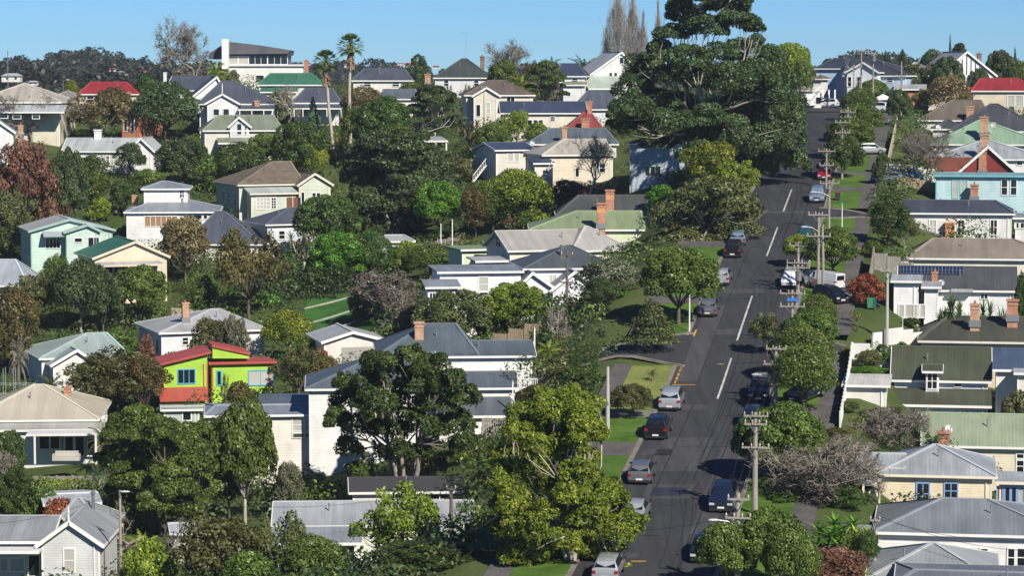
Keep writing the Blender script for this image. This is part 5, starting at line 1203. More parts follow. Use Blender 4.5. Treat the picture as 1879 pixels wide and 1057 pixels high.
# hero trees with their own lobes, metres relative to the foot
def hero(px, yb, D, lobes_px, n, leaf, pal, label, bark='grey', multi=4, r=.35, name='spreading_tree', up=-.2, depthk=.85, rough=.16, fork=.3, gap=0, sub=5):
    """lobes_px: (px, py, rx_px, ry_px, depth offset m)"""
    b = at(px, yb, D); g = gz(b.x, D); b = Vector((b.x, D, g)); L = []
    for x, y, rx, ry, dv in lobes_px:
        c = at(x, y, D+dv)-b; k = (D+dv)/F; L.append((c.x, c.y, c.z, rx*k, rx*k*depthk, ry*k))
    L0 = list(L)
    for q in L0:
        for j in range(sub):
            ph = rng.uniform(0, 6.28); el = rng.uniform(-.5, 1.2); rr = rng.uniform(.75, 1.15); sz = rng.uniform(.32, .55)
            L.append((q[0]+math.cos(ph)*math.cos(el)*q[3]*rr, q[1]+math.sin(ph)*math.cos(el)*q[4]*rr, q[2]+math.sin(el)*q[5]*rr, q[3]*sz, q[4]*sz, q[5]*sz*1.15))
    root = empty(name, b); tag(root, label, 'tree')
    P, Nn, S, T = lobe_leaves(L, n, leaf, int(px), up=up, rough=rough, gap=gap); me = leaves_mesh('crown', P, Nn, S, T); me.materials.append(LM[pal]); o = bpy.data.objects.new('crown', me); COL.objects.link(o); o.parent = root
    L = L0; H = max(q[2] for q in L); mb = MB(); idx = np.argsort([math.atan2(q[1], q[0]) for q in L])
    fz = H*fork
    for m in range(multi):
        grp = [L[i] for i in idx[m::multi]] if False else [L[i] for i in idx[int(m*len(L)/multi):int((m+1)*len(L)/multi)]]
        if not grp: continue
        mx_ = np.mean([q[0] for q in grp]); my_ = np.mean([q[1] for q in grp]); foot = (mx_*.06, my_*.06, -.5); top = (mx_*.34, my_*.34, fz+H*.08*rng.random())
        pt = branch(mb, foot, top, r, r*.7, .05, 8, 6)
        for q in grp:
            e = branch(mb, top, (q[0],q[1],q[2]-q[5]*.2), r*.5, r*.12, .09, 6, 6)
            for _ in range(3):
                d = rng.normal(size=3)*.55; branch(mb, e[3], (q[0]+d[0]*q[3],q[1]+d[1]*q[4],q[2]+d[2]*q[5]), r*.2, r*.05, .1, 4, 4)
    mb.build('trunk', BARK[bark], root, True); VEG.append((root, px, yb, 100)); return root

def undergrowth(label, pal, n, nl, seed, ylo=170, yhi=520, rlo=.6, rhi=1.9, xfun=None, leaf=.24, hk=1.0):
    r = np.random.default_rng(seed); Y = r.uniform(ylo, yhi, n*4); X = r.uniform(-.27, .25, n*4)*Y
    ok = np.abs((X-(RDX*Y-20))*COSR) > 12.5
    for ox, oy, ux, uy, W, dep in BOXES:
        dx = X-ox; dy = Y-oy; u = dx*ux+dy*uy; v = -dx*uy+dy*ux; ok &= ~((u > -1.2) & (u < W+1.2) & (v > -1.6) & (v < dep+1))
    for x0, y0, x1, y1 in KEEPOUT: ok &= ~((X > x0) & (X < x1) & (Y > y0) & (Y < y1))
    X = X[ok][:n]; Y = Y[ok][:n]; Z = gzn(X, Y); L = []
    den = pnoise(np.stack([X, Y, Z*0], 1), .02, seed)
    for x, y, z, d in zip(X, Y, Z, den):
        rr = r.uniform(rlo, rhi)*(1+.3*d); L.append((x, y, z+rr*.3*hk, rr*1.15, rr*1.15, rr*hk*r.uniform(.6, 1.1)))
    P, Nn, S, T = lobe_leaves(L, nl, leaf, seed, up=0, cull=.6, rough=.25)
    me = leaves_mesh('undergrowth', P, Nn, S, T); me.materials.append(LM[pal]); o = bpy.data.objects.new('undergrowth', me); COL.objects.link(o); tag(o, label, 'undergrowth', kind='stuff')
# ------------------------------------------------------------------ cars
def car_paint(name, c): 
    return simple('car_paint_'+name, c, .28, .35 if max(c) < .6 else .1, .5, 1.0)
TYRE = simple('tyre_rubber', (.012,.012,.013), .85); RIM = simple('alloy_rim', (.35,.36,.38), .35, .8); CGL = simple('car_glass', (.008,.01,.012), .05, 0, .7)
TRIMB = simple('black_trim', (.014,.014,.015), .6); TAIL = simple('tail_lamp', (.30,.012,.01), .25); HEAD = simple('head_lamp', (.6,.62,.65), .12, .2); PLATE = simple('number_plate', (.72,.72,.68), .5)
CT = dict(
 hatch=dict(w=.87, st=[(-2.03,.62,.70,.90),(-2.0,.88,.92,.92),(-1.9,.95,1.02,.86),(-1.62,.98,1.40,.74),(-1.2,.97,1.49,.72),(-.2,.95,1.52,.72),(.45,.94,1.46,.72),(1.15,.93,1.0,.84),(1.8,.82,.86,.86),(2.0,.66,.70,.84)], rw=(2,3), ws=(7,6), sd=(3,6)),
 suv=dict(w=.93, st=[(-2.3,.72,.80,.92),(-2.26,1.0,1.04,.93),(-2.15,1.08,1.14,.88),(-1.9,1.10,1.58,.76),(-1.4,1.08,1.68,.74),(-.2,1.06,1.71,.74),(.5,1.05,1.64,.74),(1.2,1.05,1.12,.86),(2.0,.96,1.0,.88),(2.28,.72,.76,.86)], rw=(2,3), ws=(7,6), sd=(3,6)),
 sedan=dict(w=.90, st=[(-2.35,.62,.70,.90),(-2.3,.90,.94,.90),(-1.75,.97,1.02,.86),(-1.15,.96,1.36,.74),(-.7,.95,1.43,.72),(-.1,.94,1.44,.72),(.45,.93,1.38,.72),(1.2,.92,.97,.84),(2.0,.82,.86,.86),(2.33,.62,.66,.84)], rw=(2,3), ws=(7,6), sd=(3,6)),
 van=dict(w=.96, st=[(-2.5,.7,.8,.96),(-2.48,1.2,1.98,.90),(-2.3,1.2,2.05,.88),(-1.0,1.2,2.08,.88),(.2,1.2,2.08,.88),(.9,1.18,2.04,.88),(1.2,1.15,1.95,.86),(1.95,1.08,1.15,.86),(2.35,.95,1.0,.86),(2.5,.62,.66,.84)], rw=(1,1), ws=(7,6), sd=(5,7)),
)
CARP = {}
def make_car(kind, rack=False):
    q = CT[kind]; W = q['w']; st = q['st']; root = empty('parked_car')
    def sect(i):
        y, zb, zt, wt = st[i]; e = .93 if i in (0, len(st)-1) else 1
        return [Vector((x, y, z)) for x, z in ((W*.86*e,.20),(W*e,.42),(W*1.0*e,.62 if zb > .65 else zb-.05),(W*.97*e,zb),(W*wt,zt-.04),(W*wt*.82,zt),(0,zt+.025))]
    S = [sect(i) for i in range(len(st))]; mb = MB()
    mir = lambda v: Vector((-v.x, v.y, v.z))
    for a, b in zip(S[:-1], S[1:]):
        for k in range(6):
            mb.face([a[k], b[k], b[k+1], a[k+1]]); mb.face([mir(v) for v in (a[k+1], b[k+1], b[k], a[k])])
        mb.face([a[0], mir(a[0]), mir(b[0]), b[0]])
    for s_ in (S[0], S[-1]): mb.face(s_ + [mir(v) for v in s_[-2::-1]])
    body = mb.build('body', TRIMB, root)
    def off(pts, d): 
        n_ = (pts[1]-pts[0]).cross(pts[2]-pts[0]).normalized(); return [p+n_*d for p in pts]
    def panel(nm, pts, want):
        n_ = (pts[1]-pts[0]).cross(pts[2]-pts[0]).normalized(); c = sum(pts, Vector())/len(pts)
        if n_.dot(want) < 0: n_ = -n_
        m = MB(); m.face([p+(c-p)*.07+n_*.014 for p in pts]); m.build(nm, CGL, root)
    a, b = S[q['ws'][0]], S[q['ws'][1]]; panel('windscreen', [mir(a[4])+Vector((0,-.06,.04)), a[4]+Vector((0,-.06,.04)), b[4], mir(b[4])], Vector((0,1,1)))
    if q['rw'][0] != q['rw'][1]:
        a, b = S[q['rw'][0]], S[q['rw'][1]]; panel('rear_window', [mir(a[4])+Vector((0,.0,.05)), a[4]+Vector((0,.0,.05)), b[4], mir(b[4])], Vector((0,-1,1)))
    else: 
        m = MB(); z0, z1 = 1.25, 1.8; m.face([(-.7,-2.52,z0),(.7,-2.52,z0),(.68,-2.515,z1),(-.68,-2.515,z1)]); m.build('rear_window', CGL, root)
    i0, i1 = q['sd']
    for sg in (1, -1):
        lo = [S[i][3] for i in range(i0, i1+1)]; hi = [S[i][4] for i in range(i0, i1+1)]; m = MB()
        ws0 = S[q['ws'][0]][3]
        for i in range(len(lo)-1):
            qd = [lo[i].lerp(hi[i],.08), lo[i+1].lerp(hi[i+1],.08), lo[i+1].lerp(hi[i+1],.93), lo[i].lerp(hi[i],.93)]; m.face([Vector((sg*(p.x+.012), p.y, p.z)) for p in qd])
        qd = [lo[-1].lerp(hi[-1],.08), lo[-1].lerp(ws0,.75)+Vector((0,0,.02)), lo[-1].lerp(hi[-1],.93)]; m.face([Vector((sg*(p.x+.014), p.y, p.z)) for p in qd]); m.build('side_window', CGL, root)
        m = MB(); yy = S[q['ws'][0]][3].y-.35; zz = S[q['ws'][0]][3].z+.05; m.box((sg*W, yy, zz), (sg*(W+.2), yy+.1, zz+.13)); m.build('mirror', TRIMB, root)
        m = MB(); yb = st[0][0]; z = st[1][1]-.02; m.box((sg*W*.93, yb-.02, z-.20), (sg*W*.70, yb+.1, z)); m.box((sg*W*.985, yb+.0, z-.18), (sg*W*.9, yb+.22, z-.02)); m.build('taillight', TAIL, root)
        m = MB(); yf = st[-1][0]; z = st[-1][2]-.03; m.box((sg*W*.90, yf-.18, z-.12), (sg*W*.5, yf+.02, z+.04)); m.build('headlight', HEAD, root)
        for yy in (-(abs(st[0][0])-.78), abs(st[-1][0])-.82):
            m = MB(); m.cyl((sg*(W-.2) if sg > 0 else -W-.015, yy, .33), .33, .215, 16, axis='x'); wl = m.build('wheel', TYRE, root); m = MB(); x0 = sg*(W+.016); m.cyl((min(x0, x0+sg*.012), yy, .33), .21, .012, 12, axis='x'); m.build('rim', RIM, wl)
    for nm, yy, z in (('rear_bumper', st[0][0], .42), ('front_bumper', st[-1][0], .40)):
        sgn = -1 if yy < 0 else 1; m = MB(); m.box((-W*.9, min(yy, yy+sgn*.05), z-.2), (W*.9, max(yy, yy+sgn*.05), z-.02)); m.build(nm, TRIMB, root)
        m = MB(); m.box((-.25, min(yy+sgn*.05, yy+sgn*.065), z-.02), (.25, max(yy+sgn*.05, yy+sgn*.065), z+.11)); m.build('number_plate', PLATE, root)
    m = MB(); yf = st[-1][0]; z = st[-1][2]; m.box((-W*.45, yf-.02, z-.14), (W*.45, yf+.015, z-.03)); m.build('grille', TRIMB, root)
    if rack:
        m = MB(); zt = max(s[2] for s in st)+.12
        for y in (-1.0, 0): m.bar((-.62,y,zt), (.62,y,zt), .05)
        m.box((-.5,-1.1,zt+.03),(.5,-.1,zt+.1)); m.build('roof_rack', simple('rack_metal', (.4,.42,.45), .4, .6), root)
    return root
def place_car(kind, px, py, off, pal, label, front, group=None, D=None, yaw=None, rack=False, world=None, name='parked_car', cat='car'):
    """off: metres from the centre line; D from the photo row where the near wheels stand"""
    key = (kind, rack)
    if key not in CARP: CARP[key] = make_car(kind, rack); c = CARP[key]
    else: c = copy_tree(CARP[key])
    c.name = name
    if off is not None:
        D = D or hit_road(py); D += abs(CT[kind]['st'][0][0]); x = xroad(D)+off/COSR; y = D; ahead = 1.0
        zf = float(zroad(y+1.5)); zb = float(zroad(y-1.5)); z = (zf+zb)/2-.02+.01; rz = -math.atan(RDX); pitch = math.atan2(zf-zb, 3)
        if front: rz += math.pi; pitch = -pitch
    else:
        D = D or hit(px, py); p = at(px, py, D); x, y = p.x, D; rz = R(yaw); dx, dy = -math.sin(rz), math.cos(rz)
        zf, zb = gz(x+dx*1.3, y+dy*1.3), gz(x-dx*1.3, y-dy*1.3); z = max(gz(x, y), (zf+zb)/2)+.13; pitch = math.atan2(zf-zb, 2.6)
    c.location = (x, y, z); c.rotation_euler = (pitch, 0, rz)
    for ch in c.children:
        if ch.name.split('.')[0] == 'body': s = ch.material_slots[0]; s.link = 'OBJECT'; s.material = pal
    tag(c, label, cat, group); return c
def hit_road(py):
    lo, hi = 150., 470.
    for _ in range(40):
        m = (lo+hi)/2
        if CZ - zroad(m) > CZ-zat(py, m): lo = m
        else: hi = m
    return lo
CP = {k: car_paint(k, c) for k, c in dict(black=(.012,.013,.016), navy=(.012,.02,.045), silver=(.42,.44,.46), grey=(.16,.17,.18), white=(.72,.73,.73), red=(.42,.015,.05), maroon=(.09,.012,.02), blue=(.03,.12,.34), steel=(.20,.28,.36), dgrey=(.06,.065,.07), teal=(.03,.10,.12)).items()}
GL = 'cars parked along the left kerb'; GR_ = 'cars parked along the right kerb'
def build_cars():
    P = place_car
    P('hatch',0,1072,-2.2,CP['silver'],'silver hatchback at the bottom edge under the big yellow-green tree',False,GL)
    P('sedan',0,966,-2.3,CP['silver'],'silver sedan half hidden behind the big yellow-green tree',False,GL)
    P('hatch',0,891,-3.2,CP['grey'],'grey hatchback parked below the driveway at the left kerb',False,GL)
    P('suv',0,809,-3.6,CP['black'],'black SUV at the left kerb beside the round verge tree',False,GL)
    P('suv',0,756,-3.6,CP['silver'],'silver SUV at the left kerb beside the dry grass verge',False,GL)
    P('sedan',0,583,-3.6,CP['grey'],'grey sedan at the left kerb just above the side street',False,GL)
    P('sedan',0,525,-3.6,CP['silver'],'pale silver sedan emerging from under the left street trees',False,GL)
    P('suv',0,474,-3.6,CP['black'],'dark car partly under the olive street tree at the left kerb',False,GL)
    P('hatch',0,452,-3.6,CP['steel'],'bluish car mostly hidden by the olive street tree',False,GL)
    P('sedan',0,1036,3.6,CP['black'],'black sedan half hidden by the bottom right street tree',True,GR_)
    P('suv',0,943,3.6,CP['navy'],'dark navy SUV facing downhill at the near right kerb',True,GR_)
    P('hatch',0,790,3.7,CP['navy'],'dark blue hatchback poking out behind the tall crossarm pole tree',True,GR_)
    P('suv',0,740,3.6,CP['black'],'black wagon with a roof rack at the right kerb',True,GR_,rack=True)
    P('sedan',0,530,3.5,CP['white'],'white car facing downhill beside the transformer pole',True,GR_,rack=True)
    P('hatch',0,446,3.6,CP['teal'],'teal-roofed car mostly behind a yellow-green street tree',True,GR_)
    P('suv',0,373,3.6,CP['steel'],'steel blue car facing downhill below the red car',True,GR_)
    P('hatch',0,331,3.6,CP['red'],'bright red hatchback at the right kerb',True,GR_)
    P('sedan',0,311,3.6,CP['maroon'],'maroon sedan directly behind the bright red hatchback',True,GR_)
    P('sedan',0,228,3.6,CP['maroon'],'dark maroon car at the top of the right kerb',True,GR_)
    P('hatch',1517,207,None,CP['white'],'white hatchback side-on at the top of the road',False,D=463,yaw=70)
    P('suv',1476,208,None,CP['white'],'white SUV left of the side-on hatchback at the crest',False,D=464,yaw=20)
    P('sedan',1500,205,None,CP['dgrey'],'dark grey car behind the white hatchback at the crest',False,D=470,yaw=-60)
    P('suv',1607,213,None,CP['white'],'white car with large wheels beside the crest street trees',False,D=446,yaw=60)
    P('sedan',1602,201,None,CP['silver'],'silver car behind the white car near the crest',False,D=455,yaw=70)
    P('hatch',1597,288,None,CP['silver'],'silver car parked across the right verge below the crest',False,D=374,yaw=-80)
    P('sedan',1660,340,None,CP['blue'],'bright blue car parked in a right-hand yard behind bare twigs',False,D=349,yaw=80)
    P('sedan',1632,352,None,CP['steel'],'pale blue car behind the tan yard fence',False,D=345,yaw=75)
    P('sedan',1478,772,None,CP['navy'],'dark blue car in the right-hand driveway behind street trees',False,D=233,yaw=-35)
    P('van',1512,545,None,CP['white'],'white van parked across the right verge',False,D=277,yaw=45,name='parked_van',cat='van').scale = (.86,.8,.86)
    P('hatch',1524,571,None,CP['black'],'black car in front of the white van on the verge',False,D=271,yaw=-150)
    P('sedan',1492,547,None,CP['dgrey'],'dark car at the front of the white van',False,D=279,yaw=10)
    # ladder rack helper removed
# ------------------------------------------------------------------ poles and wires
PW = wood((.30,.27,.23), (6,6,.6)); PCON = paint((.42,.41,.38), .8, .15); PDK = wood((.12,.10,.085), (6,6,.6)); GALVM = simple('galvanised', (.35,.36,.37), .45, .7); INS = simple('porcelain', (.5,.47,.42), .25)
AX = Vector((1, -.1615, 0)).normalized()
POLES = {}; INSM = {}
def pole(px, yt, yb, label, arms=(), mat=None, r=.16, lamp=None, trans=False, D=None, key=None, name='power_pole', cat='power pole', group=None, double=False, sg=None, ax=None):
    D = D or hit(px, yb); b = at(px, yb, D); g = gz(b.x, D); zt = zat(yt, D); ax = ax or AX; mat = mat or PW
    root = empty(name, (b.x, D, g)); tag(root, label, cat, group); h = zt-g
    mb = MB(); mb.tube([(0,0,-.6),(0,0,h*.5),(0,0,h)], [r*1.2,r,r*.75], 9); mb.build('post', mat, root)
    if double: mb = MB(); mb.tube([(.55,.3,-.6),(.5,.3,h*.5),(.42,.3,h*.86)], [r,r*.9,r*.7], 9); mb.build('post', mat, root)
    tips = []
    for y, hw in arms:
        z = zat(y, D)-g; w_ = hw*D/F; mb = MB(); o = Vector((0,-r-.03,0)); mb.bar(o-ax*w_+Vector((0,0,z)), o+ax*w_+Vector((0,0,z)), .11, .13); a = mb.build('crossarm', mat if mat is not PCON else PW, root)
        n_ = 4 if w_ > .8 else 2
        for k in range(n_):
            t = -.92+1.84*k/(n_-1); c = o+ax*w_*t+Vector((0,0,z+.06)); tips.append(root.location+c+Vector((0,0,.25)))
            if 'm' not in INSM:
                mb = MB(); mb.tube([(0,0,0),(0,0,.1),(0,0,.1),(0,0,.17),(0,0,.17),(0,0,.27)], [.03,.03,.07,.07,.05,.03], 8); INSM['m'] = mb.mesh('insulator', [INS])
            io = bpy.data.objects.new('insulator', INSM['m']); COL.objects.link(io); io.parent = a; io.location = c
        mb = MB()
        for s_ in (-1, 1): mb.bar(o+ax*w_*.55*s_+Vector((0,0,z-.05)), Vector((0,-r,z-.75)), .045)
        mb.build('brace', GALVM, root)
    if trans:
        z = zat(arms[-1][0], D)-g-.2; mb = MB(); mb.cyl((0,-.5,z-1.1), .32, .9, 12); mb.cyl((0,-.5,z-.2), .36, .06, 12)
        for s_ in (-.15,.15): mb.cyl((s_,-.5,z-.14), .04, .22, 6)
        mb.build('transformer', simple('transformer_grey', (.16,.16,.16), .6), root)
    if lamp:
        yl, dx = lamp; z = zat(yl, D)-g; L = dx*D/F; sgn = 1 if L > 0 else -1; mb = MB(); mb.tube([(0,-.1,z-.5),(L*.5,-.15,z-.1),(L,-.2,z)], .04, 6); la = mb.build('lamp_arm', GALVM, root)
        mb = MB(); mb.ball((L+sgn*.25,-.2,z), (.38,.15,.09), 10); mb.build('lamp_head', paint((.55,.55,.53), .5), la)
    if sg:
        for (x0, y0, x1, y1, m, nm) in sg:
            a, c = at(x0, y0, D-.25), at(x1, y1, D-.25); mb = MB(); l = root.location; mb.box((a.x-l.x, -.27, c.z-g), (c.x-l.x, -.24, a.z-g)); s = mb.build(nm, m, root)
    if key: POLES[key] = tips or [root.location+Vector((0,0,h))]
    return root
def wire(a, b, sag, label, group, r=.014, name='power_line'):
    a = Vector(a); b = Vector(b); L = b-a; mb = MB(); n_ = 12; mb.tube([tuple(L*(i/n_)+Vector((0,0,-sag*4*(i/n_)*(1-i/n_)))) for i in range(n_+1)], r, 4); o = mb.build(name, simple('cable_black', (.02,.02,.022), .6)); o.location = a; tag(o, label, 'power line', group)
def build_poles():
    G = 'power poles along the right verge'
    pole(1385,757,946,'weathered power pole with two crossarms between the bare shrub and the road',[(763,23),(778,21),(821,26)],r=.19,key='a',group=G)
    pole(1353,905,1090,'nearest crossarm power pole at the bottom right with a street light',[(916,20),(950,24)],r=.2,lamp=(954,-38),key='b',group=G)
    pole(1423,636,745,'crossarm power pole above the black wagon at the right kerb',[(640,19),(668,23)],r=.17,lamp=(687,-32),key='c',group=G)
    pole(1453,532,638,'power pole carrying a small blue street name sign',[(538,24),(562,23)],r=.16,key='d',group=G,sg=[(1444,547,1466,553,simple('sign_blue',(.03,.16,.50),.5),'sign')])
    pole(1464,444,540,'power pole with grey transformer beside the white car',[(450,17),(482,22),(491,22)],r=.16,key='e',group=G,trans=True)
    pole(1501,390,545,'tall double-post power pole in front of the white van',[(394,20),(433,22)],r=.15,lamp=(416,-22),key='f',group=G,double=True)
    pole(1521,330,425,'power pole with low street light above the red wheelie bin',[(336,18)],r=.14,lamp=(352,-26),key='g',group=G)
    pole(1516,272,345,'power pole with crossarms beside the bright red hatchback',[(277,16),(303,13)],r=.13,key='h',group=G)
    pole(1545,235,330,'slim lattice-like power pole amid the verge trees',[(224,14),(243,14)],r=.12,key='i',group=G)
    pole(1555,196,285,'pale power pole rising from the right verge trees',[(205,14),(216,14)],r=.12,key='j',group=G)
    pole(1566,118,200,'power pole left of the two tallest skyline poles',[(124,12)],r=.12,key='k',group=G,D=456)
    pole(1580,90,165,'tallest pale power pole against the sky at the crest',[(93,13)],r=.14,key='l',group=G,D=462)
    pole(1602,95,160,'power pole with dark transformer against the sky at the crest',[(98,11)],r=.13,key='m',group=G,trans=True,D=460)
    pole(1627,494,640,'pale concrete power pole beside the white parapet house',[(497,14)],mat=PCON,r=.16,key='n')
    pole(1115,673,790,'short pale concrete pole without arms on the left verge',(),mat=PCON,r=.16,name='concrete_pole',cat='pole')
    pole(1040,458,600,'dark timber power pole in front of the white twin gables',[(468,11),(518,12)],mat=PDK,r=.14,key='o')
    pole(828,893,1010,'dark power pole in front of the light grey roof at bottom centre',[(898,9)],mat=PDK,r=.15,key='p')
    pole(222,900,1070,'timber pole with a lamp right of the bottom left villa',(),mat=PW,r=.12,lamp=(902,4),key='q',name='lamp_pole',cat='lamp pole',D=203)
    pole(1604,952,1075,'near timber pole at the left end of the mid grey roof',[(955,9)],mat=PW,r=.14,key='r',D=183)
    pole(265,348,440,'timber pole in front of the white tiered house',[(384,8)],r=.15,key='s')
    pole(888,157,240,'grey pole in front of the cream gable near the skyline',[(161,5)],r=.12,key='t')
    pole(1653,112,232,'timber pole beside the white speed sign near the crest',[(140,9)],r=.13,key='u',D=436)
    pole(1577,145,195,'thin pole in front of the white marquee near the crest',(),r=.08,key='v',D=455)
    pole(15,92,172,'tall thin street light on the left skyline',(),mat=GALVM,r=.07,lamp=(95,1.5),name='street_lamp',cat='street lamp',D=470)
    pole(116,145,178,'small street light between the pale pyramid roof and the red roof',(),mat=GALVM,r=.06,lamp=(146,6),name='street_lamp',cat='street lamp',D=478)
    pole(1397,68,120,'street light just above the giant tree right shoulder',(),mat=GALVM,r=.06,lamp=(69,2),name='street_lamp',cat='street lamp',D=470)
    pole(1265,541,610,'thin white post on the left verge corner',(),mat=WHITE,r=.07,name='post',cat='post')
    pole(1545,372,418,'thin pale post with a green top on the upper side-street corner',(),mat=WHITE,r=.06,name='post',cat='post',sg=[(1543,371,1547,376,simple('sign_green',(.03,.25,.12),.5),'sign')])
    pole(809,410,460,'left one of two white clothesline posts',(),mat=WHITE,r=.08,name='post',cat='post',D=345)
    pole(830,402,458,'right one of two white clothesline posts',(),mat=WHITE,r=.08,name='post',cat='post',D=345)
    pole(1646,190,232,'white post with a blank square sign beside the clipped dark tree',(),mat=WHITE,r=.06,name='road_sign',cat='sign',D=428,sg=[(1642,190,1650,199,paint((.7,.7,.7),.5),'sign_plate')])
    pole(1656,580,622,'thin white post inside the white fence of the parapet house',(),mat=WHITE,r=.04,name='post',cat='post',D=262)
    NM = dict(a='taller near pole', b='nearest pole', c='pole above the black wagon', d='blue street-sign pole', e='transformer pole', f='double-post pole', g='pole by the red-lidded bin', h='pole by the bright red car', i='slim pole', j='pale crest pole'); OR = ['leftmost', 'second', 'third', 'rightmost']; Gw = 'overhead wires along the right verge'
    for k1, k2 in (('b','a'),('a','c'),('c','d'),('d','e'),('e','f'),('f','g'),('g','h'),('h','i'),('i','j')):
        for i in (0, 1, 2, 3):
            if i < len(POLES[k1]) and i < len(POLES[k2]): wire(POLES[k1][i], POLES[k2][i], .5, '%s wire from %s to %s' % (OR[i], NM[k1], NM[k2]), Gw)
    wire(POLES['b'][4], POLES['p'][0], 2.2, 'long overhead wire crossing the road at the bottom of the picture', None)
    wire(POLES['p'][1], POLES['q'][0], 1.5, 'overhead wire across the light grey roof toward the bottom left pole', None)
    wire(POLES['q'][0], at(-120,960,200), 1.0, 'overhead wire crossing in front of the bottom left villa', None)
    wire(POLES['r'][0], at(2000,985,172), .9, 'upper overhead wire crossing the mid grey roof at lower right', None)
    wire(POLES['r'][1], at(2000,1010,172), .9, 'lower overhead wire crossing the white wall at lower right', None)
    wire(POLES['n'][0], POLES['f'][3], .8, 'service wire from the double-post pole to the parapet house pole', None)
# ------------------------------------------------------------------ fences and walls
def fence(p, q, h, mat, label, name='fence', cat='fence', style='boards', step=1.5, group=None, world=False):
    a = Vector((p[0],p[1],0)) if world else hitp(*p); b = Vector((q[0],q[1],0)) if world else hitp(*q); a.z = gz(a.x,a.y); root = empty(name, a); tag(root, label, cat, group)
    D_ = Vector((b.x-a.x, b.y-a.y, 0)); L = D_.length; d = D_.normalized(); n_ = max(1, round(L/step)); s = Vector((d.y,-d.x,0)); pan = MB(); r = np.random.default_rng(int(L*100))
    for i in range(n_):
        t0, t1 = L*i/n_, L*(i+1)/n_; w0 = a+d*t0; w1 = a+d*t1; z0 = gz(w0.x,w0.y)-a.z; z1 = gz(w1.x,w1.y)-a.z; zb = min(z0,z1)-.4; zt = max(z0,z1)+h
        if style == 'wall': pan.box((0,-.09,zb),(t1-t0,.09,zt),fr=(d*t0,d,s))
        elif style == 'picket':
            k = int((t1-t0)/.16)
            for j in range(k): x = (t1-t0)*j/k; pan.box((x,-.012,max(zb,z0-.1)),(x+.09,.012,zt),fr=(d*t0,d,s))
            for zz in (.25,.8): pan.box((0,.012,z0+h*zz),(t1-t0,.05,z0+h*zz+.07),fr=(d*t0,d,s))
        else:
            k = max(2, int((t1-t0)/.2))
            for j in range(k): x = (t1-t0)*j/k; pan.box((x+.008,-.015-.006*(j%2),zb),(x+(t1-t0)/k-.008,.015,zt-r.uniform(0,.05)),fr=(d*t0,d,s))
    pan.build('panel', mat, root)
    for i in range(n_+1):
        w0 = a+d*(L*i/n_); z0 = gz(w0.x,w0.y)-a.z; m = MB()
        if style != 'wall' or i in (0, n_): m.box((-.06,-.08,z0-.4),(.06,.08,z0+h+.06),fr=(d*(L*i/n_),d,s)); m.build('post', mat, root)
    return root
def build_fences():
    xr = lambda D, o: (xroad(D)+o/COSR, D)
    TAN = wood((.33,.26,.17), (4,4,.4)); GREYW = wood((.26,.24,.21), (4,4,.4)); WF = paint((.66,.66,.63), .6, .15); CREAMW = paint((.46,.40,.31), .8, .2); DK = paint((.035,.037,.042), .8)
    fence(wpt(904,640,272), wpt(992,640,270), 2.0, TAN, 'tan timber plank fence behind the slate villa roof', world=True)
    fence(xr(256.8,12.5), (at(1692,622,262).x, 262), 1.15, WF, 'low white fence before the parapet house lawn', style='wall', world=True)
    fence(xr(223,10.9), xr(247.5,10.9), 1.3, WF, 'long white fence running up the right footpath', world=True)
    fence(xr(247.6,11.0), (xroad(247)+25, 244.5), 1.25, WF, 'white rendered wall at the right side-street corner', style='wall', world=True)
    fence(xr(352,11.4), xr(404,11.4), 1.3, CREAMW, 'long cream concrete wall up the right footpath near the crest', name='garden_wall', cat='wall', style='wall', world=True)
    fence((xroad(349)+12, 342), (xroad(345)+21, 341), 1.3, TAN, 'tan yard fence in front of the blue car', world=True)
    fence((xroad(352)+12, 352.5), (xroad(352)+22, 351), 1.5, WF, 'white yard fence behind the blue car', world=True, style='wall')
    fence(xr(274,11.6), xr(290,11.6), 1.9, GREYW, 'grey-tan board fence below the solar carport', world=True)
    fence((xroad(290)+11.6, 288), (xroad(290)+17, 287.2), 1.7, GREYW, 'short board fence at the front of the solar carport', world=True)
    fence(wpt(46,862,253.5), wpt(190,862,252.5), 1.1, GREYW, 'weathered grey board fence along the covered deck', world=True)
    fence(wpt(86,908,243), wpt(194,908,242), 1.5, DK, 'dark slate-coloured fence below the yellow-green hedge', style='wall', world=True)
    fence(wpt(316,560,326), wpt(412,560,324), 2.4, CREAMW, 'tan masonry wall below the cream green-roofed house', name='garden_wall', cat='wall', style='wall', world=True)
    fence(wpt(815,332,400), wpt(892,332,398), 2.6, CREAMW, 'tan retaining wall in the upper middle hillside', name='garden_wall', cat='wall', style='wall', world=True)
    fence(wpt(762,462,350), wpt(842,462,349), 1.8, GREYW, 'old timber fence behind the clothesline posts', world=True)
    fence(wpt(884,870,240), wpt(926,870,240), 1.4, GREYW, 'short grey board fence beside the slate villa', world=True)
    fence(wpt(372,368,385), wpt(425,368,386), 1.5, WF, 'white fence left of the brown-roofed villa', world=True)
    fence(wpt(606,1070,208), wpt(672,1070,208), 1.1, WF, 'white picket fence at the bottom centre porch', style='picket', world=True)
    fence(wpt(735,462,352), wpt(762,462,352), 1.7, WF, 'pale fence beside the small white garage', world=True)
    fence(wpt(1065,420,335), wpt(1030,440,330), 1.2, GREYW, 'low fence beneath the charcoal roof', world=True) if False else None
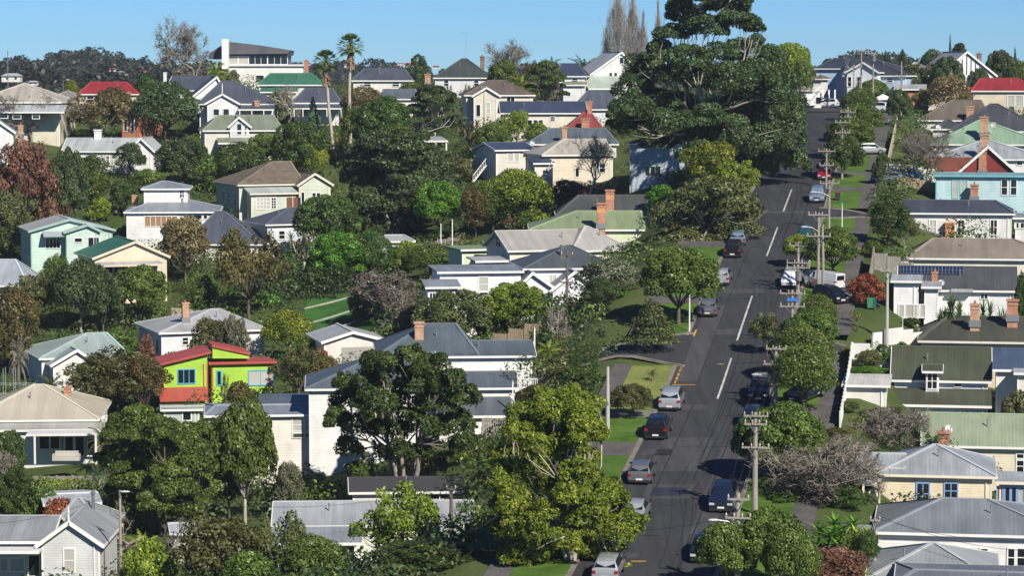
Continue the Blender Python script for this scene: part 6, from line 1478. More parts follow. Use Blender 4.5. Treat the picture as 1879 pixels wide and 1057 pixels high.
def sofa(px, py, D, label):
    p = at(px, py, D); z = gz(p.x, D); r = empty('outdoor_sofa', (p.x, D, p.z)); tag(r, label, 'sofa'); c = paint((.45,.43,.38), .9)
    m = MB(); m.box((-1.1,-.4,0),(1.1,.4,.38)); m.build('seat', c, r); m = MB(); m.box((-1.1,.28,.38),(1.1,.45,.85)); m.build('backrest', c, r)
    for s in (-1,1): m = MB(); m.box((s*1.1,-.4,0),(s*1.28,.45,.6)); m.build('armrest', c, r)
def bin_(px, py, D, lid, body, label):
    p = at(px, py, D); z = gz(p.x, D)+.1; r = empty('wheelie_bin', (p.x, D, z)); tag(r, label, 'bin'); m = MB()
    b = [(-.24,-.26),(.24,-.26),(.24,.26),(-.24,.26)]; t = [(x*1.2,y*1.25) for x,y in b]
    for k in range(4): j = (k+1)%4; m.face([(b[k][0],b[k][1],.05),(b[j][0],b[j][1],.05),(t[j][0],t[j][1],.95),(t[k][0],t[k][1],.95)])
    m.face([(x,y,.05) for x,y in b[::-1]]); m.build('body', body, r); m = MB(); m.box((-.31,-.36,.95),(.31,.36,1.03)); m.bar((-.25,.38,.98),(.25,.38,.98),.05); m.build('lid', lid, r)
    for s in (-1,1): m = MB(); m.cyl((s*.26-.03,.28,.1),.1,.06,10,axis='x'); m.build('wheel', TYRE, r)
def scaffold():
    a = at(-12, 728, 283); z = gz(a.x, a.y); r = empty('scaffolding', (a.x, a.y, z)); tag(r, 'galvanised scaffolding tower at the left edge of the picture', 'scaffolding'); S_ = simple('scaffold_steel', (.45,.47,.48), .4, .6)
    m = MB(); nx = 5
    for i in range(nx):
        for j in (0, 1): m.bar((i*1.05, j*1.3, -.5), (i*1.05, j*1.3, 5.8-(1.6 if i > 2 else 0)), .06)
    m.build('standards', S_, r); m = MB()
    for z_ in (.6,1.8,3.0,4.1):
        for j in (0,1): m.bar((0,j*1.3,z_),(4.2,j*1.3,z_),.05)
        for i in range(nx): m.bar((i*1.05,0,z_),(i*1.05,1.3,z_),.05)
    m.build('ledgers', S_, r); m = MB(); m.bar((0,-.04,.6),(2.1,-.04,3.0),.05); m.bar((4.2,-.04,.6),(2.1,-.04,3.0),.05); m.build('brace', S_, r)
    m = MB(); m.box((0,.1,3.05),(4.2,1.2,3.1)); m.build('platform', wood((.35,.28,.18),(4,4,4)), r)
def marquee():
    p = at(1620, 190, 452); z = gz(p.x, 452); r = empty('gazebo', (p.x, 452, z)); tag(r, 'white pointed gazebo canopy beside cars near the crest', 'gazebo'); m = MB()
    zt = zat(172,452)-z; ze = zat(180,452)-z; w_ = 1.4
    c = [(-w_,-w_,ze),(w_,-w_,ze),(w_,w_,ze),(-w_,w_,ze)]
    for k in range(4): m.face([c[k],c[(k+1)%4],(0,0,zt)]); m.face([c[k],c[(k+1)%4],(c[(k+1)%4][0],c[(k+1)%4][1],ze-.25),(c[k][0],c[k][1],ze-.25)])
    m.build('canopy', WHITE, r)
    for x, y, _ in c: m = MB(); m.bar((x,y,0),(x,y,ze),.06); m.build('post', GALVM, r)
def stairs(px0, py0, px1, py1, D, wd, label, mat):
    """rises from (px0,py0) to (px1,py1)"""
    a, b = at(px0,py0,D), at(px1,py1,D); r = empty('staircase', a); tag(r, label, 'staircase'); d = b-a; n_ = max(4, int(abs(d.z)/.18)); m = MB()
    for i in range(n_):
        x0, x1 = d.x*i/n_, d.x*(i+1)/n_; z = d.z*(i+1)/n_; m.box((min(x0,x1),0,z-.06),(max(x0,x1),wd,z))
    m.build('treads', mat, r)
    for y in (-.04, wd):
        m = MB(); m.bar((0,y,.0),(d.x,y,d.z),.05,.25); m.bar((0,y,.95),(d.x,y,d.z+.95),.06,.08)
        for i in range(0,n_+1,2): t = i/n_; m.bar((d.x*t,y,d.z*t),(d.x*t,y,d.z*t+.95),.05)
        m.build('balustrade', mat, r)
def build_misc():
    sofa(122, 845, 256, 'pale outdoor sofa on the covered deck of the cream villa')
    bin_(1537, 391, 331, simple('lid_red',(.35,.03,.02),.5), simple('bin_black',(.02,.02,.022),.6), 'red-lidded wheelie bin by the upper side-street corner')
    bin_(1643, 366, 343, simple('bin_black',(.02,.02,.022),.6), simple('bin_black',(.02,.02,.022),.6), 'black wheelie bin beside the tan yard fence')
    bin_(1595, 604, 268, simple('lid_green',(.05,.25,.1),.5), simple('bin_green',(.04,.18,.08),.6), 'green wheelie bin by the parapet house gate')
    bin_(1602, 604, 268.2, simple('lid_teal',(.02,.12,.12),.5), simple('bin_teal',(.015,.07,.08),.6), 'dark teal wheelie bin right of the green one')
    scaffold(); marquee()
    stairs(1484,190,1508,166,458,1.6,'white timber stairs climbing to the veranda wing at the crest', WHITE)
    stairs(868,334,892,303,393,1.2,'white zigzag outdoor stairs beside the tan retaining wall', WHITE)
    stairs(993,340,1014,308,372,1.2,'white stairs up to the small dark porch roof', WHITE)
    # sloping lawn with pale edging boards
    g = ground_mat('lawn', (.03,.10,.018), (.055,.16,.03), .35); m = MB(); P = lambda x, y: (x, y, gz(x, y)+.12)
    x0, x1, ya, yb_ = -25.5, -15.5, 314, 338
    for i in range(10):
        for j in range(12):
            xa = x0+(x1-x0)*i/10; xb = x0+(x1-x0)*(i+1)/10; y0 = ya+(yb_-ya)*j/12; y1 = ya+(yb_-ya)*(j+1)/12; m.plane([P(xa,y0),P(xb,y0),P(xb,y1),P(xa,y1)])
    tag(m.build('lawn', g), kind='structure')
    for lb, y0, y1 in (('lower pale timber edging of the green sloping lawn',318,324),('middle pale timber edging of the green sloping lawn',325,331),('upper pale timber edging of the green sloping lawn',333,338)):
        m = MB(); a = (x0, y0); n_ = 8
        for i in range(n_):
            xa = x0+(x1-x0)*i/n_; xb = x0+(x1-x0)*(i+1)/n_; m.bar(P(xa, y0+(y1-y0)*i/n_), P(xb, y0+(y1-y0)*(i+1)/n_), .25, .3)
        tag(m.build('lawn_edging', paint((.38,.38,.33),.8,.3)), lb, 'edging')
# ------------------------------------------------------------------ distance
def ridge(name, pts, D, depth, mat, base=-14):
    """a range of hills: pts are (px, py) of its crest in the photo at distance D"""
    xs = np.linspace(pts[0][0], pts[-1][0], 90); ys = np.interp(xs, [p[0] for p in pts], [p[1] for p in pts]); m = []; n_ = len(xs)
    prof = [(0,0),(.25,.45),(.5,.85),(.7,1),(1.1,.8),(1.6,.2)]; v = []; 
    for t, h in prof:
        for x, y in zip(xs, ys):
            P = at(x, y, D); yy = D+(t-.7)*depth; v.append((P.x*(yy/D), yy, base+(P.z-base)*h))
    f = [(i*n_+j, i*n_+j+1, (i+1)*n_+j+1, (i+1)*n_+j) for i in range(len(prof)-1) for j in range(n_-1)]
    me = bpy.data.meshes.new(name); me.from_pydata(v, [], f); me.polygons.foreach_set('use_smooth', [True]*len(f)); me.materials.append(mat); o = bpy.data.objects.new(name, me); COL.objects.link(o); tag(o, kind='structure'); return v, n_
def far_forest(label, pts, D, depth, pal, n, seed, leaf, rr, base=-14, density=80):
    v, n_ = ridge('hills', pts, D, depth, ground_mat('hill_ground', (.03,.04,.02), (.06,.06,.03), .05), base); r = np.random.default_rng(seed); V = np.array(v).reshape(-1, n_, 3); L = []
    for i in range(n):
        a = r.uniform(0, V.shape[0]-2.2); b = r.uniform(0, n_-1.01); i0, j0 = int(a), int(b); fa, fb = a-i0, b-j0
        p = (V[i0,j0]*(1-fa)+V[i0+1,j0]*fa)*(1-fb)+(V[i0,j0+1]*(1-fa)+V[i0+1,j0+1]*fa)*fb; s = rr*r.uniform(.5,1.4); L.append((p[0],p[1],p[2]+s*.4,s,s,s*r.uniform(.7,1.1)))
    P, Nn, S, T = lobe_leaves(L, n*density, leaf, seed, up=-.1, cull=.6, rough=.3); T = T*.7+.15; me = leaves_mesh('distant_forest', P, Nn, S, T); me.materials.append(LM[pal]); o = bpy.data.objects.new('distant_forest', me); COL.objects.link(o); tag(o, label, 'forest', kind='stuff')
def far_house(px, py, wpx, D, wallc, roofm, label):
    p = at(px, py, D); W = wpx*D/F; r = empty('distant_house', p); tag(r, label, 'house'); m = MB(); h = W*.2; dp = W*.7
    m.box((-W/2,0,-h*.6),(W/2,dp,h)); m.build('wall', paint(wallc), r); m = MB(); a = [(-W*.55,-.5,h),(W*.55,-.5,h),(W*.55,dp+.5,h),(-W*.55,dp+.5,h)]; r0, r1 = (-W*.3,dp/2,h*1.8),(W*.3,dp/2,h*1.8)
    m.face([a[0],a[1],r1,r0]); m.face([a[2],a[3],r0,r1]); m.face([a[1],a[2],r1]); m.face([a[3],a[0],r0]); m.build('roof', roofm, r)
    m = MB()
    for k in (-.25,.2): m.box((W*k,-.06,h*.1),(W*k+W*.12,.02,h*.65))
    m.build('window', GLASS, r)
def build_distance():
    far_forest('dark wooded hill on the left horizon', [(-260,121),(-60,121),(0,121),(45,127),(75,131),(90,121),(115,109),(130,103),(150,113),(180,108),(200,117),(235,123),(262,131),(310,133),(360,131),(420,135),(600,137)], 1350, 420, 'dist', 1100, 41, 1.5, 4.2)
    far_forest('nearer dark trees at the foot of the left horizon hill', [(-260,149),(0,147),(60,151),(120,144),(200,149),(280,155),(420,159)], 900, 200, 'dist', 420, 42, 1.2, 3.4)
    far_forest('far wooded ridge between the palms and the giant tree', [(560,133),(640,127),(700,130),(740,129),(780,136),(850,139),(1000,137),(1120,136),(1450,129),(1500,131)], 1700, 400, 'dist', 420, 43, 1.8, 5)
    far_forest('low wooded ridge on the right horizon', [(1440,129),(1560,121),(1600,115),(1640,121),(1700,127),(1800,123),(1900,121),(2100,121)], 1300, 300, 'dist', 300, 44, 1.5, 4.2)
    k = 0
    for px, py, w_, D, c, rf, lb in [(205,129,14,1150,(.6,.55,.5),REDB,'tiny white house high on the left wooded hill'),(222,134,11,1120,(.6,.6,.6),LGREY,'tiny pale house on the wooded hill below the highest one'),(262,131,11,1150,(.55,.3,.3),REDR,'tiny pink-red house at the right end of the wooded hill'),(20,146,34,860,(.66,.64,.6),LGREY,'distant white house at the left edge below the wooded hill'),
        (60,154,18,860,(.6,.6,.6),LGREY,'distant pale house left of the red hipped roof'),(245,135,9,1100,(.6,.6,.6),GALV,'tiny pale house right of centre on the wooded hill'),(750,121,18,1600,(.66,.6,.58),REDB,'distant pale house on the ridge left of the pyramid roof'),(775,122,14,1600,(.66,.6,.58),LGREY,'distant white house touching the thin skyline tree'),(800,124,12,1600,(.66,.62,.6),REDB,'distant house with reddish roof near the pyramid roof'),(735,118,12,1620,(.6,.6,.6),LGREY,'tiny distant house above the wide slate roof'),(640,122,16,1600,(.6,.58,.56),LGREY,'distant house seen between the two tall palms')]:
        far_house(px, py, w_, D, c, rf, lb)
build_ground(); RMAT = build_road()
def wpt(px, py, D=None): D = D or hit(px, py); p = at(px, py, D); return (p.x, D)
# ------------------------------------------------------------------ hero trees
r0 = np.random.default_rng(5)
giant = []
for x, y, rx, ry in [(1330,12,48,16),(1262,30,34,20),(1228,62,30,16),(1300,50,40,26),(1362,40,34,20),(1385,52,20,14),(1245,14,28,14),(1290,-8,40,16),(1345,-8,34,14),(1215,80,16,10)]: giant.append((x,y,rx,ry,r0.uniform(-3,3)))
for x, y, rx, ry in [(1215,105,34,20),(1265,112,40,24),(1320,100,36,22),(1370,100,44,24),(1400,120,40,28),(1180,135,38,24),(1230,140,40,24),(1285,150,34,24),(1160,165,40,22),(1345,150,44,30),(1390,160,50,34),(1430,170,36,30),(1445,205,34,34),(1150,200,38,26),(1200,190,46,26),(1250,190,40,22),(1300,215,44,24),(1350,205,50,32),(1405,220,46,34),(1455,250,26,30),(1175,235,44,22),(1225,228,44,24),(1275,245,46,26),(1330,255,50,28),(1385,265,48,30),(1432,285,40,28),(1460,300,24,22),(1140,228,24,16),(1290,285,40,20),(1345,295,44,22),(1395,310,36,22),(1205,262,34,16)]: giant.append((x,y,rx*.95,ry*1.1,r0.uniform(-8,5)))
hero(1285, 345, 347, giant, 230000, .23, 'dark', 'giant dark evergreen tree towering over the top of the road with pale upright limbs', 'pale', 9, .36, fork=.30, up=-.3, sub=7, gap=.2)
sp2 = []
for x, y, rx, ry in [(700,668,40,24),(745,655,40,20),(790,672,38,22),(665,700,40,24),(720,700,44,26),(775,705,44,26),(822,700,36,22),(640,735,36,24),(690,740,44,26),(745,745,44,28),(800,740,46,28),(848,735,32,24),(618,770,24,20),(660,785,40,26),(712,790,40,24),(770,785,42,26),(825,780,38,24),(866,780,22,20),(640,825,26,20),(690,832,30,16),(745,825,30,16),(800,830,36,18),(850,815,30,18),(655,865,22,18),(798,862,24,14)]: sp2.append((x,y,rx*.95,ry*1.1,r0.uniform(-4,3)))
hero(740, 912, 232, sp2, 100000, .18, 'deep', 'spreading dark green tree with several bare trunks in front of the two-storey cream house', 'grey', 5, .25, fork=.3, up=-.3, gap=.35, sub=6)
fr = []
for i in range(90):
    t = r0.random(); y = 735+340*(i/90.)**.85; half = 38+84*min(1,(y-715)/170)**.8; x = 1030+r0.uniform(-1,1)*half*.92+ (y-880)*.10; l = r0.uniform(22,36); fr.append((x,y,l,l*.85,r0.uniform(-4,4)))
hero(1048, 1085, 181, fr, 210000, .14, 'yellow', 'big yellow-green tree filling the foreground left of the road', 'pale', 6, .2, fork=.22, up=-.3, name='broadleaf_tree', gap=.12, sub=7)
pk = []
for x, y, rx, ry in [(700,262,40,18),(745,270,44,20),(668,285,36,20),(720,300,46,24),(775,290,40,22),(800,315,30,22),(655,322,32,24),(700,340,44,26),(755,335,46,26),(800,350,28,20),(670,370,36,24),(725,378,44,24),(775,375,36,22),(650,400,22,18),(700,412,40,18),(750,408,30,18)]: pk.append((x,y,rx,ry,r0.uniform(-5,4)))
hero(722, 440, 372, pk, 42000, .30, 'dark', 'wide dark green pohutukawa tree with pale twisted branches in the middle of the hillside', 'grey', 5, .4, fork=.25)
mg = []
for x, y, rx, ry in [(1290,352,40,24),(1330,345,36,22),(1255,378,40,26),(1305,385,46,26),(1350,378,36,26),(1238,410,34,26),(1285,420,46,28),(1335,415,46,28),(1368,410,24,26),(1240,470,34,20),(1285,478,40,20),(1330,470,36,20),(1362,452,26,22),(1378,385,22,26),(1255,445,40,24),(1305,450,44,24),(1350,445,36,22)]: mg.append((x,y,rx,ry,r0.uniform(-4,3)))
hero(1300, 500, 306, mg, 34000, .24, 'olive', 'large olive-leaved street tree overhanging parked cars halfway up the left kerb', 'grey', 4, .3, fork=.25, name='broadleaf_tree')
bl = []
for x, y, rx, ry in [(250,775,40,24),(300,790,40,26),(215,800,30,26),(345,800,34,26),(255,825,44,28),(310,840,46,30),(360,850,34,30),(215,850,34,28),(265,880,46,28),(325,890,46,30),(375,900,28,26),(230,905,34,22),(290,925,40,20),(345,935,34,20)]: bl.append((x,y,rx,ry,r0.uniform(-4,3)))
hero(290, 985, 228, bl, 60000, .18, 'mid', 'large glossy mid green tree above the bottom left villa', 'brown', 4, .25, fork=.2, name='broadleaf_tree', up=-.3)
V = veg
# ---- skyline row
V('barebig',358,30,178,112,'mid','tall bare grey tree left of the modern house on the skyline','grey',D=520)
V('palm',437,136,172,52,'yellow','yellowish feathery palm in front of the modern house wall',D=470)
V('palm',395,100,172,46,'yellow','yellow-fronded palm between the bare skyline tree and the white chimney',D=488)
V('loose',425,125,165,40,'olive','dull olive tree beside the modern house terrace',D=492)
V('bush',270,136,180,56,'deep','dark bushy tree just left of the slate roof with white post',D=482)
V('bush',277,143,165,30,'mid','small green tree right of the red hipped roof',D=470)
V('round',130,148,172,26,'yellow','small round yellow tree on the left skyline',D=500)
V('loose',178,168,262,128,'gold','broad gold-leaved tree below the bright red roof','grey')
V('dense',208,160,235,70,'oliveb','dark brownish tree behind the gold-leaved tree',D=462)
V('round',305,152,262,122,'dark','dark round tree between the terracotta house and the finial villa')
V('bare',58,166,262,118,'mid','bare brown spreading tree in front of the pale pyramid-roofed villa','grey')
V('loose',35,270,300,40,'olive','scruffy shrub below the cut-off white gable at left')
V('loose',50,252,432,112,'russet','large rust-brown leaved tree at the left edge','brown')
V('bush',100,300,432,60,'russet','low rust-brown foliage right of the big russet tree')
V('tall',15,355,482,88,'olive','dull olive tree at the left edge beside the mint house')
V('dense',125,272,432,74,'dark','dark tree right of the russet tree')
V('tall',168,284,392,64,'mid','upright green tree left of the palm in the middle left')
V('palm',205,312,396,54,'olive','shaggy palm with tan trunk above the lime shrub')
V('bush',182,362,408,44,'lime','bright lime shrub below the shaggy palm')
V('round',228,330,400,50,'deep','dark green tree right of the shaggy palm')
V('bush',268,308,352,64,'mid','fern-like green shrub behind the tiered white house')
V('bare',330,265,345,46,'mid','thin bare pale-stemmed trees right of the fern-like shrub','pale')
V('dense',335,256,345,100,'dark','dark thicket behind the long white bungalow gable')
V('loose',240,262,330,60,'dark','dark tree in front of the long white bungalow')
V('bush',160,286,345,40,'bright','fresh green tree in front of the bungalow left end')
V('round',440,262,352,100,'deep','green bushy tree left of the brown-roofed villa top')
V('bush',400,282,352,70,'mid','green shrub mass above the tiered white house')
V('round',485,244,320,66,'mid','yellowish green tree above the brown tiled roof')
V('dense',548,222,335,100,'deep','dark green tree right of the grey-green roofed cottage')
V('round',572,262,335,56,'lime','bright yellow-green tree below the twin tall palms')
V('cone',575,180,250,44,'blue','feathery blue-green pine left of the leaning palm',D=440)
V('bare',527,150,245,62,'mid','bare white-limbed tree in front of the green roof','pale',D=452)
V('round',512,165,232,40,'deep','dark tree beside the bare white-limbed tree',D=456)
fan_palm(613, 92, 302, 436, 'shorter tall fan palm leaning left of its taller neighbour', xt=597)
fan_palm(642, 62, 300, 434, 'tallest slender fan palm standing above the skyline')
V('cab',625,235,295,46,'yellow','yellowish yucca clump with dead leaves at the foot of the tall palms','fibre')
V('round',668,160,225,76,'gold','gold-tinted tree right of the tall palms',D=455)
V('round',705,178,300,110,'deep','dense dark green tree below the wide skyline roof')
V('loose',655,192,290,60,'mid','green tree close behind the tallest palm')
V('bush',735,225,305,84,'mid','leafy green tree below the umbrella-shaped dark tree')
V('umb',795,152,282,112,'dark','dark umbrella-shaped tree with pale trunk below the pyramid-roofed villa','pale')
V('tall',768,100,150,44,'dark','thin dark tree standing on the skyline left of the pyramid roof',D=500)
V('round',757,150,182,52,'mid','green tree at the foot of the thin skyline tree',D=480)
V('cab',860,150,170,30,'olive','small spiky tree below the pyramid-roofed villa',D=478)
V('cab',822,150,168,26,'olive','tiny spiky shrub by the pyramid-roofed villa wall',D=480)
V('round',925,110,158,56,'mid','round green tree on the skyline right of the dark chimney',D=486)
V('palm',955,128,168,66,'yellow','golden feathery palm right of the dark chimney',D=476)
V('barebig',942,72,150,112,'mid','bare wide-spreading tree against the sky','grey',D=500)
V('umb',1003,108,205,86,'deep','dark rounded tree in front of the navy skyline roof','grey',D=455)
V('palm',1072,92,150,66,'dark','dark palm left of the tall white gable',D=492)
V('palm',1012,95,140,50,'dark','dark palm behind the bare spreading tree',D=498)
V('loose',975,110,150,30,'oliveb','small brown tree behind the skyline roofs',D=498)
V('round',905,194,222,30,'lime','small round yellow-green tree before the brown-roofed gable')
V('cab',862,212,290,86,'olive','many-headed cabbage tree with orange-brown stems','fibre')
V('round',905,226,300,70,'mid','mid green tree right of the cabbage tree')
V('loose',948,203,272,58,'yellow','pale yellow magnolia-like tree before the long cream bungalow','grey')
V('bush',985,223,272,46,'yellow','yellow shrub left of the maroon roof')
V('loose',920,215,275,40,'mid','small green tree left of the pale magnolia-like tree')
V('bush',1026,215,250,34,'deep','dark shrub under the cream bungalow windows')
V('bush',840,285,335,60,'olive','scrubby shrub on the retaining wall')
V('bush',762,290,345,50,'dark','dark shrub right of the wide pohutukawa')
V('poplar',1132,-20,120,62,'mid','tallest bare poplar behind the tall white gable','pale',D=505)
V('poplar',1160,-6,120,48,'mid','bare poplar second from the left behind the white gable','pale',D=506)
V('poplar',1180,30,125,30,'mid','shortest thin bare poplar left of the giant tree','pale',D=505)
V('poplar',1207,10,130,26,'mid','slim bare poplar beside the giant tree top','pale',D=508)
V('poplar',1113,60,125,26,'mid','low bare poplar at the left end of its row','pale',D=506)
V('round',1448,78,200,86,'yellow','yellow-green tree right of the giant tree',D=468)
V('loose',1470,110,205,44,'mid','green tree left of the veranda stairs at the crest',D=458)
# ---- right skyline
V('tall',1655,92,150,18,'deep','narrow dark tree on the skyline right of the charcoal roof',D=505)
V('cone',1743,66,125,16,'deep','pointed dark conifer on the right skyline',D=510)
V('umb',1760,76,140,44,'dark','flat-topped dark tree right of the pointed conifer',D=508)
V('round',1712,92,150,56,'dark','dark rounded tree left of the half-timbered gable',D=500)
V('dense',1738,104,170,60,'dark','dark tree in front of the half-timbered gable','brown',D=468)
V('dense',1795,125,172,44,'dark','low dark tree under the half-timbered gable right side',D=466)
V('loose',1690,112,180,86,'olive','olive tree above the low brick garage',D=474)
V('bush',1660,128,170,46,'oliveb','brownish shrub beside the pole near the crest',D=476)
V('gold' if False else 'loose',1742,138,215,96,'gold','pinkish-gold flowering tree left of the bright red right-hand roof','pale',D=440)
V('loose',1700,160,205,50,'gold','pale gold tree beside the flowering tree','grey',D=445)
V('dense',1835,92,160,56,'dark','dark tree on the skyline right of the brick chimney',D=490)
V('cone',1862,88,140,18,'dark','small pointed tree near the right edge of the skyline',D=492)
V('round',1866,112,165,46,'mid','green tree at the right edge above the red roof',D=472)
V('loose',1866,195,232,50,'deep','dark shrubs under the cream house window at the right edge',D=430)
V('umb',1622,98,130,40,'dark','dark flat tree behind the charcoal roof at the crest',D=520)
# ---- right verge street trees and gardens
GS = 'street trees on the right verge'
V('round',1602,146,197,60,'mid','furthest bushy street tree on the right verge at the crest')
V('round',1577,162,222,62,'mid','bushy street tree on the right verge beside the white car at the crest')
V('round',1577,190,262,84,'mid','full street tree on the right verge above the parked silver car')
V('round',1556,215,292,90,'mid','wide street tree on the right verge left of the parked silver car')
V('dense',1546,252,328,80,'deep','darker street tree on the right verge beside the dark red car')
V('dense',1650,164,232,46,'dark','tall clipped dark tree by the fence near the crest')
V('bush',1618,280,318,30,'deep','dark hedge-like shrub beside the right footpath below the crest')
V('dense',1612,296,340,26,'dark','dark narrow shrub left of the blue parked car')
V('bare',1700,232,372,96,'mid','bare twiggy tree before the silver corrugated roof','grey',D=346)
V('bare',1690,250,372,70,'mid','bare twiggy tree over the blue parked car','grey',D=350)
V('bbush',1668,238,300,60,'mid','brown twiggy shrub behind the tan fence','brown',D=366)
V('tall',1630,355,455,74,'deep','dark green tree left of the white sash-window cottage')
V('loose',1660,392,460,44,'olive','climbing shrub against the left end of the sash-window cottage','pale')
V('bush',1600,440,470,44,'mid','rounded green shrub above the solar carport')
V('round',1528,418,512,102,'mid','wide leafy street tree above the white van')
V('round',1466,430,490,62,'lime','yellow-green street tree overhanging the right kerb')
V('bush',1590,502,560,66,'red','copper-red leaved shrub left of the parapet house')
V('cab',1572,565,605,38,'yellow','yellow-green spiky shrub by the right footpath')
V('agave',1737,526,592,50,'deep','spiky palm-like tree in front of the parapet house','grey',D=262)
V('agave',1766,538,592,40,'deep','second spiky palm-like tree in front of the cream wall','grey',D=262)
V('agave',1803,536,592,48,'deep','tallest spiky palm-like tree between the two brick chimneys','grey',D=262)
V('agave',1836,550,590,36,'deep','small spiky palm-like tree left of the wide brick chimney','grey',D=262)
V('dense',1672,583,602,34,'deep','clipped round shrub under the parapet house windows')
V('bush',1708,570,602,30,'deep','dark shrub at the corner of the parapet house')
V('dense',1874,500,560,26,'deep','dark green shrub at the right edge beside the solar roof',D=268)
V('round',1500,542,615,68,'mid','compact street tree below the white van')
V('round',1492,568,655,100,'mid','leafy street tree right of the street name sign pole')
V('loose',1408,572,652,60,'olive','pale-leaved street tree leaning over the right kerb')
V('round',1468,598,705,112,'mid','broad street tree at the right side-street corner')
V('round',1474,636,762,116,'mid','full street tree above the dark blue car in the drive')
V('round',1436,740,885,150,'mid','dense street tree hiding a dark car at the right kerb')
V('round',1378,772,872,76,'deep','darker street tree at the right kerb opposite the black SUV')
V('round',1478,762,872,80,'mid','street tree behind the big crossarm pole')
V('bbush',1512,798,918,205,'mid','large bare grey-twigged shrub beside the right footpath','grey',D=200)
V('bbush',1548,800,925,110,'mid','bare twiggy tree left of the cream villa','grey',D=204)
V('bbush',1640,742,850,140,'mid','tangled bare tree with lichen before the pale green roof','grey',D=223)
V('loose',1625,752,850,150,'olive','sparse olive-leaved tree behind the cream villa','grey',D=229)
V('loose',1570,700,800,60,'olive','sparse shrub beside the dark green roof veranda',D=238)
V('bush',1590,700,745,70,'bright','bright green garden bushes inside the white fence',D=243)
V('bush',1560,645,682,36,'lime','yellow-green shrub inside the white fence corner',D=249)
V('bush',1618,632,690,34,'deep','dark climbing shrub at the left end of the dark green roof',D=247)
V('bush',1865,712,765,60,'olive','garden shrub below the ladder at the right edge',D=234)
V('round',1412,935,1088,140,'mid','big leafy street tree in the bottom right foreground')
V('round',1335,958,1092,110,'mid','street tree over the half-hidden dark car at the bottom')
V('round',1450,975,1110,100,'mid','glossy street tree right of the near crossarm pole')
V('agave',1535,940,1045,110,'bright','spiky bright green yucca in the bottom right garden','fibre',D=183)
V('agave',1575,955,1045,80,'lime','spiky yellow-tipped yucca left of the near right pole','fibre',D=181)
V('bush',1525,1003,1080,130,'russet','orange-leaved shrub at the bottom right','brown',D=174)
V('bush',1440,930,985,60,'bright','low green shrubs under the bare grey-twigged shrub',D=198)
V('bush',1555,890,965,70,'deep','dark shrub left of the cream villa veranda',D=197)
V('loose',1592,975,1062,50,'deep','dark sparse shrub by the near right pole',D=179)
# ---- middle
V('bare',1078,248,362,100,'mid','bare white-limbed tree before the patchy-roofed cottage','pale',D=362)
V('bush',1040,330,372,70,'russet','russet shrub left of the white-limbed bare tree',D=368)
V('loose',1305,262,395,118,'yellow','yellow-green tree with pale limbs below the giant tree','pale',D=328)
V('loose',1350,290,400,86,'lime','sparse lime-leaved tree by the left kerb below the giant tree','pale',D=326)
V('bush',1215,338,400,60,'bright','fresh green shrubs left of the olive-leaved street tree',D=338)
V('round',950,312,420,126,'yellow','yellow-green broad tree below the cream porch cottage')
V('round',905,330,430,70,'mid','mid green tree left of the broad yellow-green tree')
V('tall',872,340,438,60,'oliveb','drooping brown-green tree left of the yellow-green tree')
V('round',806,332,440,94,'bright','bright green leafy tree right of the wide pohutukawa')
V('bush',985,380,430,60,'yellow','autumn-tinted yellow shrub above the green roof')
V('bush',940,395,425,40,'russet','small orange shrub left of the autumn-tinted shrub')
V('bush',968,398,428,26,'russet','tiny orange shrub beside the soft green roof')
V('round',600,358,478,128,'deep','dark green tree right of the blue-white cottage')
V('dense',622,425,532,122,'bright','dense vivid green round tree in the middle left')
V('round',680,425,520,80,'deep','dark green tree right of the vivid round tree')
V('cab',560,412,520,90,'olive','branching cabbage tree left of the vivid round tree','pale')
V('loose',458,418,585,136,'oliveb','large brown-green tree in the middle left')
V('loose',340,398,520,108,'gold','gold-tipped tree beside the cream green-roofed house')
V('umb',325,402,505,70,'olive','olive tree left of the gold-tipped tree')
V('bush',375,505,570,50,'mid','green shrub left of the large brown-green tree')
V('tall',105,470,560,60,'mid','sparse green tree in front of the mint house')
V('round',150,478,612,112,'dark','dark woodland tree below the mint house','pale')
V('dense',190,500,612,80,'dark','dark woodland tree left of the green-roofed house')
V('round',255,488,598,118,'mid','leafy green tree in front of the cream green-roofed gable')
V('loose',60,500,600,80,'olive','thin olive tree left of the dark woodland')
V('tall',25,525,690,96,'oliveb','tall brownish tree at the left edge above the scaffolding')
V('palm',35,590,702,46,'twig','dry brown dead palm at the left edge','brown',D=288)
V('bush',225,605,665,80,'mid','light green garden shrubs right of the blue-green roof')
V('bush',270,612,640,34,'russet','orange-leaved shrub beside the grey lichen-spotted villa',D=303)
V('palm',95,672,740,54,'olive','spiky palm in front of the weathered blue-green roofed cottage',D=283)
V('loose',215,638,765,166,'olive','broad brown-olive tree left of the lime green house')
V('tall',175,655,770,80,'olive','olive tree between the cream pyramid roof and the brown-olive tree')
V('loose',262,655,768,80,'oliveb','brownish tree touching the left wall of the lime house')
V('cab',412,676,748,26,'olive','small feathery tree in front of the lime house wall',D=274)
V('bush',440,700,758,60,'oliveb','brownish shrub below the lime house window')
V('loose',385,585,650,90,'olive','sparse olive tree over the lichen-spotted grey roof','grey',D=298)
V('loose',430,575,650,60,'grey','grey twiggy tree right of the satellite dish',D=297)
V('round',528,572,662,92,'yellow','yellow-green tree left of the green lawn')
V('bush',582,612,665,40,'mid','low shrub left of the grey garage',D=298)
V('bush',590,640,690,40,'red','red flowering bush beside the grey garage',D=286)
V('loose',548,632,735,100,'olive','olive tree right of the lime green house')
V('loose',600,655,745,70,'oliveb','brownish shrub in front of the grey garage')
V('loose',710,495,625,130,'twig','grey-brown twiggy tree right of the dark hedge','grey',D=318)
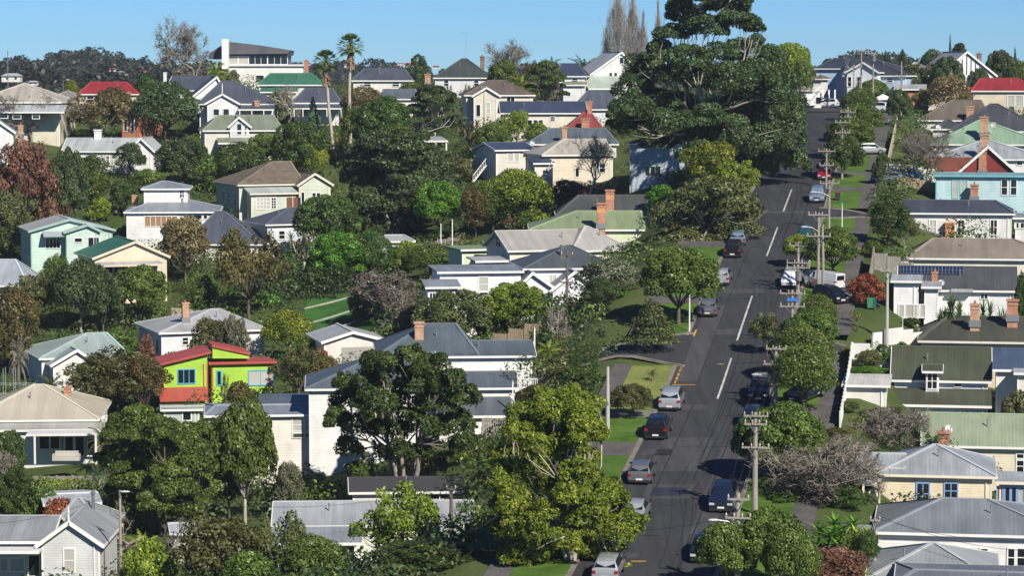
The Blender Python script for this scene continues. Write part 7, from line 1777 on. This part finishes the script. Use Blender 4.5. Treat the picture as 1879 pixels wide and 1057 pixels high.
V('bbush',700,520,620,110,'mid','bare branching shrub above the slate villa chimney','grey',D=316)
V('bush',665,530,610,50,'oliveb','brown shrub at the end of the green lawn',D=322)
V('bush',765,560,630,70,'grey','grey leafy shrub behind the brick chimney',D=306)
V('round',790,448,520,110,'mid','green tree left of the white parapet house')
V('bush',745,440,500,60,'yellow','yellow-tinted shrub below the small white garage')
V('dense',838,532,618,150,'olive','round pale-flowered bush behind the slate villa',D=283)
V('dense',945,518,612,118,'yellow','round yellow-green tree in front of the white twin gables')
V('bush',905,560,625,70,'mid','green bush left of the tan plank fence')
V('bbush',1015,560,660,56,'grey','pale twiggy shrub right of the tan plank fence','pale',D=268)
V('loose',1125,470,640,110,'grey','dark sparse-leaved tree before the white twin gables','pale',D=276)
V('tall',1100,510,650,70,'dark','dark drooping tree beside the white twin gables','pale',D=272)
V('cone1',1196,553,690,84,'olive','amber-tipped conifer at the left side-street corner','brown',D=250)
V('round',1245,452,597,146,'mid','round street tree behind the white post at the left kerb',None)
V('palm',1005,618,690,64,'yellow','yellow-green palm right of the slate villa gable',D=256)
V('palm',1050,655,712,52,'olive','low palm left of the concrete pole',D=250)
V('bush',1030,668,720,80,'olive','low garden shrubs below the palms',D=249)
V('bush',1075,690,765,84,'mid','green shrubs beside the concrete pole',D=241)
V('bush',985,705,765,70,'oliveb','brown and green shrubs beside the white balustrade',D=242)
V('dense',1158,705,802,78,'olive','round-headed street tree on the left grass verge',None,D=226)
V('palm',1197,672,708,26,'olive','tiny palm planted on the dry grass verge','fibre',D=239.5)
# ---- foreground
V('round',450,735,968,124,'mid','tall grey-green eucalyptus-like tree before the cream two-storey house','pale')
V('tall',420,760,960,110,'olive','tall olive tree right of the large glossy tree','brown')
V('loose',528,850,958,60,'grey','wispy grey-green tree against the cream two-storey wall','pale')
V('bush',395,760,850,60,'mid','bright leafy shrub left of the tall grey-green tree')
V('loose',730,890,1085,160,'yellow','yellow-green tree in front of the light grey roof at bottom centre',None,D=196)
V('dense',782,996,1130,205,'deep','dark green dome-shaped tree at the bottom centre',None,D=183)
V('round',575,985,1090,120,'mid','leafy green shrub in front of the porch at bottom centre',None,D=196)
V('loose',515,940,1085,110,'olive','olive shrub left of the porch at bottom centre','grey',D=199)
V('loose',400,950,1095,180,'olive','brown-green tree at the bottom left of centre',None,D=196)
V('bush',460,1010,1100,110,'mid','green shrub mass at the bottom edge left of centre',None,D=190)
V('palm',265,960,1070,80,'lime','bright palm right of the bottom left villa',None,D=202)
V('bush',275,985,1080,90,'lime','lime-green leafy shrub by the bottom left villa',None,D=199)
V('bspread',270,920,1010,150,'mid','bare spreading branches behind the bottom left pole','grey',D=214)
V('round',20,790,880,60,'deep','dark shrub hiding the left end of the covered deck',None,D=252)
V('dense',30,860,960,84,'deep','dark green shrubs above the bottom left villa',None,D=226)
V('bush',72,875,950,60,'mid','green shrub left of the slate retaining wall',None,D=225)
V('bush',110,915,955,90,'red','red-tipped low shrub behind the bottom left roof',None,D=216)
V('loose',10,830,900,50,'twig','dry pinkish shrub at the left edge below the deck','grey',D=246)
V('palm',190,768,850,74,'olive','fan palm at the right end of the covered deck','fibre',D=258)
V('cab',180,850,905,50,'blue','blue-green spiky plant below the deck fence',None,D=244)
V('agave',925,1015,1070,60,'mid','spiky rosette plant beside the bare trunk at the bottom',None,D=197)
V('bbush',905,930,1040,80,'mid','bare branches at the right end of the light grey roof','grey',D=204)
V('bush',850,825,885,40,'yellow','yellow-green shrub by the slate villa weatherboards',None,D=236)
# low garden growth between the houses
KEEPOUT += [(-47, 240, -36, 262), (-27, 306, -14, 341), (xroad(262)+11, 250, xroad(262)+45, 270), (xroad(237)+11, 228, xroad(237)+24, 241)]
V('bush',1592,642,690,46,'olive','sprawling shrub against the white side-street corner wall',D=245)
V('bush',1655,628,665,40,'deep','dark shrub in front of the low white fence end',D=256)
V('bush',1560,700,770,34,'mid','shrub growing along the long white fence',D=236)
V('bush',1556,735,800,40,'olive','olive shrub at the lower end of the long white fence',D=229)
V('loose',1535,790,850,60,'oliveb','brown-green bush between the long white fence and the bare shrub',D=219)
undergrowth('dense low green shrubs and ground cover filling the gardens between the houses', 'mid', 760, 115000, 901, rlo=.8, rhi=2.2)
undergrowth('dark low undergrowth on the banks and in the gardens', 'dark', 850, 130000, 902, rlo=.9, rhi=2.8)
undergrowth('olive low scrub and ground cover on the hillside', 'olive', 420, 62000, 903, rlo=.8, rhi=2.2)
undergrowth('bright low leafy ground cover in the gardens', 'bright', 150, 22000, 904, rhi=1.4)
undergrowth('long grass and weeds on the garden slopes', 'olive', 2100, 110000, 905, rlo=.7, rhi=1.5, hk=.3, leaf=.17)
# hedges
hedge([wpt(480,583,342), wpt(560,582,340), wpt(640,578,337)], 3.6, 3.0, 'dark', 'long dark clipped hedge above the green lawn', 1.0, .26)
hedge([(xroad(243)-12.4,243), (xroad(232)-12.2,232)], 2.6, 1.8, 'deep', 'tall clipped green hedge beside the left footpath')
hedge([wpt(48,885,248), wpt(176,885,247)], 1.6, 1.4, 'lime', 'clipped yellow-green hedge below the deck fence', 1.2)
hedge([wpt(1135,352,372), wpt(1235,352,370)], 1.0, 1.2, 'bright', 'low bright hedge in front of the pale blue house', 1.2)
build_fences(); build_cars(); build_poles(); build_misc(); build_distance()
# the air between here and the far hills
hz = MB(); hz.box((-900, -250, -40), (900, 2300, 75)); hzm = bpy.data.materials.new('haze'); hzm.use_nodes = True; hn = hzm.node_tree; hn.nodes.clear()
pv = hn.nodes.new('ShaderNodeVolumePrincipled'); pv.inputs['Color'].default_value = (.80,.88,1,1); pv.inputs['Density'].default_value = HAZE; pv.inputs['Anisotropy'].default_value = .2; ho = hn.nodes.new('ShaderNodeOutputMaterial'); hn.links.new(pv.outputs[0], ho.inputs['Volume'])
tag(hz.build('haze', hzm), kind='stuff')
dup_ = [l for l, v in LABELS.items() if len(v) > 1]
print('DUP LABELS', dup_)
